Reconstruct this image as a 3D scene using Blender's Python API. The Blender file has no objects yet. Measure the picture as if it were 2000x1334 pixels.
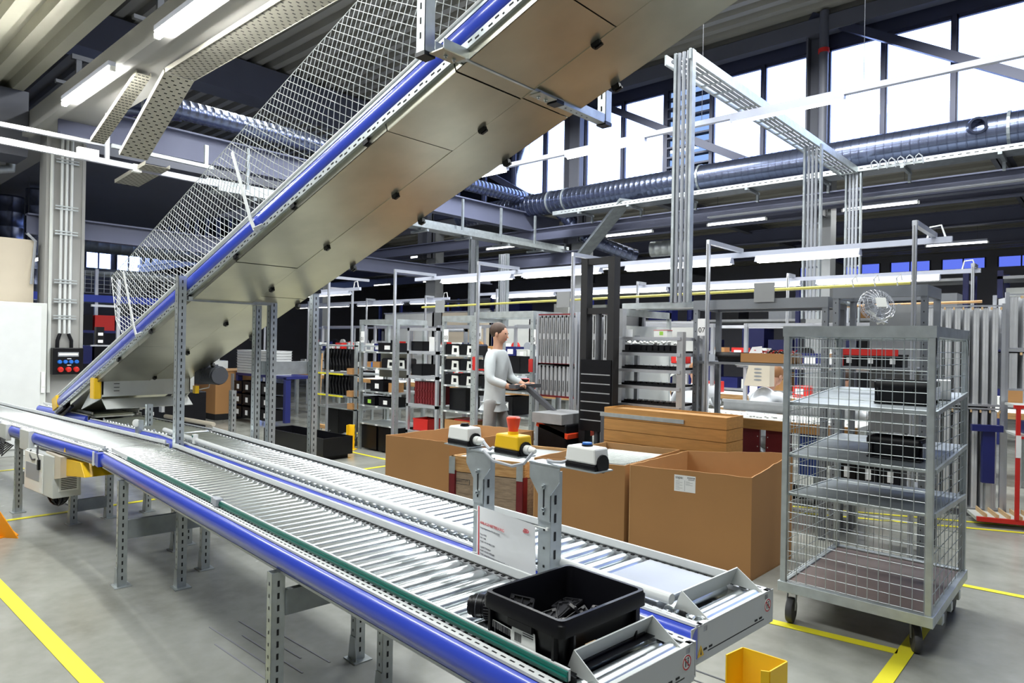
import bpy, bmesh, math, random
from mathutils import Vector, Matrix
random.seed(7)
C = bpy.context.scene.collection
PI = math.pi

# ------------------------------------------------------------------ camera
cam_d = bpy.data.cameras.new('camera')
cam = bpy.data.objects.new('camera', cam_d)
C.objects.link(cam)
cam_d.sensor_width = 36.0
cam_d.lens = 36.0 * 1326.0 / 2000.0
cam_d.clip_end = 200
YAW, PITCH, ROLL = math.radians(41.88), math.radians(0.12), math.radians(1.02)
cam.matrix_world = (Matrix.Translation((0, 0, 1.6)) @ Matrix.Rotation(YAW, 4, 'Z')
                    @ Matrix.Rotation(PI / 2 + PITCH, 4, 'X') @ Matrix.Rotation(ROLL, 4, 'Z'))
bpy.context.scene.camera = cam

# ------------------------------------------------------------------ world, lights, exposure
w = bpy.data.worlds.new('sky')
bpy.context.scene.world = w
w.use_nodes = True
nt = w.node_tree
bg = nt.nodes['Background']
bg.inputs['Color'].default_value = (0.36, 0.50, 1.0, 1)
bg.inputs['Strength'].default_value = 6.0
vs = bpy.context.scene.view_settings
vs.view_transform = 'Standard'
vs.look = 'None'
vs.gamma = 1
vs.use_curve_mapping = False
vs.exposure = 0.32


def area(name, loc, sx, sy, power, color=(0.97, 1, 0.985), rot=(0, 0, 0)):
    l = bpy.data.lights.new(name, 'AREA')
    l.shape = 'RECTANGLE'
    l.size, l.size_y = sx, sy
    l.energy = power
    l.color = color
    o = bpy.data.objects.new(name, l)
    o.location = loc
    o.rotation_euler = rot
    C.objects.link(o)
    return o


# unseen area lights added to light the hall in place of roof lamps
LAMPS = [(-1.5, 0.2, 4.6, 120), (-5.5, 0.2, 4.6, 130), (-10.0, 0.2, 4.6, 120), (3.0, 2.0, 5.6, 110),
         (-1.0, 5.4, 6.6, 260), (-6.0, 5.0, 6.6, 260), (-11.0, 5.6, 6.4, 180), (-2.5, 9.5, 6.6, 380), (-8.0, 9.5, 6.6, 380),
         (-2.5, 15.5, 4.4, 150), (-8.5, 15.5, 4.4, 150), (-15.0, 15.5, 4.4, 120), (-17.0, 6.0, 5.5, 60)]
for i, (x, y, z, p) in enumerate(LAMPS):
    area('hall_fill_light', (x, y, z), 3.6, 0.5, p)


# ------------------------------------------------------------------ materials
def mat(name, col, rough=0.5, metal=0.0, noise=0.0, nscale=20.0, bump=0.0, stretch=None, spec=None, coat=0.0, emit=None, estr=0.0, col2=None):
    m = bpy.data.materials.new(name)
    m.use_nodes = True
    t = m.node_tree
    b = t.nodes['Principled BSDF']
    b.inputs['Base Color'].default_value = (*col, 1)
    b.inputs['Roughness'].default_value = rough
    b.inputs['Metallic'].default_value = metal
    if spec is not None:
        b.inputs['Specular IOR Level'].default_value = spec
    if coat:
        b.inputs['Coat Weight'].default_value = coat
        b.inputs['Coat Roughness'].default_value = 0.08
    if emit:
        b.inputs['Emission Color'].default_value = (*emit, 1)
        b.inputs['Emission Strength'].default_value = estr
    if noise or bump:
        tc = t.nodes.new('ShaderNodeTexCoord')
        mp = t.nodes.new('ShaderNodeMapping')
        if stretch:
            mp.inputs['Scale'].default_value = stretch
        nz = t.nodes.new('ShaderNodeTexNoise')
        nz.inputs['Scale'].default_value = nscale
        nz.inputs['Detail'].default_value = 5
        t.links.new(tc.outputs['Object'], mp.inputs['Vector'])
        t.links.new(mp.outputs['Vector'], nz.inputs['Vector'])
        if noise:
            rp = t.nodes.new('ShaderNodeValToRGB')
            rp.color_ramp.elements[0].position = 0.3
            rp.color_ramp.elements[1].position = 0.7
            c2 = col2 or tuple(min(1, c * (1 + noise)) for c in col)
            c1 = tuple(c * (1 - noise) for c in col) if not col2 else col
            rp.color_ramp.elements[0].color = (*c1, 1)
            rp.color_ramp.elements[1].color = (*c2, 1)
            t.links.new(nz.outputs['Fac'], rp.inputs['Fac'])
            t.links.new(rp.outputs['Color'], b.inputs['Base Color'])
        if bump:
            bp = t.nodes.new('ShaderNodeBump')
            bp.inputs['Strength'].default_value = bump
            bp.inputs['Distance'].default_value = 0.01
            t.links.new(nz.outputs['Fac'], bp.inputs['Height'])
            t.links.new(bp.outputs['Normal'], b.inputs['Normal'])
    return m


M = {}
M['galv'] = mat('galvanised steel', (0.50, 0.54, 0.55), 0.42, 0.75, 0.12, 14)
M['galv_dark'] = mat('dull galvanised steel', (0.30, 0.33, 0.35), 0.5, 0.6, 0.15, 10)
M['belly'] = mat('rolled sheet steel', (0.46, 0.45, 0.37), 0.30, 0.88, 0.16, 2.2, 0.0, (1, 1, 1))
M['roller'] = mat('zinc roller', (0.66, 0.70, 0.72), 0.31, 1.0, 0.06, 8)
M['alu'] = mat('aluminium profile', (0.60, 0.62, 0.67), 0.35, 0.75, 0.04, 6)
M['profile'] = mat('pressed aluminium profile', (0.60, 0.61, 0.63), 0.4, 0.35, 0.06, 8)
M['alu_grey'] = mat('dull aluminium', (0.42, 0.43, 0.45), 0.45, 0.5, 0.1, 8)
M['white_metal'] = mat('white painted steel', (0.66, 0.68, 0.68), 0.38, 0.0, 0.03, 6)
M['light_grey'] = mat('light grey paint', (0.60, 0.62, 0.60), 0.45, 0.0, 0.03, 5)
M['grey'] = mat('grey paint', (0.27, 0.28, 0.29), 0.5, 0.1, 0.05, 5)
M['steel_grey'] = mat('blue grey rack paint', (0.20, 0.215, 0.24), 0.45, 0.2, 0.04, 5)
M['dark_grey'] = mat('dark grey steel', (0.09, 0.095, 0.11), 0.5, 0.3, 0.1, 5)
M['frame_navy'] = mat('window frame paint', (0.035, 0.04, 0.075), 0.4, 0.2)
M['blue'] = mat('blue plastic', (0.035, 0.07, 0.52), 0.3, 0.0, 0.05, 3, coat=0.4)
M['navy'] = mat('dark blue paint', (0.01, 0.015, 0.12), 0.4)
M['mid_blue'] = mat('socket blue', (0.02, 0.16, 0.62), 0.4)
M['green'] = mat('green wear strip', (0.0, 0.13, 0.10), 0.35)
M['black'] = mat('black plastic', (0.004, 0.004, 0.006), 0.36, 0, 0.2, 12, spec=0.3)
M['black_matt'] = mat('matt black', (0.006, 0.006, 0.008), 0.7)
M['rubber'] = mat('grey rubber', (0.05, 0.05, 0.055), 0.6)
M['yellow'] = mat('yellow paint', (0.85, 0.52, 0.01), 0.4, 0, 0.04, 5)
M['orange'] = mat('amber paint', (0.85, 0.30, 0.005), 0.4, 0, 0.04, 5)
M['red'] = mat('red paint', (0.60, 0.02, 0.015), 0.4)
M['orange_red'] = mat('orange red plastic', (0.85, 0.07, 0.02), 0.35)
M['dark_red'] = mat('dark red paint', (0.16, 0.008, 0.012), 0.4, 0, 0.15, 6)
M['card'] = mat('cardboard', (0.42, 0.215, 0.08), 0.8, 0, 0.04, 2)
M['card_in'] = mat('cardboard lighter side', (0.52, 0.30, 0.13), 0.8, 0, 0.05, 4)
M['card_edge'] = mat('cardboard cut edge', (0.62, 0.42, 0.22), 0.8, 0, 0.1, 60)
M['pine'] = mat('pine board', (0.62, 0.38, 0.17), 0.6, 0, 0.1, 5, 0.0, col2=(0.42, 0.21, 0.07), stretch=(1.2, 6, 14))
M['old_wood'] = mat('weathered pine', (0.30, 0.22, 0.15), 0.75, 0, 0.25, 5, 0.1, (1.5, 8, 14))
M['crate'] = mat('orange stained wood', (0.50, 0.25, 0.07), 0.55, 0, 0.12, 5, 0.0, (1.2, 6, 10))
M['deck_board'] = mat('brown film faced board', (0.17, 0.125, 0.115), 0.5, 0, 0.25, 3)
M['white'] = mat('white plastic', (0.82, 0.83, 0.80), 0.4)
M['paper'] = mat('paper', (0.86, 0.87, 0.88), 0.7)
M['ink'] = mat('black ink', (0.03, 0.03, 0.035), 0.7)
M['ink_grey'] = mat('grey ink', (0.22, 0.22, 0.24), 0.7)
M['ink_red'] = mat('red ink', (0.62, 0.04, 0.05), 0.7)
M['lime'] = mat('lime label', (0.35, 0.65, 0.08), 0.6)
M['beige'] = mat('beige panel', (0.62, 0.55, 0.44), 0.75, 0, 0.03, 3)
M['pvc'] = mat('grey pvc', (0.33, 0.35, 0.39), 0.4)
M['deck'] = mat('roof deck steel', (0.46, 0.45, 0.37), 0.5, 0.1, 0.08, 1)
M['deck_low'] = mat('grey roof sheet', (0.30, 0.29, 0.25), 0.6, 0.1, 0.08, 1)
M['beam_blue'] = mat('beam paint with sky tint', (0.115, 0.125, 0.19), 0.5, 0.1, 0.04, 2)  # blue grey paint, pushed bluer for the skylight it reflects
M['beam'] = mat('beam paint', (0.33, 0.33, 0.32), 0.6, 0, 0.03, 2)
M['beam_dark'] = mat('dark beam paint', (0.10, 0.105, 0.13), 0.5, 0.1, 0.05, 2)
M['duct'] = mat('duct steel with sky tint', (0.16, 0.185, 0.28), 0.26, 0.9, 0.1, 6)  # blue of the reflected skylight is put into the steel colour
M['wall'] = mat('grey wall', (0.25, 0.25, 0.28), 0.8, 0, 0.05, 1)
M['skin'] = mat('skin', (0.50, 0.27, 0.18), 0.55)
M['hair'] = mat('brown hair', (0.05, 0.025, 0.015), 0.6)
M['hair_light'] = mat('auburn hair', (0.25, 0.11, 0.04), 0.6)
M['shirt'] = mat('pale grey shirt', (0.50, 0.54, 0.56), 0.85, 0, 0.05, 12)
M['trousers'] = mat('grey work trousers', (0.33, 0.33, 0.33), 0.85, 0, 0.08, 9)
M['coat'] = mat('white work coat', (0.80, 0.83, 0.88), 0.85)
M['jeans'] = mat('blue denim', (0.03, 0.06, 0.25), 0.85, 0, 0.2, 30)
M['orange_label'] = mat('orange plastic', (0.9, 0.25, 0.01), 0.5)
M['tape'] = mat('yellow tape', (0.80, 0.72, 0.03), 0.5)
M['bamboo'] = mat('yellow tube', (0.55, 0.50, 0.12), 0.4)
M['mesh'] = mat('white coated wire', (0.62, 0.65, 0.64), 0.35, 0.4)
M['cable'] = mat('grey cable', (0.40, 0.42, 0.46), 0.5)
M['lampwhite'] = mat('lamp housing', (0.52, 0.55, 0.66), 0.4)
M['tray_paint'] = mat('grey painted tray', (0.34, 0.33, 0.28), 0.5, 0.1)
M['plate'] = mat('transfer plate steel', (0.36, 0.38, 0.42), 0.42, 0.6, 0.08, 4)
M['tube_hot'] = mat('bright tube', (1, 1, 1), 0.5, emit=(1.0, 0.99, 0.93), estr=190)
M['tube'] = mat('lit tube', (1, 1, 1), 0.5, emit=(1.0, 0.99, 0.93), estr=9)
M['tube_far'] = mat('lit tube far', (1, 1, 1), 0.5, emit=(1.0, 0.99, 0.93), estr=6)
M['amber_lit'] = mat('amber plastic', (0.75, 0.5, 0.1), 0.4)
M['turq'] = mat('turquoise liquid', (0.15, 0.6, 0.5), 0.2)

# floor material: concrete with stains and a light polish
def floor_mat():
    m = bpy.data.materials.new('polished concrete')
    m.use_nodes = True
    t = m.node_tree
    b = t.nodes['Principled BSDF']
    tc = t.nodes.new('ShaderNodeTexCoord')
    n1 = t.nodes.new('ShaderNodeTexNoise'); n1.inputs['Scale'].default_value = 0.9; n1.inputs['Detail'].default_value = 8; n1.inputs['Roughness'].default_value = 0.62
    n2 = t.nodes.new('ShaderNodeTexNoise'); n2.inputs['Scale'].default_value = 7; n2.inputs['Detail'].default_value = 8
    mx = t.nodes.new('ShaderNodeMath'); mx.operation = 'MULTIPLY_ADD'; mx.inputs[1].default_value = 0.35
    t.links.new(tc.outputs['Object'], n1.inputs['Vector'])
    t.links.new(tc.outputs['Object'], n2.inputs['Vector'])
    t.links.new(n2.outputs['Fac'], mx.inputs[0])
    t.links.new(n1.outputs['Fac'], mx.inputs[2])
    rp = t.nodes.new('ShaderNodeValToRGB')
    e = rp.color_ramp.elements
    e[0].position = 0.46; e[0].color = (0.185, 0.185, 0.16, 1)
    e[1].position = 0.84; e[1].color = (0.34, 0.345, 0.315, 1)
    mid = rp.color_ramp.elements.new(0.64); mid.color = (0.27, 0.275, 0.245, 1)
    t.links.new(mx.outputs[0], rp.inputs['Fac'])
    t.links.new(rp.outputs['Color'], b.inputs['Base Color'])
    r2 = t.nodes.new('ShaderNodeMapRange'); r2.inputs['To Min'].default_value = 0.14; r2.inputs['To Max'].default_value = 0.34
    t.links.new(n1.outputs['Fac'], r2.inputs['Value'])
    t.links.new(r2.outputs[0], b.inputs['Roughness'])
    return m
M['floor'] = floor_mat()


def glass_mat(nm='window glass', tint=(1, 1, 1)):
    m = bpy.data.materials.new(nm)
    m.use_nodes = True
    t = m.node_tree
    t.nodes.clear()
    out = t.nodes.new('ShaderNodeOutputMaterial')
    tr = t.nodes.new('ShaderNodeBsdfTransparent'); tr.inputs['Color'].default_value = (*tint, 1)
    gl = t.nodes.new('ShaderNodeBsdfGlossy'); gl.inputs['Roughness'].default_value = 0.02
    fr = t.nodes.new('ShaderNodeFresnel'); fr.inputs['IOR'].default_value = 1.45
    mx = t.nodes.new('ShaderNodeMixShader')
    t.links.new(fr.outputs[0], mx.inputs[0]); t.links.new(tr.outputs[0], mx.inputs[1]); t.links.new(gl.outputs[0], mx.inputs[2])
    t.links.new(mx.outputs[0], out.inputs['Surface'])
    return m
M['glass'] = glass_mat()
M['glass_dusk'] = glass_mat('glass with dusk sky tint', (0.23, 0.24, 0.36))  # tint stands in for the blue dusk light behind the far windows
M['glass_dim_sky'] = glass_mat('glass with dimmed sky tint', (0.36, 0.39, 0.38))  # tint dims the sky behind the louvred bay to a light blue

# ------------------------------------------------------------------ mesh helpers
I4 = Matrix.Identity(4)
RM = {}


def frame(loc, rz=0.0):
    return Matrix.Translation(loc) @ Matrix.Rotation(rz, 4, 'Z')


def axes(o, x, y, z):
    m = Matrix.Identity(4)
    for i in range(3):
        m[i][0] = x[i]; m[i][1] = y[i]; m[i][2] = z[i]; m[i][3] = o[i]
    return m


class MB:
    def __init__(s, F=None):
        s.v = []; s.f = []; s.F = F or I4; s.prims = []

    def add(s, vs_, fs):
        n = len(s.v)
        s.prims.append((n, len(vs_), len(s.f), len(fs)))
        s.v.extend([s.F @ Vector(p) for p in vs_])
        s.f.extend([tuple(i + n for i in f) for f in fs])
        return s

    def box(s, x0, x1, y0, y1, z0, z1):
        return s.add([(x0, y0, z0), (x1, y0, z0), (x1, y1, z0), (x0, y1, z0), (x0, y0, z1), (x1, y0, z1), (x1, y1, z1), (x0, y1, z1)],
                     [(0, 3, 2, 1), (4, 5, 6, 7), (0, 1, 5, 4), (1, 2, 6, 5), (2, 3, 7, 6), (3, 0, 4, 7)])

    def bar(s, p, q, w, h=None, up=(0, 0, 1)):
        p = Vector(p); q = Vector(q); h = h or w
        d = (q - p).normalized(); up = Vector(up)
        if abs(d.dot(up)) > 0.98:
            up = Vector((1, 0, 0))
        a = d.cross(up).normalized() * (w / 2); b = a.cross(d).normalized() * (h / 2)
        vs_ = [p - a - b, p + a - b, p + a + b, p - a + b, q - a - b, q + a - b, q + a + b, q - a + b]
        return s.add(vs_, [(0, 3, 2, 1), (4, 5, 6, 7), (0, 1, 5, 4), (1, 2, 6, 5), (2, 3, 7, 6), (3, 0, 4, 7)])

    def path(s, pts, r, n=6, closed=False, caps=True):
        pts = [Vector(p) for p in pts]; k = len(pts)
        rs = r if isinstance(r, (list, tuple)) else [r] * k
        vs_ = []; fs = []
        prev = None
        for i, p in enumerate(pts):
            if i == 0: d = pts[1] - p
            elif i == k - 1: d = p - pts[i - 1]
            else: d = (pts[i + 1] - p).normalized() + (p - pts[i - 1]).normalized()
            if d.length < 1e-9: d = Vector((0, 0, 1))
            d.normalize()
            if prev is None:
                a = d.orthogonal().normalized()
            else:
                a = prev - d * prev.dot(d)
                if a.length < 1e-6: a = d.orthogonal()
                a.normalize()
            prev = a
            b = d.cross(a)
            for j in range(n):
                t = 2 * PI * j / n
                vs_.append(p + (a * math.cos(t) + b * math.sin(t)) * rs[i])
        for i in range(k - 1):
            for j in range(n):
                fs.append((i * n + j, i * n + (j + 1) % n, (i + 1) * n + (j + 1) % n, (i + 1) * n + j))
        if caps:
            fs.append(tuple(range(n - 1, -1, -1)))
            fs.append(tuple((k - 1) * n + j for j in range(n)))
        return s.add(vs_, fs)

    def tube(s, p, q, r, n=8, r2=None):
        return s.path([p, q], [r, r if r2 is None else r2], n)

    def prism(s, poly, o, ax, ay, az):
        o = Vector(o); ax = Vector(ax); ay = Vector(ay); az = Vector(az); n = len(poly)
        vs_ = [o + ax * a + ay * b for a, b in poly] + [o + ax * a + ay * b + az for a, b in poly]
        fs = [tuple(range(n - 1, -1, -1)), tuple(range(n, 2 * n))] + [(i, (i + 1) % n, n + (i + 1) % n, n + i) for i in range(n)]
        return s.add(vs_, fs)

    def quad(s, a, b, c, d):
        return s.add([a, b, c, d], [(0, 1, 2, 3)])

    def slab(s, a, b, c, d, t):
        a, b, c, d = map(Vector, (a, b, c, d)); n = (b - a).cross(d - a).normalized() * t
        return s.add([a, b, c, d, a + n, b + n, c + n, d + n], [(0, 3, 2, 1), (4, 5, 6, 7), (0, 1, 5, 4), (1, 2, 6, 5), (2, 3, 7, 6), (3, 0, 4, 7)])

    def rev(s, prof, o, axis, n=16):
        o = Vector(o); d = Vector(axis).normalized(); a = d.orthogonal().normalized(); b = d.cross(a)
        vs_ = []; fs = []; k = len(prof)
        for r, h in prof:
            for j in range(n):
                t = 2 * PI * j / n
                vs_.append(o + d * h + (a * math.cos(t) + b * math.sin(t)) * r)
        for i in range(k - 1):
            for j in range(n):
                fs.append((i * n + j, i * n + (j + 1) % n, (i + 1) * n + (j + 1) % n, (i + 1) * n + j))
        fs.append(tuple(range(n - 1, -1, -1))); fs.append(tuple((k - 1) * n + j for j in range(n)))
        return s.add(vs_, fs)

    def ell(s, c, rx, ry, rz, nu=10, nv=7):
        vs_ = []; fs = []
        for i in range(nv + 1):
            ph = PI * i / nv
            for j in range(nu):
                t = 2 * PI * j / nu
                vs_.append((c[0] + rx * math.sin(ph) * math.cos(t), c[1] + ry * math.sin(ph) * math.sin(t), c[2] + rz * math.cos(ph)))
        for i in range(nv):
            for j in range(nu):
                fs.append((i * nu + j, (i + 1) * nu + j, (i + 1) * nu + (j + 1) % nu, i * nu + (j + 1) % nu))
        return s.add(vs_, fs)

    def mesh(s, name, inv=None, smooth=False):
        me = bpy.data.meshes.new(name)
        vs_ = [inv @ v for v in s.v] if inv is not None else s.v
        me.from_pydata([tuple(v) for v in vs_], [], s.f)
        me.validate()
        bm = bmesh.new(); bm.from_mesh(me)
        bmesh.ops.recalc_face_normals(bm, faces=bm.faces)
        bm.to_mesh(me); bm.free()
        if smooth:
            me.polygons.foreach_set('use_smooth', [True] * len(me.polygons))
            try:
                me.set_sharp_from_angle(angle=math.radians(40))
            except Exception:
                pass
        me.update()
        return me


def thing(name, label, cat, loc=(0, 0, 0), rz=0.0, group=None):
    o = bpy.data.objects.new(name, None)
    o.empty_display_size = 0.1
    o.location = loc; o.rotation_euler = (0, 0, rz)
    o['label'] = label; o['category'] = cat
    if group: o['group'] = group
    C.objects.link(o)
    RM[o.name] = frame(loc, rz)
    return o


SPLIT = {'gusset', 'corner_rib', 'bearing_cheek', 'grip', 'corner_gusset', 'post', 'upright', 'side_rail', 'carrier_beam', 'cover_rail', 'bearing_strip',
         'clamp_bar', 'cable_tie', 'suspension', 'bolt', 'bolts', 'end_cap', 'roof_clamp', 'red_bracket', 'tail_housing', 'cable_tail', 'forks', 'bracket', 'rail_joint', 'yellow_tape', 'hinge', 'joint_ring', 'rim', 'sticker', 'guide_bracket'}


def part(mb, name, m, parent=None, smooth=False, label=None, kind=None, bevel=0, whole=False):
    if name in SPLIT and not whole and len(mb.prims) > 1:
        for (v0, nv, f0, nf) in mb.prims:
            q = MB(); q.v = mb.v[v0:v0 + nv]; q.f = [tuple(i - v0 for i in f) for f in mb.f[f0:f0 + nf]]
            o = part(q, name, m, parent, smooth, label, kind, bevel, True)
        return o
    inv = RM[parent.name].inverted() if parent else None
    me = mb.mesh(name, inv, smooth)
    me.materials.append(M[m])
    o = bpy.data.objects.new(name, me)
    C.objects.link(o)
    if parent:
        o.parent = parent
        RM[o.name] = RM[parent.name]
    else:
        RM[o.name] = I4
    if label: o['label'] = label
    if kind: o['kind'] = kind
    if bevel:
        b = o.modifiers.new('bevel', 'BEVEL'); b.width = bevel; b.segments = 2; b.limit_method = 'ANGLE'
    return o


def solo(mb, name, m, label, cat, group=None, smooth=False, bevel=0, kind=None):
    xs = [v.x for v in mb.v]; ys = [v.y for v in mb.v]; zs = [v.z for v in mb.v]
    c = Vector(((min(xs) + max(xs)) / 2, (min(ys) + max(ys)) / 2, min(zs)))
    me = mb.mesh(name, Matrix.Translation(-c), smooth)
    me.materials.append(M[m])
    o = bpy.data.objects.new(name, me); o.location = c
    C.objects.link(o)
    RM[o.name] = Matrix.Translation(c)
    if label: o['label'] = label
    if cat: o['category'] = cat
    if group: o['group'] = group
    if kind: o['kind'] = kind
    if bevel:
        b = o.modifiers.new('bevel', 'BEVEL'); b.width = bevel; b.segments = 2; b.limit_method = 'ANGLE'
    return o


def struct(mb, name, m, parent=None, smooth=False):
    return part(mb, name, m, parent, smooth, kind='structure')


def piece(me, name, parent, Mw, label=None):
    o = bpy.data.objects.new(name, me)
    C.objects.link(o)
    o.parent = parent
    o.matrix_local = RM[parent.name].inverted() @ Mw
    if label: o['label'] = label
    return o


def me_of(mb, name, m, smooth=False):
    me = mb.mesh(name, None, smooth); me.materials.append(M[m]); return me


def dup(root, dloc, label=None, drz=0.0):
    r = root.copy(); C.objects.link(r)
    r.location = Vector(root.location) + Vector(dloc)
    r.rotation_euler = (0, 0, root.rotation_euler[2] + drz)
    if label: r['label'] = label
    RM[r.name] = frame(r.location, r.rotation_euler[2])
    for ch in list(root.children):
        c = ch.copy(); C.objects.link(c); c.parent = r
        RM[c.name] = RM[r.name]
        for g in list(ch.children):
            d = g.copy(); C.objects.link(d); d.parent = c
    return r


def text(s, size, Mw, m, parent, name='lettering', align='LEFT', label=None):
    cu = bpy.data.curves.new(name, 'FONT')
    cu.body = s; cu.size = size; cu.extrude = 0.0003; cu.align_x = align
    cu.materials.append(M[m])
    o = bpy.data.objects.new(name, cu)
    C.objects.link(o)
    me = bpy.data.meshes.new_from_object(o)
    bpy.data.objects.remove(o)
    o = bpy.data.objects.new(name, me)
    C.objects.link(o)
    o.parent = parent
    o.matrix_local = RM[parent.name].inverted() @ Mw
    return o


def holes(mb, p, q, n, sx, sy, nrm, up):
    """n dark slots from p to q on a face with normal nrm; sx along, sy across"""
    p = Vector(p); q = Vector(q); d = (q - p).normalized(); nrm = Vector(nrm).normalized(); up = d.cross(nrm)
    for i in range(n):
        c = p + (q - p) * ((i + 0.5) / n) + nrm * 0.0012
        a = d * sx / 2; b = up * sy / 2
        mb.quad(c - a - b, c + a - b, c + a + b, c - a + b)


def slotted_post(parent, x, y, z0, z1, wx=0.045, wy=0.055, F=None, mat_='galv', foot=True, name='leg'):
    """perforated upright with slots on the two near faces and a foot bracket"""
    mb = MB(F)
    t = 0.003
    mb.box(x - wx / 2, x - wx / 2 + wx, y - wy / 2, y - wy / 2 + t, z0, z1)
    mb.box(x - wx / 2, x - wx / 2 + t, y - wy / 2, y + wy / 2, z0, z1)
    mb.box(x + wx / 2 - t, x + wx / 2, y - wy / 2, y + wy / 2, z0, z1)
    leg = part(mb, name, mat_, parent, whole=True)
    h = MB(F)
    n = max(2, int((z1 - z0) / 0.05))
    holes(h, (x, y - wy / 2, z0 + 0.03), (x, y - wy / 2, z1 - 0.02), n, 0.014, 0.007, (0, -1, 0), None)
    holes(h, (x + wx / 2, y, z0 + 0.03), (x + wx / 2, y, z1 - 0.02), n, 0.024, 0.009, (1, 0, 0), None)
    part(h, 'slots', 'black_matt', leg, kind='stuff')
    if foot:
        f = MB(F)
        f.box(x - 0.05, x + 0.06, y - 0.05, y + 0.05, z0, z0 + 0.005)
        f.prism([(-0.04, 0), (0.04, 0), (0.022, 0.12), (-0.022, 0.12)], (x, y - wy / 2 - 0.004, z0), (1, 0, 0), (0, 0, 1), (0, 0.003, 0))
        part(f, 'foot_bracket', mat_, leg)
    return leg

# ================================================================== SETTING
XL, XR, YB, YF = -36.0, 7.0, -7.0, 28.0
floor = struct(MB().box(XL, XR, YB, YF, -0.1, 0.0), 'floor', 'floor')


def corrugated(x0, x1, y0, y1, z, pitch, depth, name, m):
    mb = MB(); prof = []; y = y0; k = 0
    while y < y1:
        for f, dz in ((0, 0), (0.42, 0), (0.5, depth), (0.92, depth)):
            if y + f * pitch <= y1: prof.append((y + f * pitch, z + dz))
        y += pitch
    vs_ = []
    for (yy, zz) in prof: vs_ += [(x0, yy, zz), (x1, yy, zz)]
    fs = [(2 * i, 2 * i + 1, 2 * i + 3, 2 * i + 2) for i in range(len(prof) - 1)]
    mb.add(vs_, fs)
    return struct(mb, name, m)


ceil_l = corrugated(XL, XR, YB, 2.5, 4.95, 0.30, 0.12, 'ceiling', 'deck')
ceil_m = corrugated(XL, XR, 2.6, 12.9, 7.45, 0.34, 0.12, 'ceiling', 'deck_low')
ceil_r = corrugated(XL, XR, 12.62, YF, 5.02, 0.5, 0.14, 'ceiling', 'deck_low')
struct(MB().box(XL, XR, YB - 0.1, 13.0, 7.75, 7.85), 'ceiling', 'wall')
struct(MB().box(XL, XR, 12.7, YF, 5.18, 5.22), 'ceiling', 'wall')
# outer walls
struct(MB().box(XR, XR + 0.1, YB, 12.7, 0, 7.7), 'wall_right', 'wall')
struct(MB().box(XR, XR + 0.1, 12.7, YF, 0, 5.2), 'wall_right', 'wall')
struct(MB().box(XL, XR, YB - 0.1, YB, 0, 7.7), 'wall_back', 'wall')


def pane_wall(ax, pos, a0, a1, z0, z1, opens, name, m, th=0.12):
    """wall with rectangular openings; ax = 'x' wall runs along X at Y=pos, 'y' runs along Y at X=pos"""
    mb = MB()
    cuts = sorted(opens)
    def bx(p, q, lo, hi):
        if q - p < 1e-4 or hi - lo < 1e-4: return
        if ax == 'x': mb.box(p, q, pos, pos + th, lo, hi)
        else: mb.box(pos - th, pos, p, q, lo, hi)
    a = a0
    for (p, q, lo, hi) in cuts:
        bx(a, p, z0, z1); bx(p, q, z0, lo); bx(p, q, hi, z1); a = q
    bx(a, a1, z0, z1)
    w_ = struct(mb, name, m)
    return w_


# far front wall with a strip of windows
ops = [(-9.6 + i * 1.62, -9.6 + i * 1.62 + 1.3, 4.45, 4.8) for i in range(6)]
pane_wall('x', 27.9, XL, XR, 0, 5.2, ops, 'wall_front', 'wall')
for i, (p, q, lo, hi) in enumerate(ops):
    wo = struct(MB().box(p, p + 0.04, 27.86, 27.9, lo, hi).box(q - 0.04, q, 27.86, 27.9, lo, hi).box((p + q) / 2 - 0.02, (p + q) / 2 + 0.02, 27.86, 27.9, lo, hi), 'window_%d' % (30 + i), 'frame_navy')
    part(MB().box(p, q, 27.94, 27.95, lo, hi), 'pane', 'glass_dusk', wo)
# left end wall with tall window strips
opl = []
for i in range(9):
    opl.append((5.0 + i * 1.3, 5.0 + i * 1.3 + 1.1, 4.6, 6.9) if i < 6 else (5.0 + i * 1.7, 6.1 + i * 1.7, 3.4, 4.8))
pane_wall('y', XL + 0.1, YB, YF, 0, 7.7, opl + [(1.0, 2.2, 2.2, 4.6)], 'wall_left', 'wall')
for i, (p, q, lo, hi) in enumerate(opl):
    wo = struct(MB().box(XL + 0.1, XL + 0.16, p, p + 0.05, lo, hi).box(XL + 0.1, XL + 0.16, (p + q) / 2 - 0.03, (p + q) / 2 + 0.03, lo, hi).box(XL + 0.1, XL + 0.16, p, q, 5.9, 5.97), 'window_%d' % (50 + i), 'frame_navy')
    part(MB().box(XL + 0.04, XL + 0.05, p, q, lo, hi), 'pane', 'glass', wo)

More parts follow.
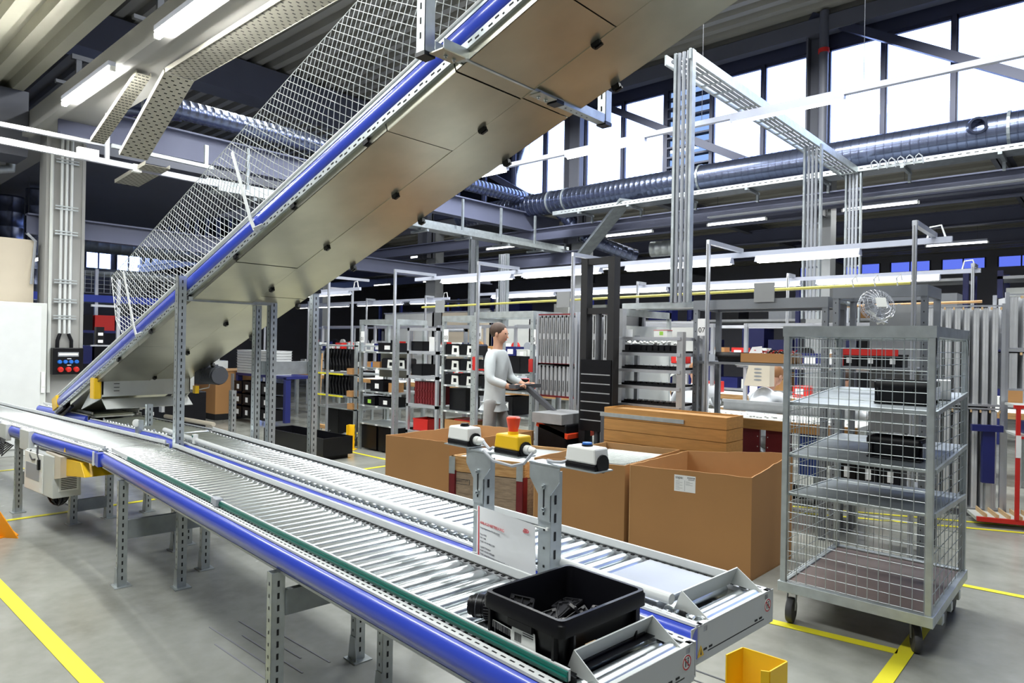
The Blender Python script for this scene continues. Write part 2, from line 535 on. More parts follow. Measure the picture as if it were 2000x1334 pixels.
# clerestory wall at Y = 12.5: sill beam, head beam, columns, mullions, panes
YW = 12.5
struct(MB().box(XL, XR, YW, YW + 0.15, 4.95, 5.1), 'trim_1', 'frame_navy')
struct(MB().box(XL, XR, YW - 0.02, YW + 0.16, 6.87, 7.5), 'trim_2', 'frame_navy')
struct(MB().box(XL, XR, YW - 0.30, YW - 0.10, 7.05, 7.32), 'trim_3', 'beam_dark')
n = 1
edges = []
x = 2.0
mull = [(3.0, .032), (2.0, .032), (1.0, .032), (0.0, .032), (-1.0, .032), (-2.0, .032), (-3.0, .032), (-4.02, .16), (-5.03, .032), (-6.05, .032), (-7.05, .05), (-8.1, .032), (-9.3, .22), (-10.28, .032), (-11.28, .032), (-12.3, .032), (-13.3, .032), (-14.4, .2)]
xx = -15.4
while xx > XL:
    mull.append((xx, .032)); xx -= 1.0
for i in range(len(mull) - 1):
    (xa, wa), (xb, wb) = mull[i], mull[i + 1]
    l, r = xb + wb, xa - wa
    fr = MB()
    fr.box(l, l + 0.02, YW + 0.02, YW + 0.08, 5.1, 6.87).box(r - 0.02, r, YW + 0.02, YW + 0.08, 5.1, 6.87)
    fr.box(l, r, YW + 0.02, YW + 0.08, 6.82, 6.87).box(l, r, YW + 0.02, YW + 0.08, 5.1, 5.14)
    wo = struct(fr, 'window_%d' % n, 'frame_navy'); n += 1
    part(MB().box(l, r, YW + 0.045, YW + 0.055, 5.1, 6.87), 'pane', 'glass_dim_sky' if i == 9 else 'glass', wo)
    if i == 9:   # louvred bay
        for k in range(9):
            z = 5.24 + k * 0.2
            part(MB().box(l, r, YW - 0.02, YW + 0.14, z, z + 0.035), 'louvre_slat', 'frame_navy', wo)
mm = MB()
mm_list = []
for (xa, wa) in mull:
    if wa < 0.1:
        struct(MB().box(xa - wa, xa + wa, YW - 0.02, YW + 0.1, 5.08, 6.88), 'window_mullion', 'frame_navy')
    else:
        struct(MB().box(xa - wa, xa - wa + 0.03, YW - 0.22, YW + 0.05, 3.9, 7.3).box(xa + wa - 0.03, xa + wa, YW - 0.22, YW + 0.05, 3.9, 7.3).box(xa - wa, xa + wa, YW - 0.06, YW - 0.02, 3.9, 7.3), 'trim_4', 'beam_dark')
# downpipe beside the main column
solo(MB().tube((-3.86, 12.2, 4.9), (-3.86, 12.2, 7.4), 0.075, 12), 'downpipe', 'beam_dark', 'dark grey downpipe in front of the clerestory windows beside the main column', 'pipe', smooth=True)
solo(MB().rev([(0.09, 0), (0.09, 0.07)], (-3.86, 12.2, 6.68), (0, 0, 1)), 'pipe_clamp', 'red', 'red clamp ring round the dark downpipe near the roof', 'clamp')
for (a, b, lb) in (((-4.1, 12.28, 7.4), (-0.4, 12.28, 5.2), 'dark diagonal steel brace across the clerestory windows at upper right'),
                   ((-9.2, 12.28, 7.2), (-5.1, 12.28, 5.0), 'dark diagonal steel brace crossing the louvred window bay'),
                   ((-14.3, 12.28, 7.2), (-10.4, 12.28, 5.0), 'dark diagonal steel brace at the far clerestory windows behind the incline')):
    solo(MB().bar(a, b, 0.10, 0.14), 'diagonal_brace', 'frame_navy', lb, 'brace')

# edge of the low roof on the right: I-beam and strip of wall under the sill
struct(MB().box(XL, XR, 12.56, 12.72, 4.7, 5.0), 'trim_5', 'beam_dark')


def ibeam(a, b, h, wd, name, label, m='beam', group=None):
    a = Vector(a); b = Vector(b); d = (b - a).normalized(); s = Vector((-d.y, d.x, 0)) * wd / 2
    mb = MB()
    up = Vector((0, 0, 1))
    mb.bar(a + up * (h / 2 - 0.012), b + up * (h / 2 - 0.012), wd, 0.024)
    mb.bar(a - up * (h / 2 - 0.012), b - up * (h / 2 - 0.012), wd, 0.024)
    mb.bar(a, b, 0.02, h)
    return solo(mb, name, m, label, 'beam', group)


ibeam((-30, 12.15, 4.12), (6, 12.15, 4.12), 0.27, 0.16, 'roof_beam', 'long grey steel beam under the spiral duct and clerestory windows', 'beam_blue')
for i, (y, z) in enumerate(((14.9, 4.55), (17.9, 4.55), (21.2, 4.55))):
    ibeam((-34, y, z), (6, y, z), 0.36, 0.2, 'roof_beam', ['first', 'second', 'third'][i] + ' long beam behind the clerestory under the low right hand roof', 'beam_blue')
for i, x in enumerate((-1.5, -7.5, -13.5, -19.5)):
    ibeam((x, 12.6, 4.8), (x, 27.8, 4.8), 0.3, 0.16, 'cross_beam', ['cross beam of the low roof nearest the trolley end', 'cross beam of the low roof above the label 06 rack', 'cross beam of the low roof over the middle benches', 'cross beam of the low roof farthest down the hall'][i], 'beam_dark')
# transverse beams of the hall (along Y)
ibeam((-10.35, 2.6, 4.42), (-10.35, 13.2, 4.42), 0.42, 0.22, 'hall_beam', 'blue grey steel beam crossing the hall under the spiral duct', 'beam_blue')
ibeam((-17.5, 2.6, 5.0), (-17.5, 13.2, 5.0), 0.5, 0.24, 'hall_beam', 'dark steel beam crossing the hall beyond the wire mesh guard', 'beam_dark')
ibeam((-25.5, 2.6, 5.0), (-25.5, 13.2, 5.0), 0.5, 0.24, 'hall_beam', 'farthest dark steel beam crossing the hall near the end windows', 'beam_dark')
for i, x in enumerate((-14, -21.5)):
    struct(MB().box(x - 0.3, x + 0.3, 2.6, 12.6, 6.7, 7.4), 'trim_6', 'beam_dark')
# mezzanine deck far left (dark underside)
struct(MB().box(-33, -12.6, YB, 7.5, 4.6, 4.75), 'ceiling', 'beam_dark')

# big beam along the hall with a row of lights on its side
struct(MB().box(-35, 6, 2.5, 3.06, 4.42, 4.70), 'beam_1', 'beam')
struct(MB().box(-35, 6, 2.50, 2.60, 5.5, 7.5), 'wall_upper', 'wall')
struct(MB().box(-11.9, -11.3, YB, 2.49, 4.05, 4.95), 'beam_2', 'beam_dark')
# columns
col = struct(MB().box(-11.5, -11.1, 2.68, 3.12, 0, 4.42).box(-11.1, -11.08, 2.66, 2.70, 0, 4.42).box(-11.1, -11.08, 3.10, 3.14, 0, 4.42), 'column', 'beam')
for i, (x, y) in enumerate(((-18.6, 2.9), (-26, 2.9), (-9.3, 12.75), (-14.4, 12.75), (-4.02, 12.75), (-20, 12.75))):
    struct(MB().box(x - 0.2, x + 0.2, y - 0.15, y + 0.15, 0, 5.0), 'column', 'beam' if y < 5 else 'grey')

# floor markings
def line(a, b, wd, z=0.002):
    a = Vector((*a, 0)); b = Vector((*b, 0)); d = (b - a).normalized(); s = Vector((-d.y, d.x, 0)) * wd / 2
    mb = MB().slab(a - s + Vector((0, 0, z)), b - s + Vector((0, 0, z)), b + s + Vector((0, 0, z)), a + s + Vector((0, 0, z)), 0.0015)
    return struct(mb, 'floor_line', 'tape')


line((-9.5, 1.04), (-2.0, 1.06), 0.078)
line((-0.83, 0.6), (-0.83, 5.55), 0.075)
line((-0.87, 5.52), (2.5, 5.75), 0.06)
line((-1.9, 3.93), (-0.86, 4.06), 0.07)
line((-2.6, 6.66), (0.6, 8.03), 0.05)
line((-2.6, 6.94), (0.6, 8.31), 0.05, 0.003)
line((-7.1, 1.1), (-6.95, 5.6), 0.06)
line((-9.6, 5.75), (-5.0, 5.62), 0.05)
line((-8.5, 4.9), (-6.9, 4.9), 0.05, 0.003)
line((-9.7, 1.1), (-9.7, 8), 0.05, 0.003)
struct(MB().box(-2.2, -0.2, 3.115, 3.125, 0.0, 0.003), 'floor_joint', 'dark_grey')
struct(MB().box(-2.2, -0.4, 3.02, 3.028, 0.0, 0.003), 'floor_joint', 'dark_grey')
gr_ = MB()
for i in range(5):
    gr_.box(-3.75 + 0.02 * i, -3.1 + 0.02 * i, 1.62 + 0.075 * i, 1.628 + 0.075 * i, 0, 0.002) if i % 2 else gr_.box(-3.5, -2.9, 1.62 + 0.075 * i, 1.628 + 0.075 * i, 0, 0.002)
struct(gr_, 'floor_joint', 'ink_grey')


# ================================================================== LAMPS
def tube_lamp(name, a, b, label, m='tube', group=None, housing=True, r=0.018, rod=None, cat='lamp', hw=0.07):
    a = Vector(a); b = Vector(b); d = (b - a).normalized()
    root = thing(name, label, cat, tuple((a + b) / 2), 0, group)
    if housing:
        part(MB().bar(a + Vector((0, 0, 0.055)), b + Vector((0, 0, 0.055)), hw, 0.05), 'housing', 'lampwhite', root)
    part(MB().tube(a, b, r, 8), 'tube', m, root, True)
    part(MB().bar(a, a - d * 0.03, 0.05, 0.05).bar(b, b + d * 0.03, 0.05, 0.05), 'end_cap', 'white', root)
    if rod:
        part(MB().tube(a + d * 0.2 + Vector((0, 0, .08)), a + d * 0.2 + Vector((0, 0, rod)), 0.004, 4).tube(b - d * 0.2 + Vector((0, 0, .08)), b - d * 0.2 + Vector((0, 0, rod)), 0.004, 4), 'suspension', 'dark_grey', root)
    return root


tube_lamp('tube_lamp', (-9.15, 2.36, 4.28), (-7.58, 2.36, 4.28), 'bright tube lamp on the big beam, the farther one above the column', 'tube_hot', r=0.03)
tube_lamp('tube_lamp', (-6.42, 2.36, 4.28), (-4.85, 2.36, 4.28), 'bright tube lamp on the big beam at the top left edge', 'tube_hot', r=0.03)
solo(MB().bar((-12, 2.47, 4.36), (5, 2.47, 4.36), 0.10, 0.07), 'lamp_rail', 'beam', 'pale mounting rail that carries the two bright tubes along the big beam', 'rail')
for i, x in enumerate((-7.3, -9.9, -5.1)):
    solo(MB().bar((x, 2.62, 5.12), (x, 3.0, 5.12), 0.06, 0.06).bar((x, 2.7, 5.09), (x, 2.7, 4.70), 0.06, 0.05).bar((x, 2.45, 4.76), (x, 2.67, 4.76), 0.06, 0.04), 'rail_bracket', 'dark_grey', ['dark steel bracket over the gap between the two bright tubes', 'dark steel bracket above the column at the far end of the lamp rail', 'dark steel bracket at the top left edge above the lamp rail'][i], 'bracket')

# continuous light line in front of the clerestory (Y = 7.2)
YL = 7.2; ZL = 4.15
rr = thing('light_line', 'long white suspended light line crossing in front of the clerestory windows', 'lamp', (-4, YL, ZL))
part(MB().bar((-9.5, YL, ZL), (2.5, YL, ZL), 0.06, 0.055), 'trunking', 'lampwhite', rr)
for (p, q) in ((-3.25, -2.07), (-5.55, -4.33), (-8.1, -6.6)):
    part(MB().bar((p, YL, ZL - 0.045), (q, YL, ZL - 0.045), 0.06, 0.035), 'lamp_body', 'lampwhite', rr)
    part(MB().tube((p + 0.03, YL, ZL - 0.075), (q - 0.03, YL, ZL - 0.075), 0.015, 8), 'tube', 'tube', rr, True)
for p in (-9, -6.2, -3.6, -1.9, 0.5):
    part(MB().tube((p, YL, ZL), (p, YL, 7.4), 0.003, 4), 'suspension_wire', 'dark_grey', rr)

Y1 = 13.3; Z1 = 4.14
spots = [(-6.46, -5.26, 'directly left of the second vertical cable tray'), (-3.82, -2.63, 'passing behind the two right vertical cable trays'), (-9.0, -7.8, 'above the mast of the stacker'), (-12.9, -11.8, 'left of the stacker mast, below the cable bridge'), (-16.1, -14.9, 'above the post between labels 01 and 02'), (-19.3, -18.0, 'just under the belly of the incline')]
for (p, q, t) in spots:
    tube_lamp('hanging_lamp', (p, Y1, Z1), (q, Y1, Z1), 'hanging tube lamp under the low roof, ' + t, 'tube_far', 'tube lamps under the low right roof', rod=0.9)
solo(MB().tube((-22, Y1 + 0.1, Z1 + 0.12), (5, Y1 + 0.1, Z1 + 0.12), 0.03, 6), 'conduit', 'alu_grey', 'long conduit above the hanging tube lamps of the low roof', 'pipe')
Y2 = 19.3; Z2 = 4.17
for i, (p, q) in enumerate(((-3.6, -2.36), (-1.2, 0.0), (-7.4, -6.1), (-13.8, -12.6), (-17.5, -16.3), (-22.5, -21.3), (-26, -24.8))):
    tube_lamp('hanging_lamp', (p, Y2, Z2), (q, Y2, Z2), ['second row tube lamp above the right profile rack', 'second row tube lamp at the right edge of the picture', 'second row tube lamp behind the right vertical cable trays', 'second row tube lamp right of the stacker mast', 'second row tube lamp behind the stacker mast', 'second row tube lamp left of label 04', 'farthest second row tube lamp seen past the incline'][i], 'tube_far', 'second row of tube lamps', rod=0.88)
for i, (x, y, z) in enumerate(((-17.0, 4.4, 3.6), (-22.5, 4.6, 3.9), (-15.5, 3.4, 2.95), (-27.5, 5.5, 3.9), (-13.6, 3.25, 2.85))):
    tube_lamp('far_lamp', (x, y, z), (x + 1.4, y, z), ['far tube lamp seen through the middle of the mesh guard', 'smaller far tube lamp seen through the mesh left of the post', 'tube lamp just right of the column', 'most distant tube lamp seen through the mesh guard', 'lowest tube lamp right of the column'][i], 'tube_far', 'far lamps behind the mesh guard', rod=4.57 - z)

# left trunking pair that runs along Y and carries a row of lights
tr = thing('lit_trunking', 'pair of white lit trunkings that pass over the column at the left edge', 'trunking', (-9.6, 1.6, 3.8))
part(MB().bar((-9.6, -1, 3.86), (-9.6, 4.5, 3.78), 0.06, 0.07), 'lower_rail', 'alu', tr)
part(MB().bar((-9.75, -1, 4.02), (-9.75, 3.0, 4.05), 0.06, 0.05), 'upper_rail', 'alu', tr)
part(MB().tube((-9.56, -0.6, 3.81), (-9.56, 2.6, 3.80), 0.022, 8), 'tube', 'tube', tr)
part(MB().tube((-9.72, -0.6, 4.0), (-9.72, 1.8, 4.02), 0.016, 8), 'tube', 'tube_far', tr)
part(MB().box(-9.64, -9.56, 2.62, 2.85, 3.78, 3.92), 'connector_box', 'white', tr)
part(MB().box(-9.64, -9.56, 3.25, 3.35, 3.74, 3.84), 'junction_box', 'white', tr)
solo(MB().bar((-9.6, 2.95, 3.84), (-9.6, 2.95, 4.42), 0.05, 0.04), 'hanger_strut', 'alu', 'perforated hanger strut between the big beam and the lit trunkings', 'strut')
solo(MB().bar((-9.6, 4.2, 4.0), (-9.6, 4.2, 4.3), 0.05, 0.04).bar((-9.6, 3.0, 4.02), (-9.6, 4.3, 4.0), 0.05, 0.05), 'hanger_strut', 'galv', 'short galvanised strut beside the steep cable tray', 'strut')

# ================================================================== ROLLER CONVEYORS
FA = Matrix.Rotation(math.radians(-4.8), 4, 'Z')       # straight run: local x = along, y = across
FB = frame((-5.42, 1.655, 0), math.radians(2.5))       # far run of the near conveyor, after the bend
F2 = FA @ Matrix.Translation((0, 0, 0.014))               # the second conveyor sits a little higher
FC = frame(F2 @ Vector((-6.1, 1.75, 0)), math.radians(2.5))


def place(F, x, y, z, ang=0.0):
    return F @ Matrix.Translation((x, y, z)) @ Matrix.Rotation(ang, 4, 'Z')


ROLL = {}
def roller_mesh(L):
    if L not in ROLL:
        mb = MB()
        mb.rev([(0.012, -L / 2 - 0.012), (0.012, -L / 2), (0.020, -L / 2), (0.023, -L / 2 + 0.004), (0.023, -L / 2 + 0.02), (0.023, L / 2 - 0.02), (0.023, L / 2 - 0.004), (0.020, L / 2), (0.012, L / 2), (0.012, L / 2 + 0.012)], (0, 0, 0), (0, 1, 0), 16)
        ROLL[L] = me_of(mb, 'roller', 'roller', True)
    return ROLL[L]


ZR = 0.7555     # roller axis, tops at 0.78


def run(root, F, x0, x1, ya, yb, near, far, us, gx=None):
    """side frames and guards of one straight piece between across positions ya (near) and yb (far)"""
    L = x1 - x0
    gx = x1 if gx is None else gx
    mb = MB(F)
    for s, y in ((1, ya), (-1, yb)):
        mb.box(x0, x1, y - 0.0015, y + 0.0015, 0.675, 0.775)
        a, b = (y, y + s * 0.030)
        mb.box(x0, x1, min(a, b), max(a, b), 0.772, 0.775)
        mb.box(x0, x1, min(y, y + s * 0.022), max(y, y + s * 0.022), 0.675, 0.678)
    part(mb, 'side_frame', 'white_metal', root)
    # inner bearing strips with the holes between the rollers
    mb = MB(F)
    mb.box(x0, x1, ya + 0.030, ya + 0.050, 0.752, 0.768).box(x0, x1, yb - 0.050, yb - 0.030, 0.752, 0.768)
    part(mb, 'bearing_strip', 'alu_grey', root)
    hb = MB(F)
    x = x0 + 0.02
    while x < x1 - 0.02:
        for y in (ya + 0.04, yb - 0.04):
            hb.box(x, x + 0.012, y - 0.006, y + 0.006, 0.768, 0.7715)
        for y in (ya + 0.014, yb - 0.014):
            hb.box(x + 0.01, x + 0.028, y - 0.0035, y + 0.0035, 0.775, 0.7757)
        x += 0.035
    part(hb, 'perforations', 'black_matt', root, kind='stuff')
    # blue half round cover on the near side
    pr = [(0.0, 0.0)] + [(-0.032 * math.sin(PI * k / 8) - 0.001, 0.0 + 0.046 - 0.046 * math.cos(PI * k / 8)) for k in range(0, 9)]
    mb = MB(F)
    mb.prism(pr, (x0, ya - 0.002, 0.681), (0, 1, 0), (0, 0, 1), (L, 0, 0))
    part(mb, 'blue_cover', 'blue', root, True)
    mb = MB(F).box(x0, x1, ya - 0.010, ya + 0.002, 0.774, 0.782).box(x0, x1, ya - 0.012, ya + 0.002, 0.670, 0.680)
    part(mb, 'cover_rail', 'white_metal', root)
    if near == 'green':
        part(MB(F).box(x0, x1, ya + 0.040, ya + 0.046, 0.790, 0.822).box(x0, x1, ya + 0.036, ya + 0.040, 0.804, 0.808), 'green_strip', 'green', root)
        part(MB(F).box(x0, x1, ya + 0.046, ya + 0.056, 0.786, 0.828), 'guide_rail', 'white_metal', root)
    elif near == 'round':
        part(MB(F).tube((x0, ya + 0.038, 0.812), (gx, ya + 0.038, 0.812), 0.017, 14), 'guide_rail', 'white_metal', root, True)
    elif near == 'low':
        part(MB(F).box(x0, x1, ya + 0.035, ya + 0.047, 0.784, 0.806), 'guide_rail', 'white_metal', root)
    if far == 'flat':
        part(MB(F).box(x0, gx, yb - 0.034, yb - 0.024, 0.777, 0.804), 'guide_rail', 'white_metal', root)
    sp = MB(F)
    x = x0 + 0.15
    while x < x1:
        sp.box(x, x + 0.02, ya + 0.052, ya + 0.060, 0.770, 0.792)
        x += 0.55
    part(sp, 'guide_bracket', 'alu', root)
    part(MB(F).box(x0, x1, ya + 0.055, yb - 0.055, 0.688, 0.692), 'gap_shade_sheet', 'black_matt', root)  # black sheet added as shade in the gaps between the rollers
    mesh_ = roller_mesh(round(yb - ya - 0.135, 3))
    for u in us:
        piece(mesh_, 'roller', root, place(F, u, (ya + yb) / 2, ZR))


def leg_pair(root, F, x, ya, yb, zb=0.36, za=0.46):
    for y in (ya, yb):
        slotted_post(root, x, y, 0.0, 0.675, F=F, name='leg')
    part(MB(F).box(x - 0.0, x + 0.03, ya + 0.028, yb - 0.028, zb, za), 'cross_member', 'galv_dark', root)


def end_stop(root, F, xe, ya, yb, ms=''):
    """raised stop wall, gussets and end plate at the near end"""
    part(MB(F).box(xe - 0.003, xe, ya - 0.03, yb + 0.01, 0.665, 0.775).box(xe - 0.02, xe, ya + 0.0, yb, 0.772, 0.775), 'end_plate', 'light_grey', root, bevel=0.002)
    part(MB(F).slab((xe - 0.125, ya + 0.075, 0.775), (xe - 0.125, yb - 0.055, 0.775), (xe - 0.100, yb - 0.055, 0.836), (xe - 0.100, ya + 0.075, 0.836), 0.004), 'stop_wall', 'light_grey', root)
    g = MB(F)
    for y in (ya + 0.072, yb - 0.055):
        g.prism([(-0.125, 0.775), (0.0, 0.772), (-0.10, 0.836)], (xe, y, 0), (1, 0, 0), (0, 0, 1), (0, 0.003, 0))
    part(g, 'gusset', 'light_grey', root)
    part(MB(F).box(xe - 0.09, xe - 0.07, ya + 0.045, ya + 0.051, 0.74, 0.785).box(xe - 0.09, xe - 0.07, yb - 0.045, yb - 0.039, 0.74, 0.785), 'bearing_cheek', 'black_matt', root)


# ---- near conveyor
r1 = thing('roller_conveyor', 'nearest long roller conveyor with blue side cover carrying the black tote', 'conveyor', tuple(FA @ Vector((-3.0, 1.45, 0))), math.radians(-4.8))
us = [-1.155 - 0.07 * i for i in range(62)]
run(r1, FA, -5.44, -1.02, 1.205, 1.69, 'none', 'flat', us, -1.14)
part(MB(FA).box(-5.0, -1.1, 1.240, 1.246, 0.778, 0.802).box(-5.0, -1.1, 1.236, 1.240, 0.788, 0.791), 'green_strip', 'green', r1, label='green wear strip on the near guide rail')
part(MB(FA).box(-5.44, -1.1, 1.246, 1.254, 0.777, 0.806), 'guide_rail', 'white_metal', r1)
L1 = roller_mesh(0.36)
for u in (-1.098, -1.052):
    piece(L1, 'roller', r1, place(FA, u, 1.4475, ZR - (0.010 if u < -1.06 else -0.004)))
end_stop(r1, FA, -1.02, 1.215, 1.675)
part(MB(FA).box(-3.42, -3.37, 1.225, 1.262, 0.778, 0.815).box(-3.47, -3.43, 1.235, 1.258, 0.778, 0.812), 'rail_joint', 'pvc', r1, bevel=0.004)
# bend filler rollers
for k in range(4):
    piece(roller_mesh(0.36), 'roller', r1, place(FA, -5.475 - 0.055 * k + 0.0, 1.4475, ZR, math.radians(1.6 * (k + 1))))
run(r1, FB, -5.2, -0.02, 0.0, 0.495, 'low', 'flat', [-0.16 - 0.07 * i for i in range(71)])
leg_pair(r1, FA, -4.87, 1.185, 1.70, 0.30, 0.42)
leg_pair(r1, FA, -2.60, 1.185, 1.70, 0.50, 0.60)
slotted_post(r1, -4.60, 1.46, 0, 0.675, F=FA, name='leg')
leg_pair(r1, FB, -1.95, 0.03, 0.47, 0.25, 0.36)
leg_pair(r1, FB, -1.18, 0.22, 0.50, 0.10, 0.20)
part(MB(FB).box(-1.62, -1.38, -0.055, -0.01, 0.62, 0.79), 'splice_cover', 'light_grey', r1, bevel=0.006)
part(MB(FB).box(-2.2, -2.02, -0.055, -0.01, 0.64, 0.79), 'splice_cover', 'light_grey', r1, bevel=0.006)
part(MB(FB).box(-0.02, 0.0, -0.04, -0.032, 0.675, 0.775), 'white_mark', 'white', r1)
part(MB(FA).box(-5.5, -5.42, 1.16, 1.205, 0.681, 0.773), 'blue_cover', 'blue', r1)
tri = MB(FB).prism([(-0.018, 0), (0.018, 0), (0, 0.034)], (-0.58, -0.0362, 0.705), (1, 0, 0), (0, 0, 1), (0, -0.0015, 0))
part(tri, 'warning_triangle', 'yellow', r1)
# under-side carrier profile
part(MB(FA).box(-5.4, -1.1, 1.36, 1.40, 0.60, 0.66).box(-5.4, -1.1, 1.52, 1.56, 0.60, 0.66), 'carrier_beam', 'galv_dark', r1)
part(MB(FB).box(-5.1, 0.0, 0.16, 0.2, 0.60, 0.66).box(-5.1, 0.0, 0.32, 0.36, 0.60, 0.66), 'carrier_beam', 'galv_dark', r1)

# stickers on the end plates
def no_step(root, F, x, y, z, r=0.021):
    part(MB(F).tube((x, y, z), (x + 0.0012, y, z), r, 20), 'sticker', 'white', root)
    ring = MB(F)
    n = 20
    for k in range(n):
        a = 2 * PI * k / n; b = 2 * PI * (k + 1) / n
        ring.quad((x + 0.0016, y + r * math.cos(a), z + r * math.sin(a)), (x + 0.0016, y + r * math.cos(b), z + r * math.sin(b)), (x + 0.0016, y + r * .82 * math.cos(b), z + r * .82 * math.sin(b)), (x + 0.0016, y + r * .82 * math.cos(a), z + r * .82 * math.sin(a)))
    ring.bar((x + 0.0022, y - r * .6, z + r * .6), (x + 0.0022, y + r * .6, z - r * .6), 0.003, 0.0006, (1, 0, 0))
    part(ring, 'red_ring', 'ink_red', root)
    fig = MB(F)
    for q in (-1, 1):
        fig.box(x + 0.0014, x + 0.0019, y + q * r * .28 - 0.002, y + q * r * .28 + 0.002, z - r * .5, z + r * .28)
        fig.tube((x + 0.0014, y + q * r * .28, z + r * .48), (x + 0.0019, y + q * r * .28, z + r * .48), r * .14, 8)
    part(fig, 'figures', 'ink', root)


def plate_slots(root, F, x, ys, z):
    mb = MB(F)
    for y in ys:
        mb.box(x, x + 0.0012, y - 0.009, y + 0.009, z - 0.003, z + 0.003)
    part(mb, 'slots', 'black_matt', root, kind='stuff')


no_step(r1, FA, -1.02, 1.643, 0.730)
plate_slots(r1, FA, -1.02, (1.60, 1.565), 0.70)
part(MB(FA).slab((-1.139, 1.335, 0.792), (-1.139, 1.375, 0.792), (-1.119, 1.375, 0.833), (-1.119, 1.335, 0.833), -0.0055), 'pale_label', 'card_edge', r1)

# ---- second conveyor
r2 = thing('roller_conveyor', 'second roller conveyor with round white guide rail and a plain transfer plate', 'conveyor', tuple(FA @ Vector((-3.2, 2.0, 0))), math.radians(-4.8))
us2 = [-1.54 - 0.07 * i for i in range(65)] + [-1.195]
run(r2, F2, -6.1, -1.05, 1.75, 2.21, 'round', 'flat', us2, -1.165)
for u in (-1.125, -1.08):
    piece(roller_mesh(0.345), 'roller', r2, place(F2, u, 1.98, ZR - (0.010 if u < -1.10 else -0.004)))
part(MB(F2).box(-1.50, -1.235, 1.81, 2.15, 0.74, 0.7785), 'transfer_plate', 'plate', r2, bevel=0.003)
end_stop(r2, F2, -1.05, 1.745, 2.21)
no_step(r2, F2, -1.05, 2.178, 0.730)
plate_slots(r2, F2, -1.05, (2.13, 2.10, 1.82, 1.79), 0.70)
t2 = MB(F2).prism([(-0.017, 0), (0.017, 0), (0, 0.032)], (-1.0495, 1.765, 0.685), (0, 1, 0), (0, 0, 1), (0.0012, 0, 0))
part(t2, 'warning_triangle', 'yellow', r2)
part(MB(F2).prism([(-0.003, 0), (0.003, 0), (0, 0.018)], (-1.0483, 1.765, 0.690), (0, 1, 0), (0, 0, 1), (0.0006, 0, 0)), 'bolt_symbol', 'ink', r2)
run(r2, FC, -1.5, 0.0, 0.0, 0.49, 'none', 'none', [-0.04 - 0.07 * i for i in range(20)])
part(MB(FC).tube((-0.9, 0.44, 0.82), (0.0, 0.46, 0.82), 0.02, 10), 'guide_rail', 'beige', r2, True)
leg_pair(r2, FA, -5.53, 1.80, 2.22, 0.36, 0.44)
leg_pair(r2, FA, -3.0, 1.80, 2.22, 0.36, 0.44)
part(MB(FA).box(-5.37, -5.33, 1.765, 1.80, 0.80, 0.87), 'photo_sensor', 'white', r2, bevel=0.005)
part(MB(FA).tube((-5.35, 1.76, 0.855), (-5.35, 1.765, 0.855), 0.008, 8), 'sensor_lamp', 'green', r2)
part(MB(F2).box(-1.19, -1.11, 1.713, 1.717, 0.725, 0.75), 'white_label', 'white', r2)
part(MB(FA).box(-6.0, -1.35, 1.90, 1.94, 0.60, 0.66).box(-6.0, -1.35, 2.04, 2.08, 0.60, 0.66), 'carrier_beam', 'galv_dark', r2)

# ---- third conveyor behind the far run, feeding the incline
FD = frame((-7.9, 2.30, 0), math.radians(2.5))
r3 = thing('roller_conveyor', 'short roller conveyor behind the far run, beside the white cabinet', 'conveyor', (-8.8, 2.5, 0), math.radians(2.5))
run(r3, FD, -1.5, 0.0, 0.0, 0.52, 'low', 'flat', [-0.05 - 0.07 * i for i in range(21)])
leg_pair(r3, FD, -1.0, 0.05, 0.47)
part(MB(FD).box(-0.62, -0.58, -0.02, 0.02, 0.80, 0.86), 'blue_knob', 'mid_blue', r3)
part(MB(FD).box(-1.52, 0.0, 0.50, 0.53, 0.80, 0.85), 'back_rail', 'white_metal', r3)
solo(MB().box(-9.2, -9.05, 1.46, 1.50, 0.72, 0.86), 'blue_reflector', 'mid_blue', 'small blue reflector plate at the left edge of the far conveyor run', 'reflector')

# ================================================================== INCLINED CONVEYOR
TH = math.atan(0.349)
ct, st = math.cos(TH), math.sin(TH)
FI = axes((-8.617, 2.2, 0.784), (ct, 0, st), (0, 1, 0), (-st, 0, ct))     # local: x up the slope, y across, z out of the belt
inc = thing('inclined_conveyor', 'steep belt conveyor rising overhead with galvanised belly, blue side rail and wire guard', 'conveyor', (-8.6, 2.6, 0.784))
SE = 10.6
pr = [(0.0, 0.0)] + [(-0.028 * math.sin(PI * k / 8) - 0.001, 0.048 - 0.048 * math.cos(PI * k / 8)) for k in range(9)]
part(MB(FI).prism(pr, (0.0, 0.0, 0.0), (0, 1, 0), (0, 0, 1), (SE, 0, 0)), 'blue_rail', 'blue', inc, True, label='long blue half round side rail')
part(MB(FI).box(0, SE, 0.0, 0.03, -0.035, 0.118).box(0, SE, -0.018, 0.0, -0.040, -0.002).box(0, SE, -0.012, 0.03, 0.098, 0.112), 'side_frame', 'galv', inc)
part(MB(FI).tube((0, 0.0, 0.135), (SE, 0.0, 0.135), 0.011, 8), 'hand_rail', 'white_metal', inc, True)
hb = MB(FI)
for k in range(230):
    x = 0.2 + k * 0.045
    hb.box(x, x + (0.026 if k % 3 else 0.012), -0.0192, -0.018, -0.030 + 0.010 * (k % 2), -0.022 + 0.010 * (k % 2))
part(hb, 'perforations', 'black_matt', inc, kind='stuff')
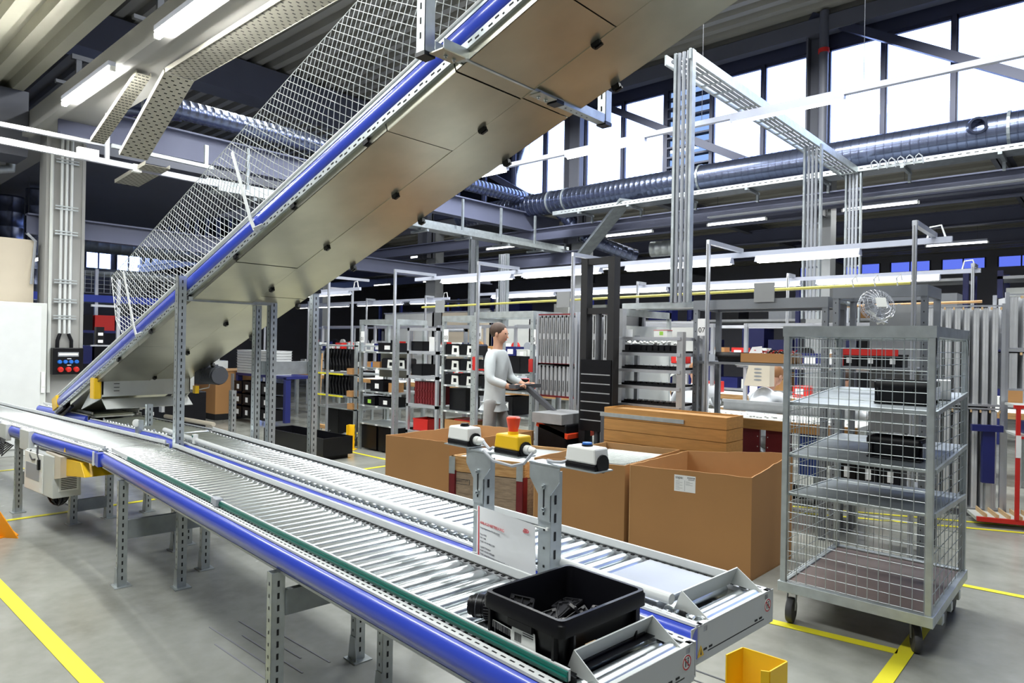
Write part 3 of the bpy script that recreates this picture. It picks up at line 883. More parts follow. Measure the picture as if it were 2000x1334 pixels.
# belly sheets: near run and far run, each in segments
segs = [0.12, 2.45, 4.3, 6.05, 6.6, 7.22, 9.0, SE]
for i in range(len(segs) - 1):
    a, b = segs[i] + 0.004, segs[i + 1] - 0.004
    part(MB(FI).box(a, b, 0.0, 0.47, -0.082 - 0.002 * (i % 2), -0.078 - 0.002 * (i % 2)).box(a, b, 0.0, 0.003, -0.082, -0.036), 'belly_sheet', 'belly', inc)
for i, (a, b) in enumerate(((0.12, 3.7), (3.7, 6.6), (6.6, SE))):
    part(MB(FI).box(a + 0.004, b - 0.004, 0.47, 0.88, -0.072, -0.068).box(a + .004, b - .004, 0.466, 0.47, -0.085, -0.068).box(a + .004, b - .004, 0.877, 0.88, -0.072, 0.05), 'belly_sheet', 'belly', inc)
part(MB(FI).box(0.1, SE, 0.03, 0.86, 0.06, 0.07), 'belt', 'rubber', inc)
part(MB(FI).box(0, SE, 0.86, 0.89, -0.03, 0.12), 'side_frame', 'white_metal', inc)
clip = MB(FI)
clips = []
for k in range(13):
    clips.append((1.2 + k * 0.78, -0.005)); clips.append((1.5 + k * 0.80, 0.468)); clips.append((1.9 + k * 0.84, 0.876))
cm = MB().box(-0.022, 0.022, -0.012, 0.014, -0.018, 0.012).box(-0.012, 0.03, -0.006, 0.008, -0.026, -0.014).box(-0.026, -0.016, -0.010, 0.016, -0.010, 0.016)
cme = me_of(cm, 'belly_clip', 'black')
for (x, y) in clips:
    z = -0.048 if y < 0 else -0.088
    piece(cme, 'belly_clip', inc, FI @ Matrix.Translation((x, y, z)))
# wire mesh guard: upright panel with a bent foot, diamonds of crossing wires
mesh_ = MB(FI)
S0, S1, H1, HB = 2.1, 8.4, 0.70, 0.28
def gp(s, h):
    y = -0.035 if h > HB else -0.035 + (HB - h) / (HB - 0.125) * 0.05
    return (s, y, h)
pitch = 0.064
k = 0
for sgn in (1, -1):
    c = S0 - (H1 if sgn > 0 else 0)
    while c < S1 + (0 if sgn > 0 else H1):
        pts = []
        for h in (0.125, HB, H1):
            s = c + sgn * h if sgn > 0 else c - h + 0.0
            pts.append((s, h))
        out = []
        for i in range(2):
            (sa, ha), (sb, hb_) = pts[i], pts[i + 1]
            lo, hi = 0.0, 1.0
            ds = sb - sa
            if abs(ds) > 1e-9:
                t0 = (S0 - sa) / ds; t1 = (S1 - sa) / ds
                if t0 > t1: t0, t1 = t1, t0
                lo, hi = max(lo, t0), min(hi, t1)
            if hi > lo:
                P = [(sa + ds * lo, ha + (hb_ - ha) * lo), (sa + ds * hi, ha + (hb_ - ha) * hi)]
                mesh_.tube(gp(*P[0]), gp(*P[1]), 0.0021, 4)
        c += pitch * 1.0
mesh_.path([gp(S0, 0.125), gp(S0, HB), gp(S0, H1), gp(S1, H1), gp(S1, HB), gp(S1, 0.125), gp(S0, 0.125)], 0.0028, 5)
part(mesh_, 'wire_mesh', 'mesh', inc, kind='stuff')
for s in (2.42, 4.55, 7.05):
    mb = MB(FI)
    for p, q in (((s, -0.045, 0.62), (s + 0.10, -0.045, 0.06)), ((s + 0.10, -0.045, 0.06), (s + 0.13, -0.045, -0.02)), ((s + 0.13, -0.045, -0.02), (s + 0.20, -0.02, -0.02))):
        mb.bar(p, q, 0.006, 0.030, (1, 0, 0.2))
    br = part(mb, 'guard_bracket', 'white_metal', inc)
    part(MB(FI).rev([(0.011, 0), (0.011, 0.006), (0.006, 0.006), (0.006, 0.012)], (s + 0.185, -0.022, -0.02), (0, -1, 0), 6), 'bolt', 'roller', br)
# cross carrier under the belt at the top, with its hanging struts
XC = -2.30; ZC = 2.915
cc = part(MB().box(XC - 0.03, XC + 0.03, 2.04, 2.86, ZC - 0.008, ZC - 0.003).box(XC - 0.03, XC - 0.026, 2.04, 2.86, ZC - 0.004, ZC + 0.045).box(XC + 0.026, XC + 0.03, 2.04, 2.86, ZC - 0.004, ZC + 0.045), 'cross_carrier', 'galv', inc)
hh = MB()
holes(hh, (XC, 2.2, ZC - 0.008), (XC, 2.75, ZC - 0.008), 9, 0.012, 0.008, (0, 0, -1), None)
part(hh, 'slots', 'black_matt', cc)
for q0, q1 in ((2.02, 2.16), (2.7, 2.84)):
    part(MB().box(XC - 0.045, XC + 0.045, q0, q1, ZC - 0.014, ZC - 0.008), 'bracket_plate', 'belly', cc)
c2 = part(MB().box(XC - 0.028, XC + 0.028, 2.88, 3.34, ZC - 0.012, ZC - 0.007).box(XC - 0.028, XC - 0.024, 2.88, 3.34, ZC - 0.008, ZC + 0.04).box(XC + 0.024, XC + 0.028, 2.88, 3.34, ZC - 0.008, ZC + 0.04), 'cross_carrier', 'galv', inc)
hh = MB()
holes(hh, (XC, 2.9, ZC - 0.012), (XC, 3.2, ZC - 0.012), 6, 0.012, 0.008, (0, 0, -1), None)
part(hh, 'slots', 'black_matt', c2)
for y, z1 in ((2.03, 3.9), (2.885, 3.06), (3.35, 3.10)):
    y0 = y
    xo = -0.085 if y < 2.1 else 0.0
    mb = MB().box(XC - 0.03 + xo, XC + 0.03 + xo, y0 - 0.03, y0 - 0.027, ZC - 0.0, z1).box(XC - 0.03 + xo, XC - 0.027 + xo, y0 - 0.03, y0 + 0.03, ZC, z1).box(XC + 0.027 + xo, XC + 0.03 + xo, y0 - 0.03, y0 + 0.03, ZC, z1)
    hs = part(mb, 'hanger', 'galv', inc)
    hh = MB()
    holes(hh, (XC + xo, y0 - 0.03, ZC + 0.04), (XC + xo, y0 - 0.03, z1), max(2, int((z1 - ZC) / 0.07)), 0.03, 0.010, (0, -1, 0), None)
    part(hh, 'slots', 'black_matt', hs, kind='stuff')
    part(MB().box(XC - 0.033 + xo, XC + 0.033 + xo, y0 - 0.033, y0 + 0.033, ZC - 0.02, ZC), 'end_cap', 'black', hs)
bl = MB()
for y in (2.08, 2.13, 2.74, 2.80):
    bl.rev([(0.011, 0), (0.011, 0.007), (0.005, 0.007), (0.005, 0.016)], (XC, y, ZC - 0.014), (0, 0, -1), 6)
part(bl, 'bolts', 'roller', cc)
# hopper / belt tail at the foot of the incline
hp = MB()
hp.prism([(-7.92, 0.84), (-7.35, 0.985), (-7.30, 1.03), (-7.30, 1.20), (-7.42, 1.20)], (0, 2.24, 0), (1, 0, 0), (0, 0, 1), (0, 0.012, 0))
hp.prism([(-7.92, 0.84), (-7.35, 0.985), (-7.30, 1.03), (-7.30, 1.20), (-7.42, 1.20)], (0, 3.06, 0), (1, 0, 0), (0, 0, 1), (0, 0.012, 0))
hp.slab((-7.30, 2.24, 1.01), (-7.30, 3.07, 1.01), (-7.30, 3.07, 1.20), (-7.30, 2.24, 1.20), -0.006)
hp.slab((-7.34, 2.25, 0.985), (-7.34, 3.06, 0.985), (-7.20, 3.06, 0.90), (-7.20, 2.25, 0.90), 0.006)
part(hp, 'tail_housing', 'light_grey', inc)
sl = MB()
for y in (2.34, 2.92):
    for k in range(3):
        sl.box(-7.293, -7.291, y, y + 0.05, 1.06 + 0.035 * k, 1.066 + 0.035 * k)
part(sl, 'vent_slots', 'black_matt', inc)
part(MB().box(-7.42, -7.30, 2.17, 2.235, 0.99, 1.19), 'yellow_cap', 'yellow', inc, bevel=0.008)
dm = MB().tube((-7.0, 3.12, 1.22), (-6.72, 3.12, 1.22), 0.085, 16).box(-7.1, -6.98, 3.03, 3.22, 1.12, 1.32)
dmp = part(dm, 'drive_motor', 'dark_grey', inc, True)
fn = MB()
for k in range(9):
    fn.tube((-6.98 + 0.028 * k, 3.12, 1.22), (-6.972 + 0.028 * k, 3.12, 1.22), 0.096, 16)
part(fn, 'cooling_fins', 'dark_grey', dmp)
part(MB().box(-7.28, -7.2, 3.10, 3.2, 1.12, 1.26), 'terminal_box', 'beige', inc, bevel=0.006)
part(MB().path([(-7.2, 3.16, 1.2), (-7.12, 3.2, 1.13), (-7.06, 3.16, 1.08), (-7.1, 3.08, 1.06)], 0.006, 5), 'motor_cable', 'white', inc, True)
part(MB().box(-7.28, -7.22, 3.09, 3.13, 1.01, 1.09), 'yellow_cap', 'yellow', inc)
# inner belly funnel
part(MB(FI).box(0.0, 0.16, -0.034, 0.0, -0.01, 0.12), 'rail_end', 'yellow', inc)
part(MB(FI).box(0.05, 0.5, 0.0, 0.03, -0.10, -0.035).box(0.1, 0.35, -0.03, 0.0, -0.075, -0.045), 'chain_guard', 'black', inc)

# portal that holds the incline
po = thing('support_portal', 'tall slotted steel portal straddling the incline in front of the blue rail', 'support', (-5.24, 2.5, 0))
slotted_post(po, -5.28, 2.14, 0.0, 2.06, 0.06, 0.06, name='post')
slotted_post(po, -5.24, 2.86, 0.0, 2.02, 0.06, 0.06, name='post')
part(MB().box(-5.27, -5.21, 2.17, 2.83, 1.872, 1.876).box(-5.27, -5.266, 2.17, 2.83, 1.874, 1.905).box(-5.214, -5.21, 2.17, 2.83, 1.874, 1.905), 'cross_bar', 'galv', po)
hh = MB(); holes(hh, (-5.24, 2.2, 1.872), (-5.24, 2.8, 1.872), 10, 0.012, 0.008, (0, 0, -1), None)
part(hh, 'slots', 'black_matt', po, kind='stuff')
part(MB().box(-5.275, -5.205, 2.825, 2.895, 2.02, 2.035), 'post_cap', 'black', po)
p2 = thing('support_trestle', 'pair of slotted steel posts joined by a grey channel behind the second conveyor', 'support', (-5.3, 3.0, 0))
slotted_post(p2, -5.30, 2.76, 0.0, 1.87, 0.06, 0.05, name='post')
slotted_post(p2, -5.22, 3.24, 0.0, 2.0, 0.06, 0.06, name='post')
part(MB().box(-5.26, -5.23, 2.90, 3.20, 1.30, 1.41).box(-5.30, -5.27, 2.79, 2.90, 1.30, 1.41), 'channel_beam', 'galv', p2)
part(MB().box(-5.26, -5.18, 3.2, 3.28, 2.0, 2.03), 'post_cap', 'black', p2)
p3 = thing('support_trestle', 'short slotted steel trestle under the foot of the incline', 'support', (-6.9, 2.7, 0))
slotted_post(p3, -6.62, 2.42, 0.0, 0.98, 0.05, 0.05, name='post')
slotted_post(p3, -6.30, 3.05, 0.0, 1.10, 0.05, 0.05, name='post')
part(MB().box(-6.64, -6.61, 2.44, 3.03, 0.5, 0.58), 'channel_beam', 'galv_dark', p3)
lim = thing('limit_switch', 'small round white sensor on a slotted post at the foot of the incline', 'sensor', (-6.28, 2.17, 0.80))
part(MB().box(-6.32, -6.24, 2.20, 2.24, 0.70, 0.88), 'holder', 'galv', lim)
part(MB().rev([(0.034, 0), (0.034, 0.014), (0.024, 0.018)], (-6.28, 2.20, 0.855), (0.5, -0.8, 0), 16), 'dial', 'white', lim, True)

# ================================================================== STANDS, BUTTON BOXES, NOTICE
def stand(u, label):
    r = thing('button_stand', label, 'stand', tuple(FA @ Vector((u, 1.745, 0.60))), math.radians(-4.8))
    F = FA @ Matrix.Translation((u, 1.745, 0))
    w_ = 0.030
    mb = MB(F).box(-w_, w_, -0.022, -0.019, 0.60, 1.15).box(-w_, -w_ + 0.003, -0.022, 0.034, 0.60, 1.15).box(w_ - 0.003, w_, -0.022, 0.034, 0.60, 1.15)
    part(mb, 'post', 'galv', r)
    # flared head plate
    part(MB(F).prism([(-0.028, 0.98), (0.028, 0.98), (0.028, 1.07), (0.072, 1.125), (0.072, 1.175), (-0.072, 1.175), (-0.072, 1.125), (-0.028, 1.07)], (0, -0.028, 0), (1, 0, 0), (0, 0, 1), (0, 0.004, 0)), 'head_plate', 'galv', r)
    part(MB(F).box(-0.074, 0.074, -0.03, 0.04, 1.175, 1.180), 'top_plate', 'galv', r)
    h = MB(F)
    holes(h, (0, -0.022, 0.66), (0, -0.022, 0.98), 5, 0.009, 0.009, (0, -1, 0), None)
    h.box(-0.003, 0.003, -0.0292, -0.028, 1.0, 1.10)
    holes(h, (w_, 0, 0.64), (w_, 0, 1.15), 8, 0.032, 0.010, (1, 0, 0), None)
    part(h, 'slots', 'black_matt', r)
    b = MB(F)
    for z in (1.02, 1.10):
        b.rev([(0.010, 0), (0.010, 0.007), (0.0055, 0.007), (0.0055, 0.014)], (0, -0.028, z), (0, -1, 0), 6)
    part(b, 'bolt', 'roller', r)
    return r


stand(-2.0, 'left slotted steel stand between the conveyors, under the emergency stop')
stand(-1.645, 'right slotted steel stand between the conveyors, next to the tote')


def button_box(u, v, z, rz, name, label, top, bm_, bh):
    r = thing(name, label, 'button box', tuple(FA @ Vector((u, v, z))), math.radians(-4.8) + rz)
    F = FA @ frame((u, v, z), rz)
    part(MB(F).box(-0.075, 0.075, -0.045, 0.045, -0.004, 0.0), 'carrier_plate', 'galv', r)
    part(MB(F).box(-0.066, 0.066, -0.037, 0.037, 0.0, 0.02), 'base', 'black', r, bevel=0.004)
    mb = MB(F)
    mb.add([(-0.066, -0.037, 0.02), (0.066, -0.037, 0.02), (0.066, 0.037, 0.02), (-0.066, 0.037, 0.02), (-0.061, -0.034, 0.073), (0.061, -0.034, 0.073), (0.061, 0.034, 0.073), (-0.061, 0.034, 0.073)],
           [(0, 3, 2, 1), (4, 5, 6, 7), (0, 1, 5, 4), (1, 2, 6, 5), (2, 3, 7, 6), (3, 0, 4, 7)])
    part(mb, 'lid', top, r, bevel=0.006)
    part(MB(F).rev([(0.0, 0), (0.030, 0), (0.030, 0.006), (0.0, 0.006)], (0.064, 0.0, 0.022), (1, 0, 0), 16), 'arch', 'black', r)
    if bm_ != 'mid_blue': part(MB(F).rev([(0.017, 0), (0.017, 0.022), (0.013, 0.024), (0.013, 0.040), (0.007, 0.05)], (0.068, 0, 0.024), (1, 0, 0), 12), 'cable_gland', 'white', r, True)
    if bh == 'stop':
        part(MB(F).tube((0, 0, 0.072), (0, 0, 0.084), 0.020, 16), 'button_collar', 'yellow', r, True)
        part(MB(F).rev([(0.019, 0), (0.019, 0.012), (0.021, 0.018), (0.026, 0.045), (0.026, 0.052), (0.022, 0.056)], (0, 0, 0.082), (0, 0, 1), 20), 'stop_button', 'orange_red', r, True)
    else:
        part(MB(F).tube((0, 0, 0.072), (0, 0, 0.079), 0.019, 16), 'button_collar', 'black', r, True)
        part(MB(F).tube((0, 0, 0.079), (0, 0, 0.085), 0.016, 16), 'button', bm_, r, True)
    return r


button_box(-2.125, 1.75, 1.187, 0.0, 'push_button_box', 'white push button box with black button, left of the emergency stop', 'white', 'black', 'n')
button_box(-1.835, 1.745, 1.187, 0.0, 'emergency_stop_box', 'yellow box with red mushroom emergency stop button on the left stand', 'yellow', 'red', 'stop')
button_box(-1.475, 1.745, 1.187, 0.0, 'push_button_box', 'white push button box with blue button, right of the right stand', 'white', 'mid_blue', 'n')
cb = MB(FA)
cb.path([(-2.01, 1.75, 1.212), (-1.98, 1.74, 1.20), (-1.95, 1.732, 1.190), (-1.93, 1.73, 1.2), (-1.915, 1.73, 1.195)], 0.006, 6)
cb.path([(-1.725, 1.745, 1.21), (-1.73, 1.70, 1.17), (-1.78, 1.69, 1.155), (-1.88, 1.69, 1.16), (-1.96, 1.71, 1.186)], 0.006, 6)
solo(cb, 'control_cable', 'cable', 'grey cables looping between the white button box and the emergency stop', 'cable', smooth=True)
cb = MB(FA).path([(-1.555, 1.742, 1.20), (-1.58, 1.735, 1.192), (-1.62, 1.735, 1.188), (-1.66, 1.75, 1.186)], 0.006, 6)
solo(cb, 'control_cable', 'cable', 'short grey cable on the right stand beside the white box with blue button', 'cable', smooth=True)

# notice sheet tied between the stands: slightly curved
FN = FA @ Matrix.Translation((-1.995, 1.712, 0.785))
nt_ = thing('notice_sheet', 'white laminated notice with red heading tied between the two stands', 'notice', tuple(FN @ Vector((0.15, 0, 0))), math.radians(-4.8))
Wn, Hn = 0.315, 0.19
def npos(a, b, off=0.0):
    x = 0.0 + a * Wn
    y = -0.022 * math.sin(a * PI) * (0.3 + b * 0.7) + 0.01 * (1 - b) * a - off
    z = (-0.005 + 0.190 * b) + (-0.012 * a) + (0.016 * math.sin(a * PI) * (1 - b) * 1.4) - 0.055 * a * (1 - b) + 0.018 * b * (1 - a) * 0 + 0.010 * math.sin(a * PI) * b
    return (x, y, z)
N1, N2 = 16, 8
mb = MB(FN)
vv = [npos(i / N1, j / N2) for i in range(N1 + 1) for j in range(N2 + 1)] + [tuple(Vector(npos(i / N1, j / N2)) + Vector((0, 0.0006, 0))) for i in range(N1 + 1) for j in range(N2 + 1)]
off = (N1 + 1) * (N2 + 1)
ff = []
for i in range(N1):
    for j in range(N2):
        a = i * (N2 + 1) + j
        ff.append((a, a + N2 + 1, a + N2 + 2, a + 1)); ff.append((a + off, a + 1 + off, a + N2 + 2 + off, a + N2 + 1 + off))
mb.add(vv, ff)
part(mb, 'sheet', 'paper', nt_, True)
mb = MB(FN)
for j in range(8):
    mb.quad(npos(0.035, j / 8, 0.0012), npos(0.058, j / 8, 0.0012), npos(0.058, (j + 1) / 8, 0.0012), npos(0.035, (j + 1) / 8, 0.0012))
part(mb, 'red_band', 'ink_red', nt_)
def ntext(s, size, a, b, m):
    p = Vector(npos(a, b, 0.0016)); q = Vector(npos(a + 0.3, b, 0.0016)); r = Vector(npos(a, b + 0.1, 0.0016))
    xd = (q - p).normalized(); yd = (r - p); yd = (yd - xd * yd.dot(xd)).normalized(); zd = xd.cross(yd)
    text(s, size, FN @ axes(p, xd, yd, zd), m, nt_)
ntext('ANLAGENBETREUUNG', 0.0150, 0.08, 0.66, 'ink_red')
ntext('Ansprechpersonen Fördertechnik', 0.0092, 0.08, 0.57, 'ink_grey')
ntext('Peter HUBL', 0.0085, 0.08, 0.44, 'ink_grey')
ntext('DW: 7305', 0.0085, 0.08, 0.37, 'ink_grey')
ntext('Mobil: +43 664 88631308', 0.0085, 0.08, 0.30, 'ink_grey')
ntext('Logistik Techniker', 0.0085, 0.08, 0.19, 'ink_grey')
ntext('Mobil: +43 664 8502680', 0.0085, 0.08, 0.12, 'ink_grey')
ntext('Email: anlagenbetreuung.systemlogistik@hnse.de', 0.0085, 0.08, 0.05, 'ink_grey')
p = Vector(npos(0.87, 0.86, 0.0016))
mb = MB(FN)
for k in range(20):
    a, b = 2 * PI * k / 20, 2 * PI * (k + 1) / 20
    for (ra, rb) in ((1.0, 0.86),):
        mb.quad(p + Vector((0.019 * math.cos(a), 0, 0.0075 * math.sin(a))), p + Vector((0.019 * math.cos(b), 0, 0.0075 * math.sin(b))), p + Vector((0.0155 * math.cos(b), 0, 0.0045 * math.sin(b))), p + Vector((0.0155 * math.cos(a), 0, 0.0045 * math.sin(a))))
mb.box(p.x - 0.011, p.x + 0.011, p.y - 0.0003, p.y + 0.0003, p.z - 0.0015, p.z + 0.0015)
part(mb, 'oval_logo', 'ink_red', nt_)
ti = MB(FN)
ti.tube((0.004, -0.002, 0.165), (-0.02, -0.008, 0.168), 0.0022, 5).tube((0.004, -0.002, 0.003), (-0.02, -0.008, 0.002), 0.0022, 5).tube((0.313, -0.002, 0.172), (0.37, 0.005, 0.170), 0.0022, 5)
ti.box(0.365, 0.375, 0.0, 0.008, 0.166, 0.175)
part(ti, 'cable_tie', 'white', nt_)

# ================================================================== TOTES
def tote(name, label, F, L, W, H, detail=True, group=None, cat='tote', m='black'):
    """open stacking box; local origin at bottom centre, L along x, W along y"""
    o = F @ Vector((0, 0, 0))
    r = thing(name, label, cat, tuple(o), 0, group)
    t = 0.004
    def ring(z, g):     # rounded rectangle half sizes
        return z, L / 2 - g, W / 2 - g
    def rr(hx, hy, z, rad=0.018, n=4):
        pts = []
        for cx, cy, a0 in ((hx - rad, hy - rad, 0), (-hx + rad, hy - rad, 90), (-hx + rad, -hy + rad, 180), (hx - rad, -hy + rad, 270)):
            for k in range(n + 1):
                a = math.radians(a0 + 90 * k / n)
                pts.append((cx + rad * math.cos(a), cy + rad * math.sin(a), z))
        return pts
    levels = [rr(L / 2 - .022, W / 2 - .022, 0), rr(L / 2 - .012, W / 2 - .012, H - .045), rr(L / 2, W / 2, H - .043), rr(L / 2, W / 2, H - .012), rr(L / 2 - .003, W / 2 - .003, H - .008), rr(L / 2 - .004, W / 2 - .004, H),
              rr(L / 2 - .014, W / 2 - .014, H), rr(L / 2 - .016, W / 2 - .016, H - .01), rr(L / 2 - .026, W / 2 - .026, .006)]
    n = len(levels[0])
    vs_ = []; fs = []
    for l in levels: vs_ += l
    for i in range(len(levels) - 1):
        for j in range(n):
            fs.append((i * n + j, i * n + (j + 1) % n, (i + 1) * n + (j + 1) % n, (i + 1) * n + j))
    fs.append(tuple(range(n - 1, -1, -1))); fs.append(tuple((len(levels) - 1) * n + j for j in range(n)))
    body = part(MB(F).add(vs_, fs), 'shell', m, r, True)
    if detail:
        rb = MB(F)
        for sx in (-1, 1):
            for sy in (-1, 1):
                rb.box(sx * (L / 2 - .03) - .004, sx * (L / 2 - .03) + .004, sy * (W / 2 - .008) - .008, sy * (W / 2 - .008) + .008, 0.0, H - .04)
                rb.box(sx * (L / 2 - .008) - .008, sx * (L / 2 - .008) + .008, sy * (W / 2 - .05) - .004, sy * (W / 2 - .05) + .004, 0.0, H - .04)
        part(rb, 'corner_rib', m, r)
        part(MB(F).box(-L / 2 + .003, L / 2 - .003, -W / 2 + .003, W / 2 - .003, 0.0, 0.008), 'base_rim', m, r, bevel=0.002)
        part(MB(F).box(-.045, .045, -W / 2 - .001, -W / 2 + .01, H - .062, H - .043).box(-.045, .045, W / 2 - .01, W / 2 + .001, H - .062, H - .043), 'grip', m, r)
    return r


FT = FA @ frame((-1.278, 1.430, 0.781), 0.0)
LT, WT, HT = 0.30, 0.360, 0.128
tb = tote('tote_box', 'black open plastic tote on the near conveyor, filled with black fan brackets', FT, LT, WT, HT)
# labels on the side that faces the camera
yl = -WT / 2 + 0.0085
lb = part(MB(FT).slab((-0.035, yl, 0.070), (0.05, yl, 0.066), (0.055, yl, 0.010), (-0.04, yl, 0.020), -0.0012), 'paper_label', 'white', tb)
part(MB(FT).slab((-0.115, yl + .002, 0.055), (-0.04, yl + .002, 0.050), (-0.04, yl + .002, 0.030), (-0.115, yl + .002, 0.035), -0.001), 'barcode_label', 'white', tb)
bc = MB(FT); random.seed(3)
x = -0.112
while x < -0.043:
    wv = random.choice((0.0012, 0.002, 0.003)); zt = 0.0545 - (x + 0.115) * 0.066; bc.box(x, x + wv, yl - 0.0004, yl + 0.0006, zt - 0.019, zt - 0.001); x += wv + random.choice((0.0014, 0.0025))
x = -0.025
while x < 0.0:
    wv = random.choice((0.0012, 0.002)); bc.box(x, x + wv, yl - 0.0020, yl - 0.0014, 0.028, 0.050); x += wv + 0.0018
for k in range(3):
    bc.box(0.006, 0.045, yl - 0.0020, yl - 0.0014, 0.062 - 0.006 * k, 0.064 - 0.006 * k)
part(bc, 'barcode', 'ink', tb)
part(MB(FT).box(-LT / 2 + .0, LT / 2 + .02, -WT / 2 - .004, WT / 2 + .012, -0.001, 0.0), 'skid', 'black', tb)

# brackets inside
def bracket_mesh(kind):
    mb = MB()
    if kind == 0:      # square plate with ribs
        s = 0.036
        mb.box(-s, s, -s, s, 0, 0.002)
        for a in range(0, 180, 45):
            c_, s_ = math.cos(math.radians(a)), math.sin(math.radians(a))
            mb.bar((-s * c_, -s * s_, 0.004), (s * c_, s * s_, 0.004), 0.003, 0.006)
        for sx in (-1, 1):
            for sy in (-1, 1): mb.tube((sx * s * .8, sy * s * .8, 0), (sx * s * .8, sy * s * .8, 0.009), 0.006, 8)
        mb.box(-s, s, -s, -s + .003, 0, .009).box(-s, s, s - .003, s, 0, .009).box(-s, -s + .003, -s, s, 0, .009).box(s - .003, s, -s, s, 0, .009)
    else:              # triangular lever
        mb.prism([(-0.045, -0.012), (0.045, -0.006), (0.045, 0.006), (-0.01, 0.03), (-0.045, 0.03)], (0, 0, 0), (1, 0, 0), (0, 1, 0), (0, 0, 0.002))
        mb.bar((-0.045, -0.012, .004), (0.045, -0.006, .004), 0.002, .008).bar((0.045, 0.006, .004), (-0.01, 0.03, .004), 0.002, .008).bar((-0.01, 0.03, .004), (-0.045, 0.03, .004), 0.002, .008).bar((-0.045, 0.03, .004), (-0.045, -0.012, .004), 0.002, .008).bar((-0.04, 0.025, .004), (0.04, 0, .004), 0.002, .006)
        for p in ((-0.038, -0.006), (-0.038, 0.024), (0.038, 0.0)): mb.tube((p[0], p[1], 0), (p[0], p[1], 0.010), 0.005, 8)
    return me_of(mb, 'bracket', 'black')
bms = [bracket_mesh(0), bracket_mesh(1)]
M['bracket_grey'] = mat('scuffed black plastic', (0.035, 0.035, 0.04), 0.28)
for b in bms: b.materials[0] = M['bracket_grey']
bl_ = [(-0.10, -0.085, 0.062, 0, 62, 10, 20, 'black ribbed fan plate leaning at the left wall of the tote'),
       (0.0, 0.04, 0.055, 1, 50, 5, 150, 'black lever bracket standing at the back of the tote'),
       (-0.03, -0.05, 0.035, 0, 15, -20, 50, 'black fan plate lying flat left of the middle of the tote'),
       (0.02, -0.10, 0.030, 1, -12, 14, 80, 'black lever bracket at the front corner of the tote'),
       (0.07, -0.03, 0.042, 1, 25, -15, 200, 'black lever bracket in the middle of the heap'),
       (0.09, 0.06, 0.040, 0, 35, 20, 35, 'black fan plate at the right wall of the tote'),
       (-0.06, 0.05, 0.030, 1, 8, 8, 300, 'black lever bracket behind the leaning plate'),
       (0.05, 0.11, 0.035, 1, 30, -10, 10, 'black lever bracket near the rear corner of the tote'),
       (0.0, -0.02, 0.018, 0, 5, 3, 75, 'black fan plate at the bottom of the heap'),
       (0.10, -0.11, 0.030, 1, 20, 25, 120, 'black lever bracket under the front right rim'),
       (-0.09, 0.12, 0.022, 0, 6, -8, 10, 'black fan plate in the far left corner of the tote'),
       (0.03, 0.0, 0.055, 1, -20, 30, 250, 'topmost black lever bracket crossing the heap')]
for (x, y, z, k, rx, ry, rz, lbl) in bl_:
    o = bpy.data.objects.new('fan_bracket', bms[k]); C.objects.link(o)
    o.matrix_world = FT @ Matrix.Translation((x, y * 0.92, z * 0.85 + 0.01)) @ Matrix.Rotation(math.radians(rz), 4, 'Z') @ Matrix.Rotation(math.radians(rx), 4, 'X') @ Matrix.Rotation(math.radians(ry), 4, 'Y')
    o['label'] = lbl; o['category'] = 'bracket'; o['group'] = 'fan brackets inside the black tote'

# camera lens lying on the rollers
fl = FA @ frame((-1.535, 1.315, 0.816), math.radians(10))
ln = thing('camera_lens', 'black camera lens lying on the rollers left of the tote', 'lens', tuple(fl @ Vector((0, 0, -0.036))))
prof = [(0.0, 0.0), (0.026, 0), (0.028, 0.004), (0.028, 0.012), (0.034, 0.016), (0.034, 0.045), (0.032, 0.046), (0.032, 0.05), (0.036, 0.052), (0.036, 0.075), (0.033, 0.078), (0.033, 0.088), (0.0, 0.086)]
part(MB(fl).rev(prof[1:-1], (-0.02, 0, 0), (0.93, 0.36, 0), 28), 'barrel', 'black', ln, True)
rg = MB(fl)
for k in range(28):
    a = 2 * PI * k / 28
    ax_ = Vector((0.93, 0.36, 0)).normalized(); u_ = ax_.orthogonal().normalized(); v_ = ax_.cross(u_)
    p = Vector((-0.02, 0, 0)) + ax_ * 0.054 + (u_ * math.cos(a) + v_ * math.sin(a)) * 0.036
    rg.bar(p, p + ax_ * 0.018, 0.004, 0.002)
part(rg, 'focus_ring', 'rubber', ln)
part(MB(fl).tube((0.004, 0.009, 0.0), (0.0065, 0.010, 0.0), 0.0345, 28), 'silver_mark_ring', 'dark_grey', ln)

# ================================================================== CONTROL BOX UNDER THE FAR RUN
FQ = axes((-6.82, 1.53, 0.315), Vector((0.94, 0.06, 0)).normalized(), Vector((-0.06, 0.94, 0)).normalized(), (0, 0, 1))
cbx = thing('control_cabinet', 'beige control cabinet hanging under the far run of the near conveyor', 'cabinet', (-6.6, 1.6, 0.34))
part(MB(FQ).box(0, 0.62, 0, 0.20, 0.0, 0.33), 'housing', 'light_grey', cbx, bevel=0.006)
part(MB(FQ).box(0.01, 0.42, -0.012, 0.0, 0.01, 0.32), 'door', 'white', cbx, bevel=0.004)
part(MB(FQ).box(0.05, 0.36, -0.0135, -0.012, 0.10, 0.23), 'type_plate', 'pvc', cbx)
part(MB(FQ).box(0.62, 0.628, 0.04, 0.18, 0.05, 0.20), 'fan_grille', 'white', cbx, bevel=0.003)
v_ = MB(FQ)
for k in range(9): v_.box(0.628, 0.6295, 0.055, 0.165, 0.065 + 0.014 * k, 0.071 + 0.014 * k)
part(v_, 'grille_slots', 'black_matt', cbx)
part(MB(FQ).box(0.36, 0.385, -0.03, -0.012, 0.2, 0.28), 'latch', 'black', cbx)
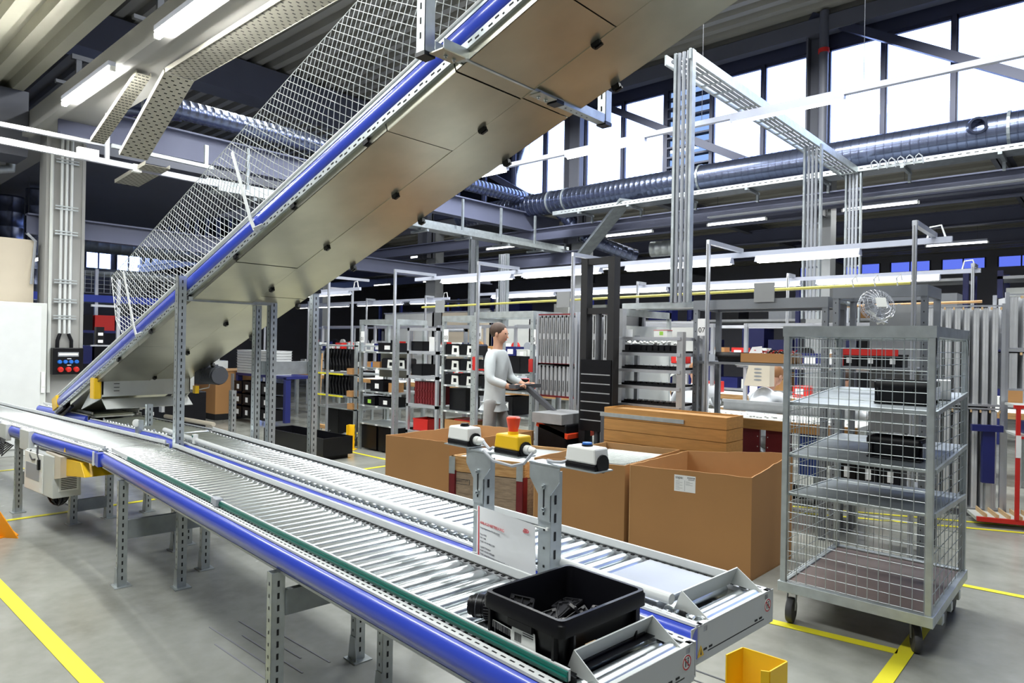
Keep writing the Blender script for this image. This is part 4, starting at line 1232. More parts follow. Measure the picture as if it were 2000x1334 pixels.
part(MB(FQ).box(0.37, 0.41, -0.0135, -0.012, 0.14, 0.18).box(0.37, 0.41, -0.0135, -0.012, 0.02, 0.05), 'sticker', 'paper', cbx)
wr = MB(FQ)
random.seed(5)
for k in range(16):
    x = 0.30 + random.random() * 0.28; y = 0.03 + random.random() * 0.14; x2 = x + (random.random() - .5) * .2
    r_ = 0.05 + random.random() * .05; h_ = 0.06 + random.random() * .04; tw = random.random() * PI
    wr.path([(0.44 + r_ * math.cos(q * PI / 8) * math.cos(tw), 0.10 + r_ * math.cos(q * PI / 8) * math.sin(tw) * .7, 0.005 - h_ * math.sin(q * PI / 8)) for q in range(9)], 0.008, 5)
part(wr, 'wiring', 'black', cbx, True, kind='stuff')
part(MB(FQ).path([(0.12, 0.0, 0.33), (0.14, -0.01, 0.29), (0.2, -0.012, 0.26), (0.27, -0.012, 0.27)], 0.008, 6).path([(0.28, 0.0, 0.38), (0.30, -0.01, 0.33), (0.36, -0.012, 0.27)], 0.008, 6), 'cable', 'rubber', cbx, True)
ydr = thing('drive_guard', 'yellow and clear angular guard under the bend of the near conveyor', 'guard', (-6.0, 1.72, 0.47))
part(MB().prism([(-6.15, 0.50), (-5.62, 0.56), (-5.72, 0.66), (-6.15, 0.64)], (0, 1.62, 0), (1, 0, 0), (0, 0, 1), (0, 0.22, 0)), 'yellow_housing', 'yellow', ydr, bevel=0.004)
part(MB().prism([(-6.45, 0.66), (-6.05, 0.66), (-6.05, 0.50), (-6.2, 0.47)], (0, 1.58, 0), (1, 0, 0), (0, 0, 1), (0, 0.24, 0)), 'side_plate', 'beige', ydr)
wl = MB()
for k in range(8):
    a = -7.75 + 0.05 * k
    wl.path([(a, 1.50, 0.66), (a + .1, 1.46, 0.60 - .01 * k), (a + .3, 1.5, 0.64)], 0.006, 5)
solo(wl, 'cable_bundle', 'black', 'bundle of black cables under the conveyor at the left edge', 'cable', smooth=True)

# floor guards
def v_guard(name, label, c, s, h, rz, m='yellow', stripes=True):
    F = frame((*c, 0), rz)
    r = thing(name, label, 'floor guard', (*c, 0), rz)
    t = 0.008
    part(MB(F).box(-s, -s + t, -s, s, 0, h).box(-s, s, s - t, s, 0, h).box(s - t, s, s * .45, s, 0, h), 'angle_plate', m, r, bevel=0.002)
    part(MB(F).box(-s - .03, s + .03, -s - .03, s + .03, 0, 0.008), 'foot_plate', m, r)
    if stripes:
        st_ = MB(F)
        for k in range(4):
            z0 = 0.02 + k * h / 4
            st_.quad((s + 0.001, s * .45, z0), (s + 0.001, s, z0 + .04), (s + 0.001, s, z0 + .07 + .03), (s + 0.001, s * .45, z0 + .04))
        part(st_, 'black_stripe', 'black_matt', r)
    return r


gF = frame((-1.145, 2.96, 0), math.radians(4))
gd = thing('floor_guard', 'yellow steel corner guard standing on the floor at the bottom right', 'floor guard', (-1.145, 2.96, 0))
gp_ = [(-0.10, -0.10), (-0.08, 0.02), (0.10, 0.02), (0.08, -0.10)]
part(MB(gF).slab((-0.13, -0.09, 0), (-0.10, 0.03, 0), (-0.10, 0.03, 0.25), (-0.13, -0.09, 0.25), -0.006).slab((-0.10, 0.03, 0), (0.09, 0.02, 0), (0.09, 0.02, 0.25), (-0.10, 0.03, 0.25), -0.006).slab((0.09, 0.02, 0), (0.06, -0.12, 0), (0.06, -0.12, 0.25), (0.09, 0.02, 0.25), -0.006), 'bent_plate', 'yellow', gd)
part(MB(gF).slab((0.061, -0.121, 0), (0.03, -0.135, 0), (0.03, -0.135, 0.25), (0.061, -0.121, 0.25), -0.006), 'lip', 'yellow', gd)
st_ = MB(gF)
for z in (0.03, 0.13):
    st_.slab((0.062, -0.128, z + .02), (0.093, 0.01, z + .09), (0.093, 0.01, z + .045), (0.062, -0.128, z), 0.001)
part(st_, 'black_stripe', 'black_matt', gd)
part(MB(gF).box(-0.14, 0.11, -0.14, 0.05, 0, 0.006), 'foot_plate', 'yellow', gd)

gl = thing('floor_guard', 'amber triangular steel floor guard at the left edge of the picture', 'floor guard', (-6.5, 1.25, 0))
part(MB().prism([(-0.30, 0), (0.26, 0), (-0.02, 0.36), (-0.30, 0.36)], (-6.62, 1.24, 0), Vector((0.80, 0.60, 0)).normalized(), (0, 0, 1), (-0.005, 0.006, 0)), 'side_plate', 'orange', gl)
part(MB().box(-6.9, -6.5, 1.2, 1.42, 0, 0.008), 'foot_plate', 'orange', gl)
v_guard('floor_guard', 'small yellow guard with black scuffs beside the unit labelled 01', (-8.36, 5.83), 0.05, 0.36, 0.6)

# ================================================================== CARTONS
def carton(label, fl, fr, br, bl, z, t=0.008, name='carton'):
    """open carton from four floor corners, z = four rim heights"""
    c = [(sum(p[0] for p in (fl, fr, br, bl)) / 4), (sum(p[1] for p in (fl, fr, br, bl)) / 4)]
    r = thing(name, label, 'box', (c[0], c[1], 0))
    P = [Vector((*p, 0)) for p in (fl, fr, br, bl)]
    cc_ = Vector((c[0], c[1], 0))
    names = ['front_panel', 'right_panel', 'back_panel', 'left_panel']
    for i in range(4):
        a, b = P[i], P[(i + 1) % 4]
        za, zb = z[i], z[(i + 1) % 4]
        n_ = 10
        d = (b - a); nrm = Vector((-d.y, d.x, 0)).normalized() * t
        if nrm.dot(cc_ - (a + b) / 2) < 0: nrm = -nrm
        mb = MB(); vs_ = []; fs = []
        random.seed(i * 7 + int(abs(c[0]) * 100))
        for k in range(n_ + 1):
            f = k / n_
            p = a + d * f
            zz = za + (zb - za) * f + (random.random() - .5) * 0.008 * (0 < k < n_)
            for q in (p, p + nrm):
                vs_ += [(q.x, q.y, 0.0), (q.x, q.y, zz)]
        for k in range(n_):
            A = 4 * k; B = 4 * (k + 1)
            fs += [(A, B, B + 1, A + 1), (A + 2, A + 3, B + 3, B + 2), (A + 1, B + 1, B + 3, A + 3), (A, A + 2, B + 2, B)]
        fs += [(0, 1, 3, 2), (4 * n_, 4 * n_ + 2, 4 * n_ + 3, 4 * n_ + 1)]
        mb.add(vs_, fs)
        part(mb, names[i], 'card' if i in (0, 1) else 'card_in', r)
    mb = MB(); mb.slab(P[0] + Vector((0, 0, .004)), P[1] + Vector((0, 0, .004)), P[2] + Vector((0, 0, .004)), P[3] + Vector((0, 0, .004)), 0.005)
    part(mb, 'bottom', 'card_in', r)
    return r


cR = carton('large open cardboard carton with white shipping label, right beside the wire trolley', (-2.735, 4.40), (-1.86, 4.55), (-1.845, 5.28), (-2.70, 5.24), (0.70, 0.71, 0.80, 0.72))
cM = carton('open cardboard carton in the middle holding a layer of grey metal grids', (-3.47, 4.16), (-2.77, 4.39), (-2.80, 5.30), (-3.50, 5.22), (0.69, 0.69, 0.71, 0.71))
cL = carton('open cardboard carton at the left, behind the emergency stop', (-5.22, 4.04), (-4.48, 4.18), (-4.45, 5.32), (-5.15, 5.22), (0.70, 0.695, 0.71, 0.71))
# shipping label on the right carton
FLb = axes((-2.395, 4.4585, 0.60), Vector((0.875, 0.15, 0)).normalized(), (0, 0, 1), Vector((0.15, -0.875, 0)).normalized())
lw, lh = 0.155, 0.118
lab = part(MB(FLb).box(0, lw, -lh + .07, .07, 0.0004, 0.0012), 'shipping_label', 'paper', cR, label='white shipping label')
text('sapa:', 0.030, FLb @ Matrix.Translation((0.008, 0.044, 0.0016)), 'ink', lab)
g_ = MB(FLb).box(0.095, 0.150, 0.050, 0.060, 0.0012, 0.0016).box(0.102, 0.148, 0.040, 0.045, 0.0012, 0.0016).box(0.077, 0.0785, -0.042, 0.036, 0.0012, 0.0016)
for k in range(7):
    g_.box(0.010, 0.010 + 0.03 + 0.02 * (k % 2), 0.026 - 0.010 * k, 0.0275 - 0.010 * k, 0.0012, 0.0016)
    if k < 4: g_.box(0.085, 0.115 + 0.02 * (k % 2), 0.026 - 0.008 * k, 0.0275 - 0.008 * k, 0.0012, 0.0016)
part(g_, 'print', 'ink_grey', lab)
text('RETRANSP', 0.0095, FLb @ Matrix.Translation((0.097, 0.0515, 0.0018)), 'paper', lab)
# grids in middle carton
gm = MB()
for k in range(20):
    y = 4.50 + k * 0.034
    gm.tube((-3.42, y, 0.655), (-2.86, y + .015, 0.668), 0.0045, 5)
    if k % 2: gm.tube((-2.86, y + .015, 0.668), (-2.86, y - .019, 0.60), 0.0045, 5)
for x in (-3.38, -3.12, -2.88):
    gm.tube((x, 4.50, 0.650), (x, 5.15, 0.650), 0.005, 5)
gme = me_of(gm, 'metal_grid', 'galv')
for k in range(5):
    o = bpy.data.objects.new('metal_grid', gme); C.objects.link(o); o.location = (0.006 * k, 0.011 * k, 0.004 - 0.016 * k)
    o['label'] = ['topmost', 'second', 'third', 'fourth', 'lowest'][k] + ' grey metal grid lying in the middle carton'; o['category'] = 'grid'; o['group'] = 'metal grids in the middle carton'
solo(MB().box(-3.40, -2.85, 4.6, 5.1, 0.01, 0.55), 'packed_insert', 'card_in', 'cardboard insert under the metal grids in the middle carton', 'box')

# pallet collar crate in a dark red cage pallet
pc = thing('collar_crate', 'pine pallet collar crate with dark red corner posts between the cartons', 'crate', (-3.98, 4.65, 0))
a, b = Vector((-4.28, 4.02, 0)), Vector((-3.62, 4.20, 0))
dx = (b - a).normalized(); dy = Vector((-dx.y, dx.x, 0)); dy = Vector((0.06, 0.998, 0))
FC_ = axes(a, dx, dy, (0, 0, 1))
Lc = (b - a).length; Dc = 0.95
def collar(z0, z1, m, nm, lb=None):
    nb = 2
    hh_ = (z1 - z0) / nb
    for k in range(nb):
        zz0 = z0 + k * hh_ + 0.001; zz1 = z0 + (k + 1) * hh_ - 0.001
        part(MB(FC_).box(0.0, Lc, 0.0, 0.02, zz0, zz1), nm, m, pc, label=lb)
        part(MB(FC_).box(0.0, 0.02, 0.0, Dc, zz0, zz1), nm, m, pc, label=lb)
        part(MB(FC_).box(Lc - .02, Lc, 0.0, Dc, zz0, zz1), nm, m, pc, label=lb)
        part(MB(FC_).box(0.0, Lc, Dc - 0.02, Dc, zz0, zz1), nm, m, pc, label=lb)
collar(0.49, 0.625, 'pine', 'collar_board', 'new pine board')
collar(0.13, 0.485, 'old_wood', 'collar_board', 'weathered board')
for (x, y) in ((-0.012, -0.012), (Lc - 0.05, -0.012), (Lc - 0.05, Dc - 0.04), (-0.012, Dc - 0.04)):
    part(MB(FC_).box(x, x + .062, y, y + .006, 0.0, 0.50).box(x, x + .006, y, y + .052, 0.0, 0.50).box(x + .056, x + .062, y, y + .052, 0.0, 0.50), 'corner_post', 'dark_red', pc)
    part(MB(FC_).box(x, x + .058, y - .002, y + .003, 0.47, 0.615).box(x - .001, x + .003, y, y + .05, 0.47, 0.615), 'corner_hinge', 'galv', pc)
part(MB(FC_).box(0, Lc, 0, Dc, 0.10, 0.13), 'base_board', 'old_wood', pc)
part(MB(FC_).box(0.02, Lc - .02, 0.03, Dc - .03, 0.50, 0.60), 'packed_sheets', 'galv', pc)
part(MB(FC_).box(0.03, Lc - .05, 0.05, 0.20, 0.60, 0.615), 'paper_sheet', 'paper', pc)
part(MB(FC_).box(0.05, 0.185, -0.0015, 0.0, 0.385, 0.43), 'stencil_frame', 'ink', pc)
part(MB(FC_).box(0.054, 0.181, -0.0022, -0.0012, 0.389, 0.426), 'stencil_field', 'old_wood', pc)
text('ETIKETTEN', 0.026, FC_ @ Matrix.Translation((0.057, -0.003, 0.398)) @ Matrix.Rotation(PI / 2, 4, 'X'), 'ink', pc)

# ================================================================== WIRE TROLLEY
tx0, tx1, ty0, ty1, tz0, tz1 = -1.465, -0.70, 4.01, 5.03, 0.232, 1.72
tro = thing('wire_trolley', 'tall galvanised wire mesh trolley on black wheels with brown deck board', 'trolley', (-1.08, 4.5, 0))
pw = 0.032
for (x, y) in ((tx0, ty0), (tx1, ty0), (tx1, ty1), (tx0, ty1)):
    sx = 1 if x == tx0 else -1; sy = 1 if y == ty0 else -1
    part(MB().box(min(x, x + sx * pw), max(x, x + sx * pw), min(y, y + sy * pw), max(y, y + sy * pw), tz0 - 0.02, tz1), 'corner_post', 'galv', tro, bevel=0.003)
tf = MB()
for y in (ty0, ty1 - 0.03):
    tf.box(tx0 - .004, tx1 + .004, y - .003, y + 0.033, tz1 - 0.055, tz1 + 0.006)
for x in (tx0, tx1 - 0.03):
    tf.box(x - .002, x + 0.032, ty0 + .035, ty1 - .035, tz1 - 0.05, tz1 + 0.004)
part(tf, 'top_frame', 'galv', tro)
gs = MB()
for (x, s) in ((tx0, 1), (tx1, -1)):
    for (y, q) in ((ty0, 1), (ty1, -1)):
        gs.prism([(0, 0), (0, -0.12), (0.02, -0.12), (0.07, -0.03), (0.12, 0)], (x, y + q * .001, tz1 - .03), (0, q, 0), (0, 0, 1), (s * 0.004, 0, 0))
part(gs, 'corner_gusset', 'galv', tro)
bf = MB()
for y in (ty0 - .01, ty1 - 0.03):
    bf.box(tx0 - .01, tx1 + .01, y, y + 0.04, tz0 - 0.046, tz0 + 0.012)
for x in (tx0 - .01, tx1 - 0.03):
    bf.box(x, x + 0.04, ty0 + .031, ty1 - .031, tz0 - 0.044, tz0 + 0.010)
for y in (4.25, 4.5, 4.75):
    bf.box(tx1 - 0.03, tx1 + 0.01, y, y + .05, tz0 - 0.10, tz0 - 0.05)
part(bf, 'base_frame', 'galv', tro, bevel=0.003)
part(MB().box(tx0 + .03, tx1 - .03, ty0 + .03, ty1 - .03, tz0 - 0.012, tz0 + 0.002), 'deck_board', 'deck_board', tro)


def grid(F, x0, x1, z0, z1, dx_, dz_, r=0.0022):
    mb = MB(F)
    n = max(1, round((x1 - x0) / dx_))
    for i in range(n + 1):
        x = x0 + (x1 - x0) * i / n
        mb.tube((x, 0, z0), (x, 0, z1), r, 5)
    m_ = max(1, round((z1 - z0) / dz_))
    for i in range(m_ + 1):
        z = z0 + (z1 - z0) * i / m_
        mb.tube((x0, r * 2, z), (x1, r * 2, z), r, 5)
    return mb


g0, g1 = tz0 + 0.02, tz1 - 0.06
part(grid(frame((tx0, ty0 + 0.012, 0)), 0.036, tx1 - tx0 - 0.036, g0, g1, 0.0535, 0.056), 'front_grid', 'galv', tro)
part(grid(frame((tx0, ty1 - 0.016, 0)), 0.036, tx1 - tx0 - 0.036, g0, g1, 0.0535, 0.112), 'back_grid', 'galv', tro)
part(grid(frame((tx0 + 0.016, ty0, 0), PI / 2), 0.036, ty1 - ty0 - 0.036, g0, g1, 0.0535, 0.112), 'left_grid', 'galv', tro)
part(grid(frame((tx1 - 0.012, ty0, 0), PI / 2), 0.036, ty1 - ty0 - 0.036, g0, g1, 0.12, 0.07), 'right_grid', 'galv', tro)
for i, (z, s) in enumerate(((1.305, 0.03), (0.995, 0.02), (0.73, -0.02))):
    shf = MB()
    shf.slab((tx0 + .03, ty0 + .04, z - s), (tx1 + .0, ty0 + .04, z - s), (tx1 + .0, ty1 - .04, z + s), (tx0 + .03, ty1 - .04, z + s), 0.006)
    sh = part(shf, 'shelf', 'galv_dark', tro)
    rim = MB().bar((tx0 + .03, ty0 + .04, z - s), (tx1 + .0, ty0 + .04, z - s), 0.012, 0.02).bar((tx1 + .0, ty0 + .04, z - s), (tx1 + .0, ty1 - .04, z + s), 0.012, 0.024).bar((tx0 + .03, ty0 + .04, z - s), (tx0 + .03, ty1 - .04, z + s), 0.012, 0.02)
    part(rim, 'shelf_rim', 'galv', sh)
def wheel(c, r, wd, ang, parent, fork=True, m='rubber'):
    c = Vector(c); ax = Vector((math.cos(ang), math.sin(ang), 0))
    w0 = part(MB().rev([(r * .55, -wd / 2), (r * .94, -wd / 2), (r, -wd * .3), (r, wd * .3), (r * .94, wd / 2), (r * .55, wd / 2)], c, ax, 20), 'wheel', m, parent, True)
    part(MB().rev([(r * .25, -wd * .45), (r * .58, -wd * .4), (r * .58, wd * .4), (r * .25, wd * .45)], c, ax, 14), 'hub', 'alu_grey', w0, True)
    if fork:
        f = MB(); s = ax * (wd / 2 + .006); k = Vector((-ax.y, ax.x, 0)) * 0.02
        for q in (-1, 1):
            f.bar(c + s * q, c + s * q + Vector((0, 0, r * 1.35)) + k, 0.026, 0.004, tuple(ax))
        f.bar(c + s + k + Vector((0, 0, r * 1.35)), c - s + k + Vector((0, 0, r * 1.35)), 0.05, 0.006)
        part(f, 'fork', 'galv', parent)
for (x, y, a) in ((tx0 + .05, ty0 + .05, 0.1), (tx1 - .09, ty0 + .12, 0.4), (tx1 - .06, ty1 - .08, 0.0), (tx0 + .06, ty1 - .08, 0.0)):
    wheel((x, y, 0.072), 0.072, 0.036, a, tro)

F1 = frame((-0.90, 4.36, 1.298), 0.05)
t1 = tote('tote_box', 'black tote lying on the upper shelf of the wire trolley', F1, 0.30, 0.22, 0.13)
part(MB(F1).box(0.151, 0.154, -0.08, 0.08, 0.03, 0.10), 'paper_label', 'paper', t1)
F2 = frame((-0.93, 4.33, 0.990), -0.04)
t2_ = tote('tote_box', 'black tote lying on the middle shelf of the wire trolley', F2, 0.28, 0.22, 0.12)
part(MB(F2).box(0.141, 0.144, -0.09, 0.09, 0.02, 0.10), 'side_strip', 'pvc', t2_)
F3 = frame((-0.78, 4.62, 1.318), 0.2)
solo(MB(F3).box(-0.04, 0.05, -0.07, 0.07, 0.0, 0.11), 'document_pouch', 'paper', 'white document pouch standing behind the tote on the upper trolley shelf', 'pouch')

# ================================================================== SHELVES ALONG THE AISLE (front plane Y = 5.96)
def shelf_unit(label, x0, x1, y0, y1, H, zs, tag_no=None, m='galv', name='shelf_unit', beam=0.07, group=None, red=None):
    r = thing(name, label, 'shelf', ((x0 + x1) / 2, (y0 + y1) / 2, 0), 0, group)
    w_ = 0.045
    for (x, y) in ((x0, y0), (x1 - w_, y0), (x0, y1 - w_), (x1 - w_, y1 - w_)):
        pp = part(MB().box(x, x + w_, y, y + w_, 0, H), 'post', m, r)
        if y == y0:
            h = MB(); holes(h, (x + w_ / 2, y, 0.1), (x + w_ / 2, y, H - .08), int(H / 0.09), 0.012, 0.007, (0, -1, 0), None)
            part(h, 'slots', 'black_matt', pp, kind='stuff')
    f = MB().box(x0 - .002, x1 + .002, y0 - .002, y0 + .047, H - beam, H + .003).box(x0 - .002, x1 + .002, y1 - .047, y1 + .002, H - beam, H + .003).box(x0 - .002, x0 + .03, y0 + .047, y1 - .047, H - beam, H + .003).box(x1 - .03, x1 + .002, y0 + .047, y1 - .047, H - beam, H + .003)
    part(f, 'top_frame', m, r)
    for z in zs:
        s = part(MB().box(x0 + .005, x1 - .005, y0 - .005, y1, z - 0.022, z), 'shelf', m, r)
        if H > 1.5 and m == 'galv':
            lb_ = MB()
            for k in range(3):
                xx_ = x0 + (x1 - x0) * (0.12 + 0.36 * k); lb_.box(xx_, xx_ + .05, y0 - .007, y0 - .005, z - .019, z - .004)
            part(lb_, 'price_strip', 'paper', s)
    if tag_no:
        tg = part(MB().box(x0 + .05, x0 + .13, y0 - .012, y0 - .004, H - .33, H - .17), 'number_tag', 'paper', r)
        text(tag_no, 0.07, axes((x0 + .058, y0 - .014, H - .30), (1, 0, 0), (0, 0, 1), (0, -1, 0)), 'ink', tg)
    return r


def bin_(label, x, y, z, w=0.18, d=0.3, h=0.12, rz=0.0, lab='paper', group=None, m='black'):
    F = frame((x, y, z), rz)
    r = thing('storage_bin', label, 'bin', (x, y, z), rz, group)
    t = 0.004
    part(MB(F).box(-w / 2, w / 2, -d / 2, d / 2, 0, t).box(-w / 2, -w / 2 + t, -d / 2, d / 2, 0, h).box(w / 2 - t, w / 2, -d / 2, d / 2, 0, h).box(-w / 2, w / 2, -d / 2, -d / 2 + t, 0, h).box(-w / 2, w / 2, d / 2 - t, d / 2, 0, h), 'shell', m, r)
    part(MB(F).box(-w / 2 - .005, w / 2 + .005, -d / 2 - .005, -d / 2 + .004, h - .015, h).box(-w / 2 - .005, w / 2 + .005, d / 2 - .004, d / 2 + .005, h - .015, h), 'rim', m, r)
    if lab: part(MB(F).box(-w * .15, w * .15, -d / 2 - .002, -d / 2, h * .25, h * .7), 'label_card', lab, r)
    return r


def printer(label, x, y, z, group=None, rz=0.25):
    F = frame((x, y, z), rz)
    r = thing('power_unit', label, 'device', (x, y, z), rz, group)
    part(MB(F).prism([(-.12, 0), (.12, 0), (.12, .12), (.10, .14), (-.10, .14), (-.12, .12)], (0, -.12, 0), (1, 0, 0), (0, 0, 1), (0, .26, 0)), 'casing', 'black', r)
    fp = part(MB(F).prism([(-.01, 0.005), (.11, 0.0), (.10, .115), (.0, .12)], (0, -.132, 0), (1, 0, 0), (0, 0, 1), (0, .012, 0)), 'front_plate', 'white', r)
    part(MB(F).box(.03, .075, -.135, -.132, .035, .085), 'dark_window', 'black', fp)
    return r


# unit 01
shelf_unit('grey metal shelf unit marked 01, leftmost of the labelled row', -8.37, -7.49, 5.96, 6.5, 1.90, (0.40, 0.66, 0.87, 1.21, 1.44), '01')
shelf = 'of the shelf unit marked 01'
bin_('long low black bin on the top shelf ' + shelf, -7.75, 6.12, 1.44, 0.42, 0.25, 0.13)
solo(MB().box(-8.25, -7.95, 6.02, 6.3, 1.21, 1.29), 'carton', 'card', 'flat brown carton on the second shelf ' + shelf, 'box')
solo(MB().box(-8.15, -8.12, 6.015, 6.02, 1.212, 1.285), 'tape_strip', 'mid_blue', 'blue tape strip on the flat brown carton in the leftmost labelled unit', 'tape')
printer('left black device with pale plate on the second shelf ' + shelf, -7.80, 6.15, 1.21)
printer('right black device with pale plate on the second shelf ' + shelf, -7.63, 6.2, 1.21)
bin_('black bin with white card on the third shelf ' + shelf, -7.95, 6.1, 0.87, 0.3, 0.25, 0.16)
solo(MB().box(-7.74, -7.62, 6.02, 6.2, 0.87, 1.0), 'carton', 'card', 'small brown carton with blue side on the third shelf ' + shelf, 'box')
bin_('black bin with lime card on the fourth shelf ' + shelf, -8.12, 6.1, 0.66, 0.26, 0.25, 0.12, lab='lime')
bin_('black bin with white card on the fourth shelf ' + shelf, -7.75, 6.1, 0.66, 0.3, 0.25, 0.13)
for k, (x, t) in enumerate(((-8.15, 'left'), (-7.75, 'right'))):
    bin_('tall black crate on the bottom level ' + shelf + ', ' + t, x, 6.2, 0.40 - 0.38, 0.36, 0.4, 0.34, lab=None)
solo(MB().box(-8.3, -7.6, 6.28, 6.30, 1.06, 1.17).box(-8.3, -7.6, 6.3, 6.32, 1.23, 1.42), 'metal_sheet', 'belly', 'bare metal back sheet behind the shelves of the unit marked 01', 'sheet')

# cart 02
r = thing('profile_cart', 'aluminium profile cart with red block of devices, between the units marked 01 and 03', 'cart', (-6.95, 6.15, 0))
for (x, y) in ((-7.22, 5.92), (-6.64, 5.92), (-7.22, 6.42), (-6.64, 6.42)):
    part(MB().box(x, x + .04, y, y + .04, 0.18, 1.78), 'post', 'alu', r)
for z in (0.36, 0.72, 1.10, 1.43, 1.74):
    part(MB().box(-7.22, -6.6, 5.92, 5.96, z, z + .04).box(-7.22, -6.6, 6.42, 6.46, z, z + .04).box(-7.2, -6.62, 5.96, 6.42, z + .01, z + .02), 'shelf', 'alu', r)
part(MB().box(-7.30, -6.5, 5.9, 6.48, 0.18, 0.24), 'chassis', 'alu', r)
for (x, y) in ((-7.22, 5.95), (-6.6, 5.95), (-7.22, 6.4), (-6.6, 6.4)): wheel((x, y, 0.08), 0.08, 0.03, 0.2, r)
for i in range(9):
    o = solo(MB().box(-7.14 + i * .055, -7.10 + i * .055, 6.0, 6.2, 0.76, 1.06).box(-7.14 + i * .055, -7.10 + i * .055, 5.99, 6.0, .83, .85).box(-7.14 + i * .055, -7.10 + i * .055, 5.99, 6.0, .93, .95), 'slim_device', 'dark_red', ['first', 'second', 'third', 'fourth', 'fifth', 'sixth', 'seventh', 'eighth', 'ninth'][i] + ' from left of the dark red slim devices in the cart', 'device', 'dark red slim devices in the profile cart')
bin_('black bin on the top shelf of the profile cart', -7.08, 6.1, 1.47, 0.24, 0.25, 0.13, lab=None)
bin_('black bin on the second shelf of the profile cart', -7.08, 6.1, 1.14, 0.22, 0.25, 0.15, lab=None)
bin_('red bin on the lower shelf of the profile cart', -6.98, 6.1, 0.40, 0.3, 0.25, 0.16, lab=None, m='red')
solo(MB().box(-6.86, -6.76, 6.0, 6.02, 1.47, 1.66), 'paper_sheet', 'paper', 'white paper sheet standing on the top shelf of the profile cart', 'paper')
solo(MB().box(-7.15, -6.62, 5.9, 5.93, 0.27, 0.31), 'red_bar', 'orange_red', 'orange red bar on the chassis of the profile cart', 'bar')

# unit 03
shelf_unit('grey metal shelf unit marked 03 with two columns of black devices', -6.57, -5.98, 5.96, 6.5, 1.93, (0.48, 0.72, 1.05, 1.24, 1.435), '03')
for z, nm in ((1.435, 'top'), (1.24, 'second'), (1.05, 'third')):
    for x, s_ in ((-6.42, 'left'), (-6.14, 'right')):
        printer('black device with pale plate, %s on the %s shelf of the unit marked 03' % (s_, nm), x, 6.12, z, 'black devices in the unit marked 03', 0.15)
solo(MB().box(-6.5, -6.2, 6.05, 6.4, 0.72, 1.0), 'machine_part', 'black', 'dark machine block on the fourth shelf of the unit marked 03', 'machine part')
ct_ = thing('carton', 'low open carton with red lining on the lower shelf of the unit marked 03', 'box', (-6.28, 6.15, 0.48))
part(MB().box(-6.52, -6.02, 5.98, 5.99, 0.48, 0.60).box(-6.52, -6.02, 6.35, 6.36, 0.48, 0.60).box(-6.52, -6.51, 5.98, 6.36, 0.48, 0.60).box(-6.03, -6.02, 5.98, 6.36, 0.48, 0.60).box(-6.52, -6.02, 5.98, 6.36, 0.48, 0.485), 'shell', 'card', ct_)
part(MB().box(-6.4, -6.05, 6.05, 6.3, 0.58, 0.605), 'red_lining', 'red', ct_)

# unit 04
u4 = shelf_unit('grey metal shelf unit marked 04 with red corner brackets, behind the walking worker', -5.98, -5.02, 5.96, 6.5, 1.97, (0.50, 0.74, 1.03, 1.24), '04')
part(MB().box(-5.985, -5.935, 5.945, 5.96, 1.27, 1.42).box(-5.985, -5.4, 5.945, 5.96, 1.255, 1.275).box(-5.07, -5.015, 5.945, 5.96, 1.27, 1.42), 'red_bracket', 'red', u4, label='red corner bracket')
bin_('long black bin with grey cassette on the top shelf of the unit marked 04', -5.55, 6.15, 1.24, 0.6, 0.3, 0.2, lab='pvc')
bin_('black bin on the second shelf of the unit marked 04', -5.62, 6.15, 1.03, 0.5, 0.3, 0.13, lab=None)
bin_('pale bin on the third shelf of the unit marked 04', -5.75, 6.15, 0.74, 0.3, 0.3, 0.2, lab='paper', m='pvc')
bin_('black bin with white card on the third shelf of the unit marked 04', -5.45, 6.15, 0.74, 0.2, 0.3, 0.22)
solo(MB().tube((-5.6, 6.25, 0.0), (-5.6, 6.25, 0.42), 0.19, 20).tube((-5.6, 6.25, 0.42), (-5.6, 6.25, 0.44), 0.2, 20), 'metal_drum', 'galv', 'galvanised drum on the floor under the unit marked 04', 'drum', smooth=True)

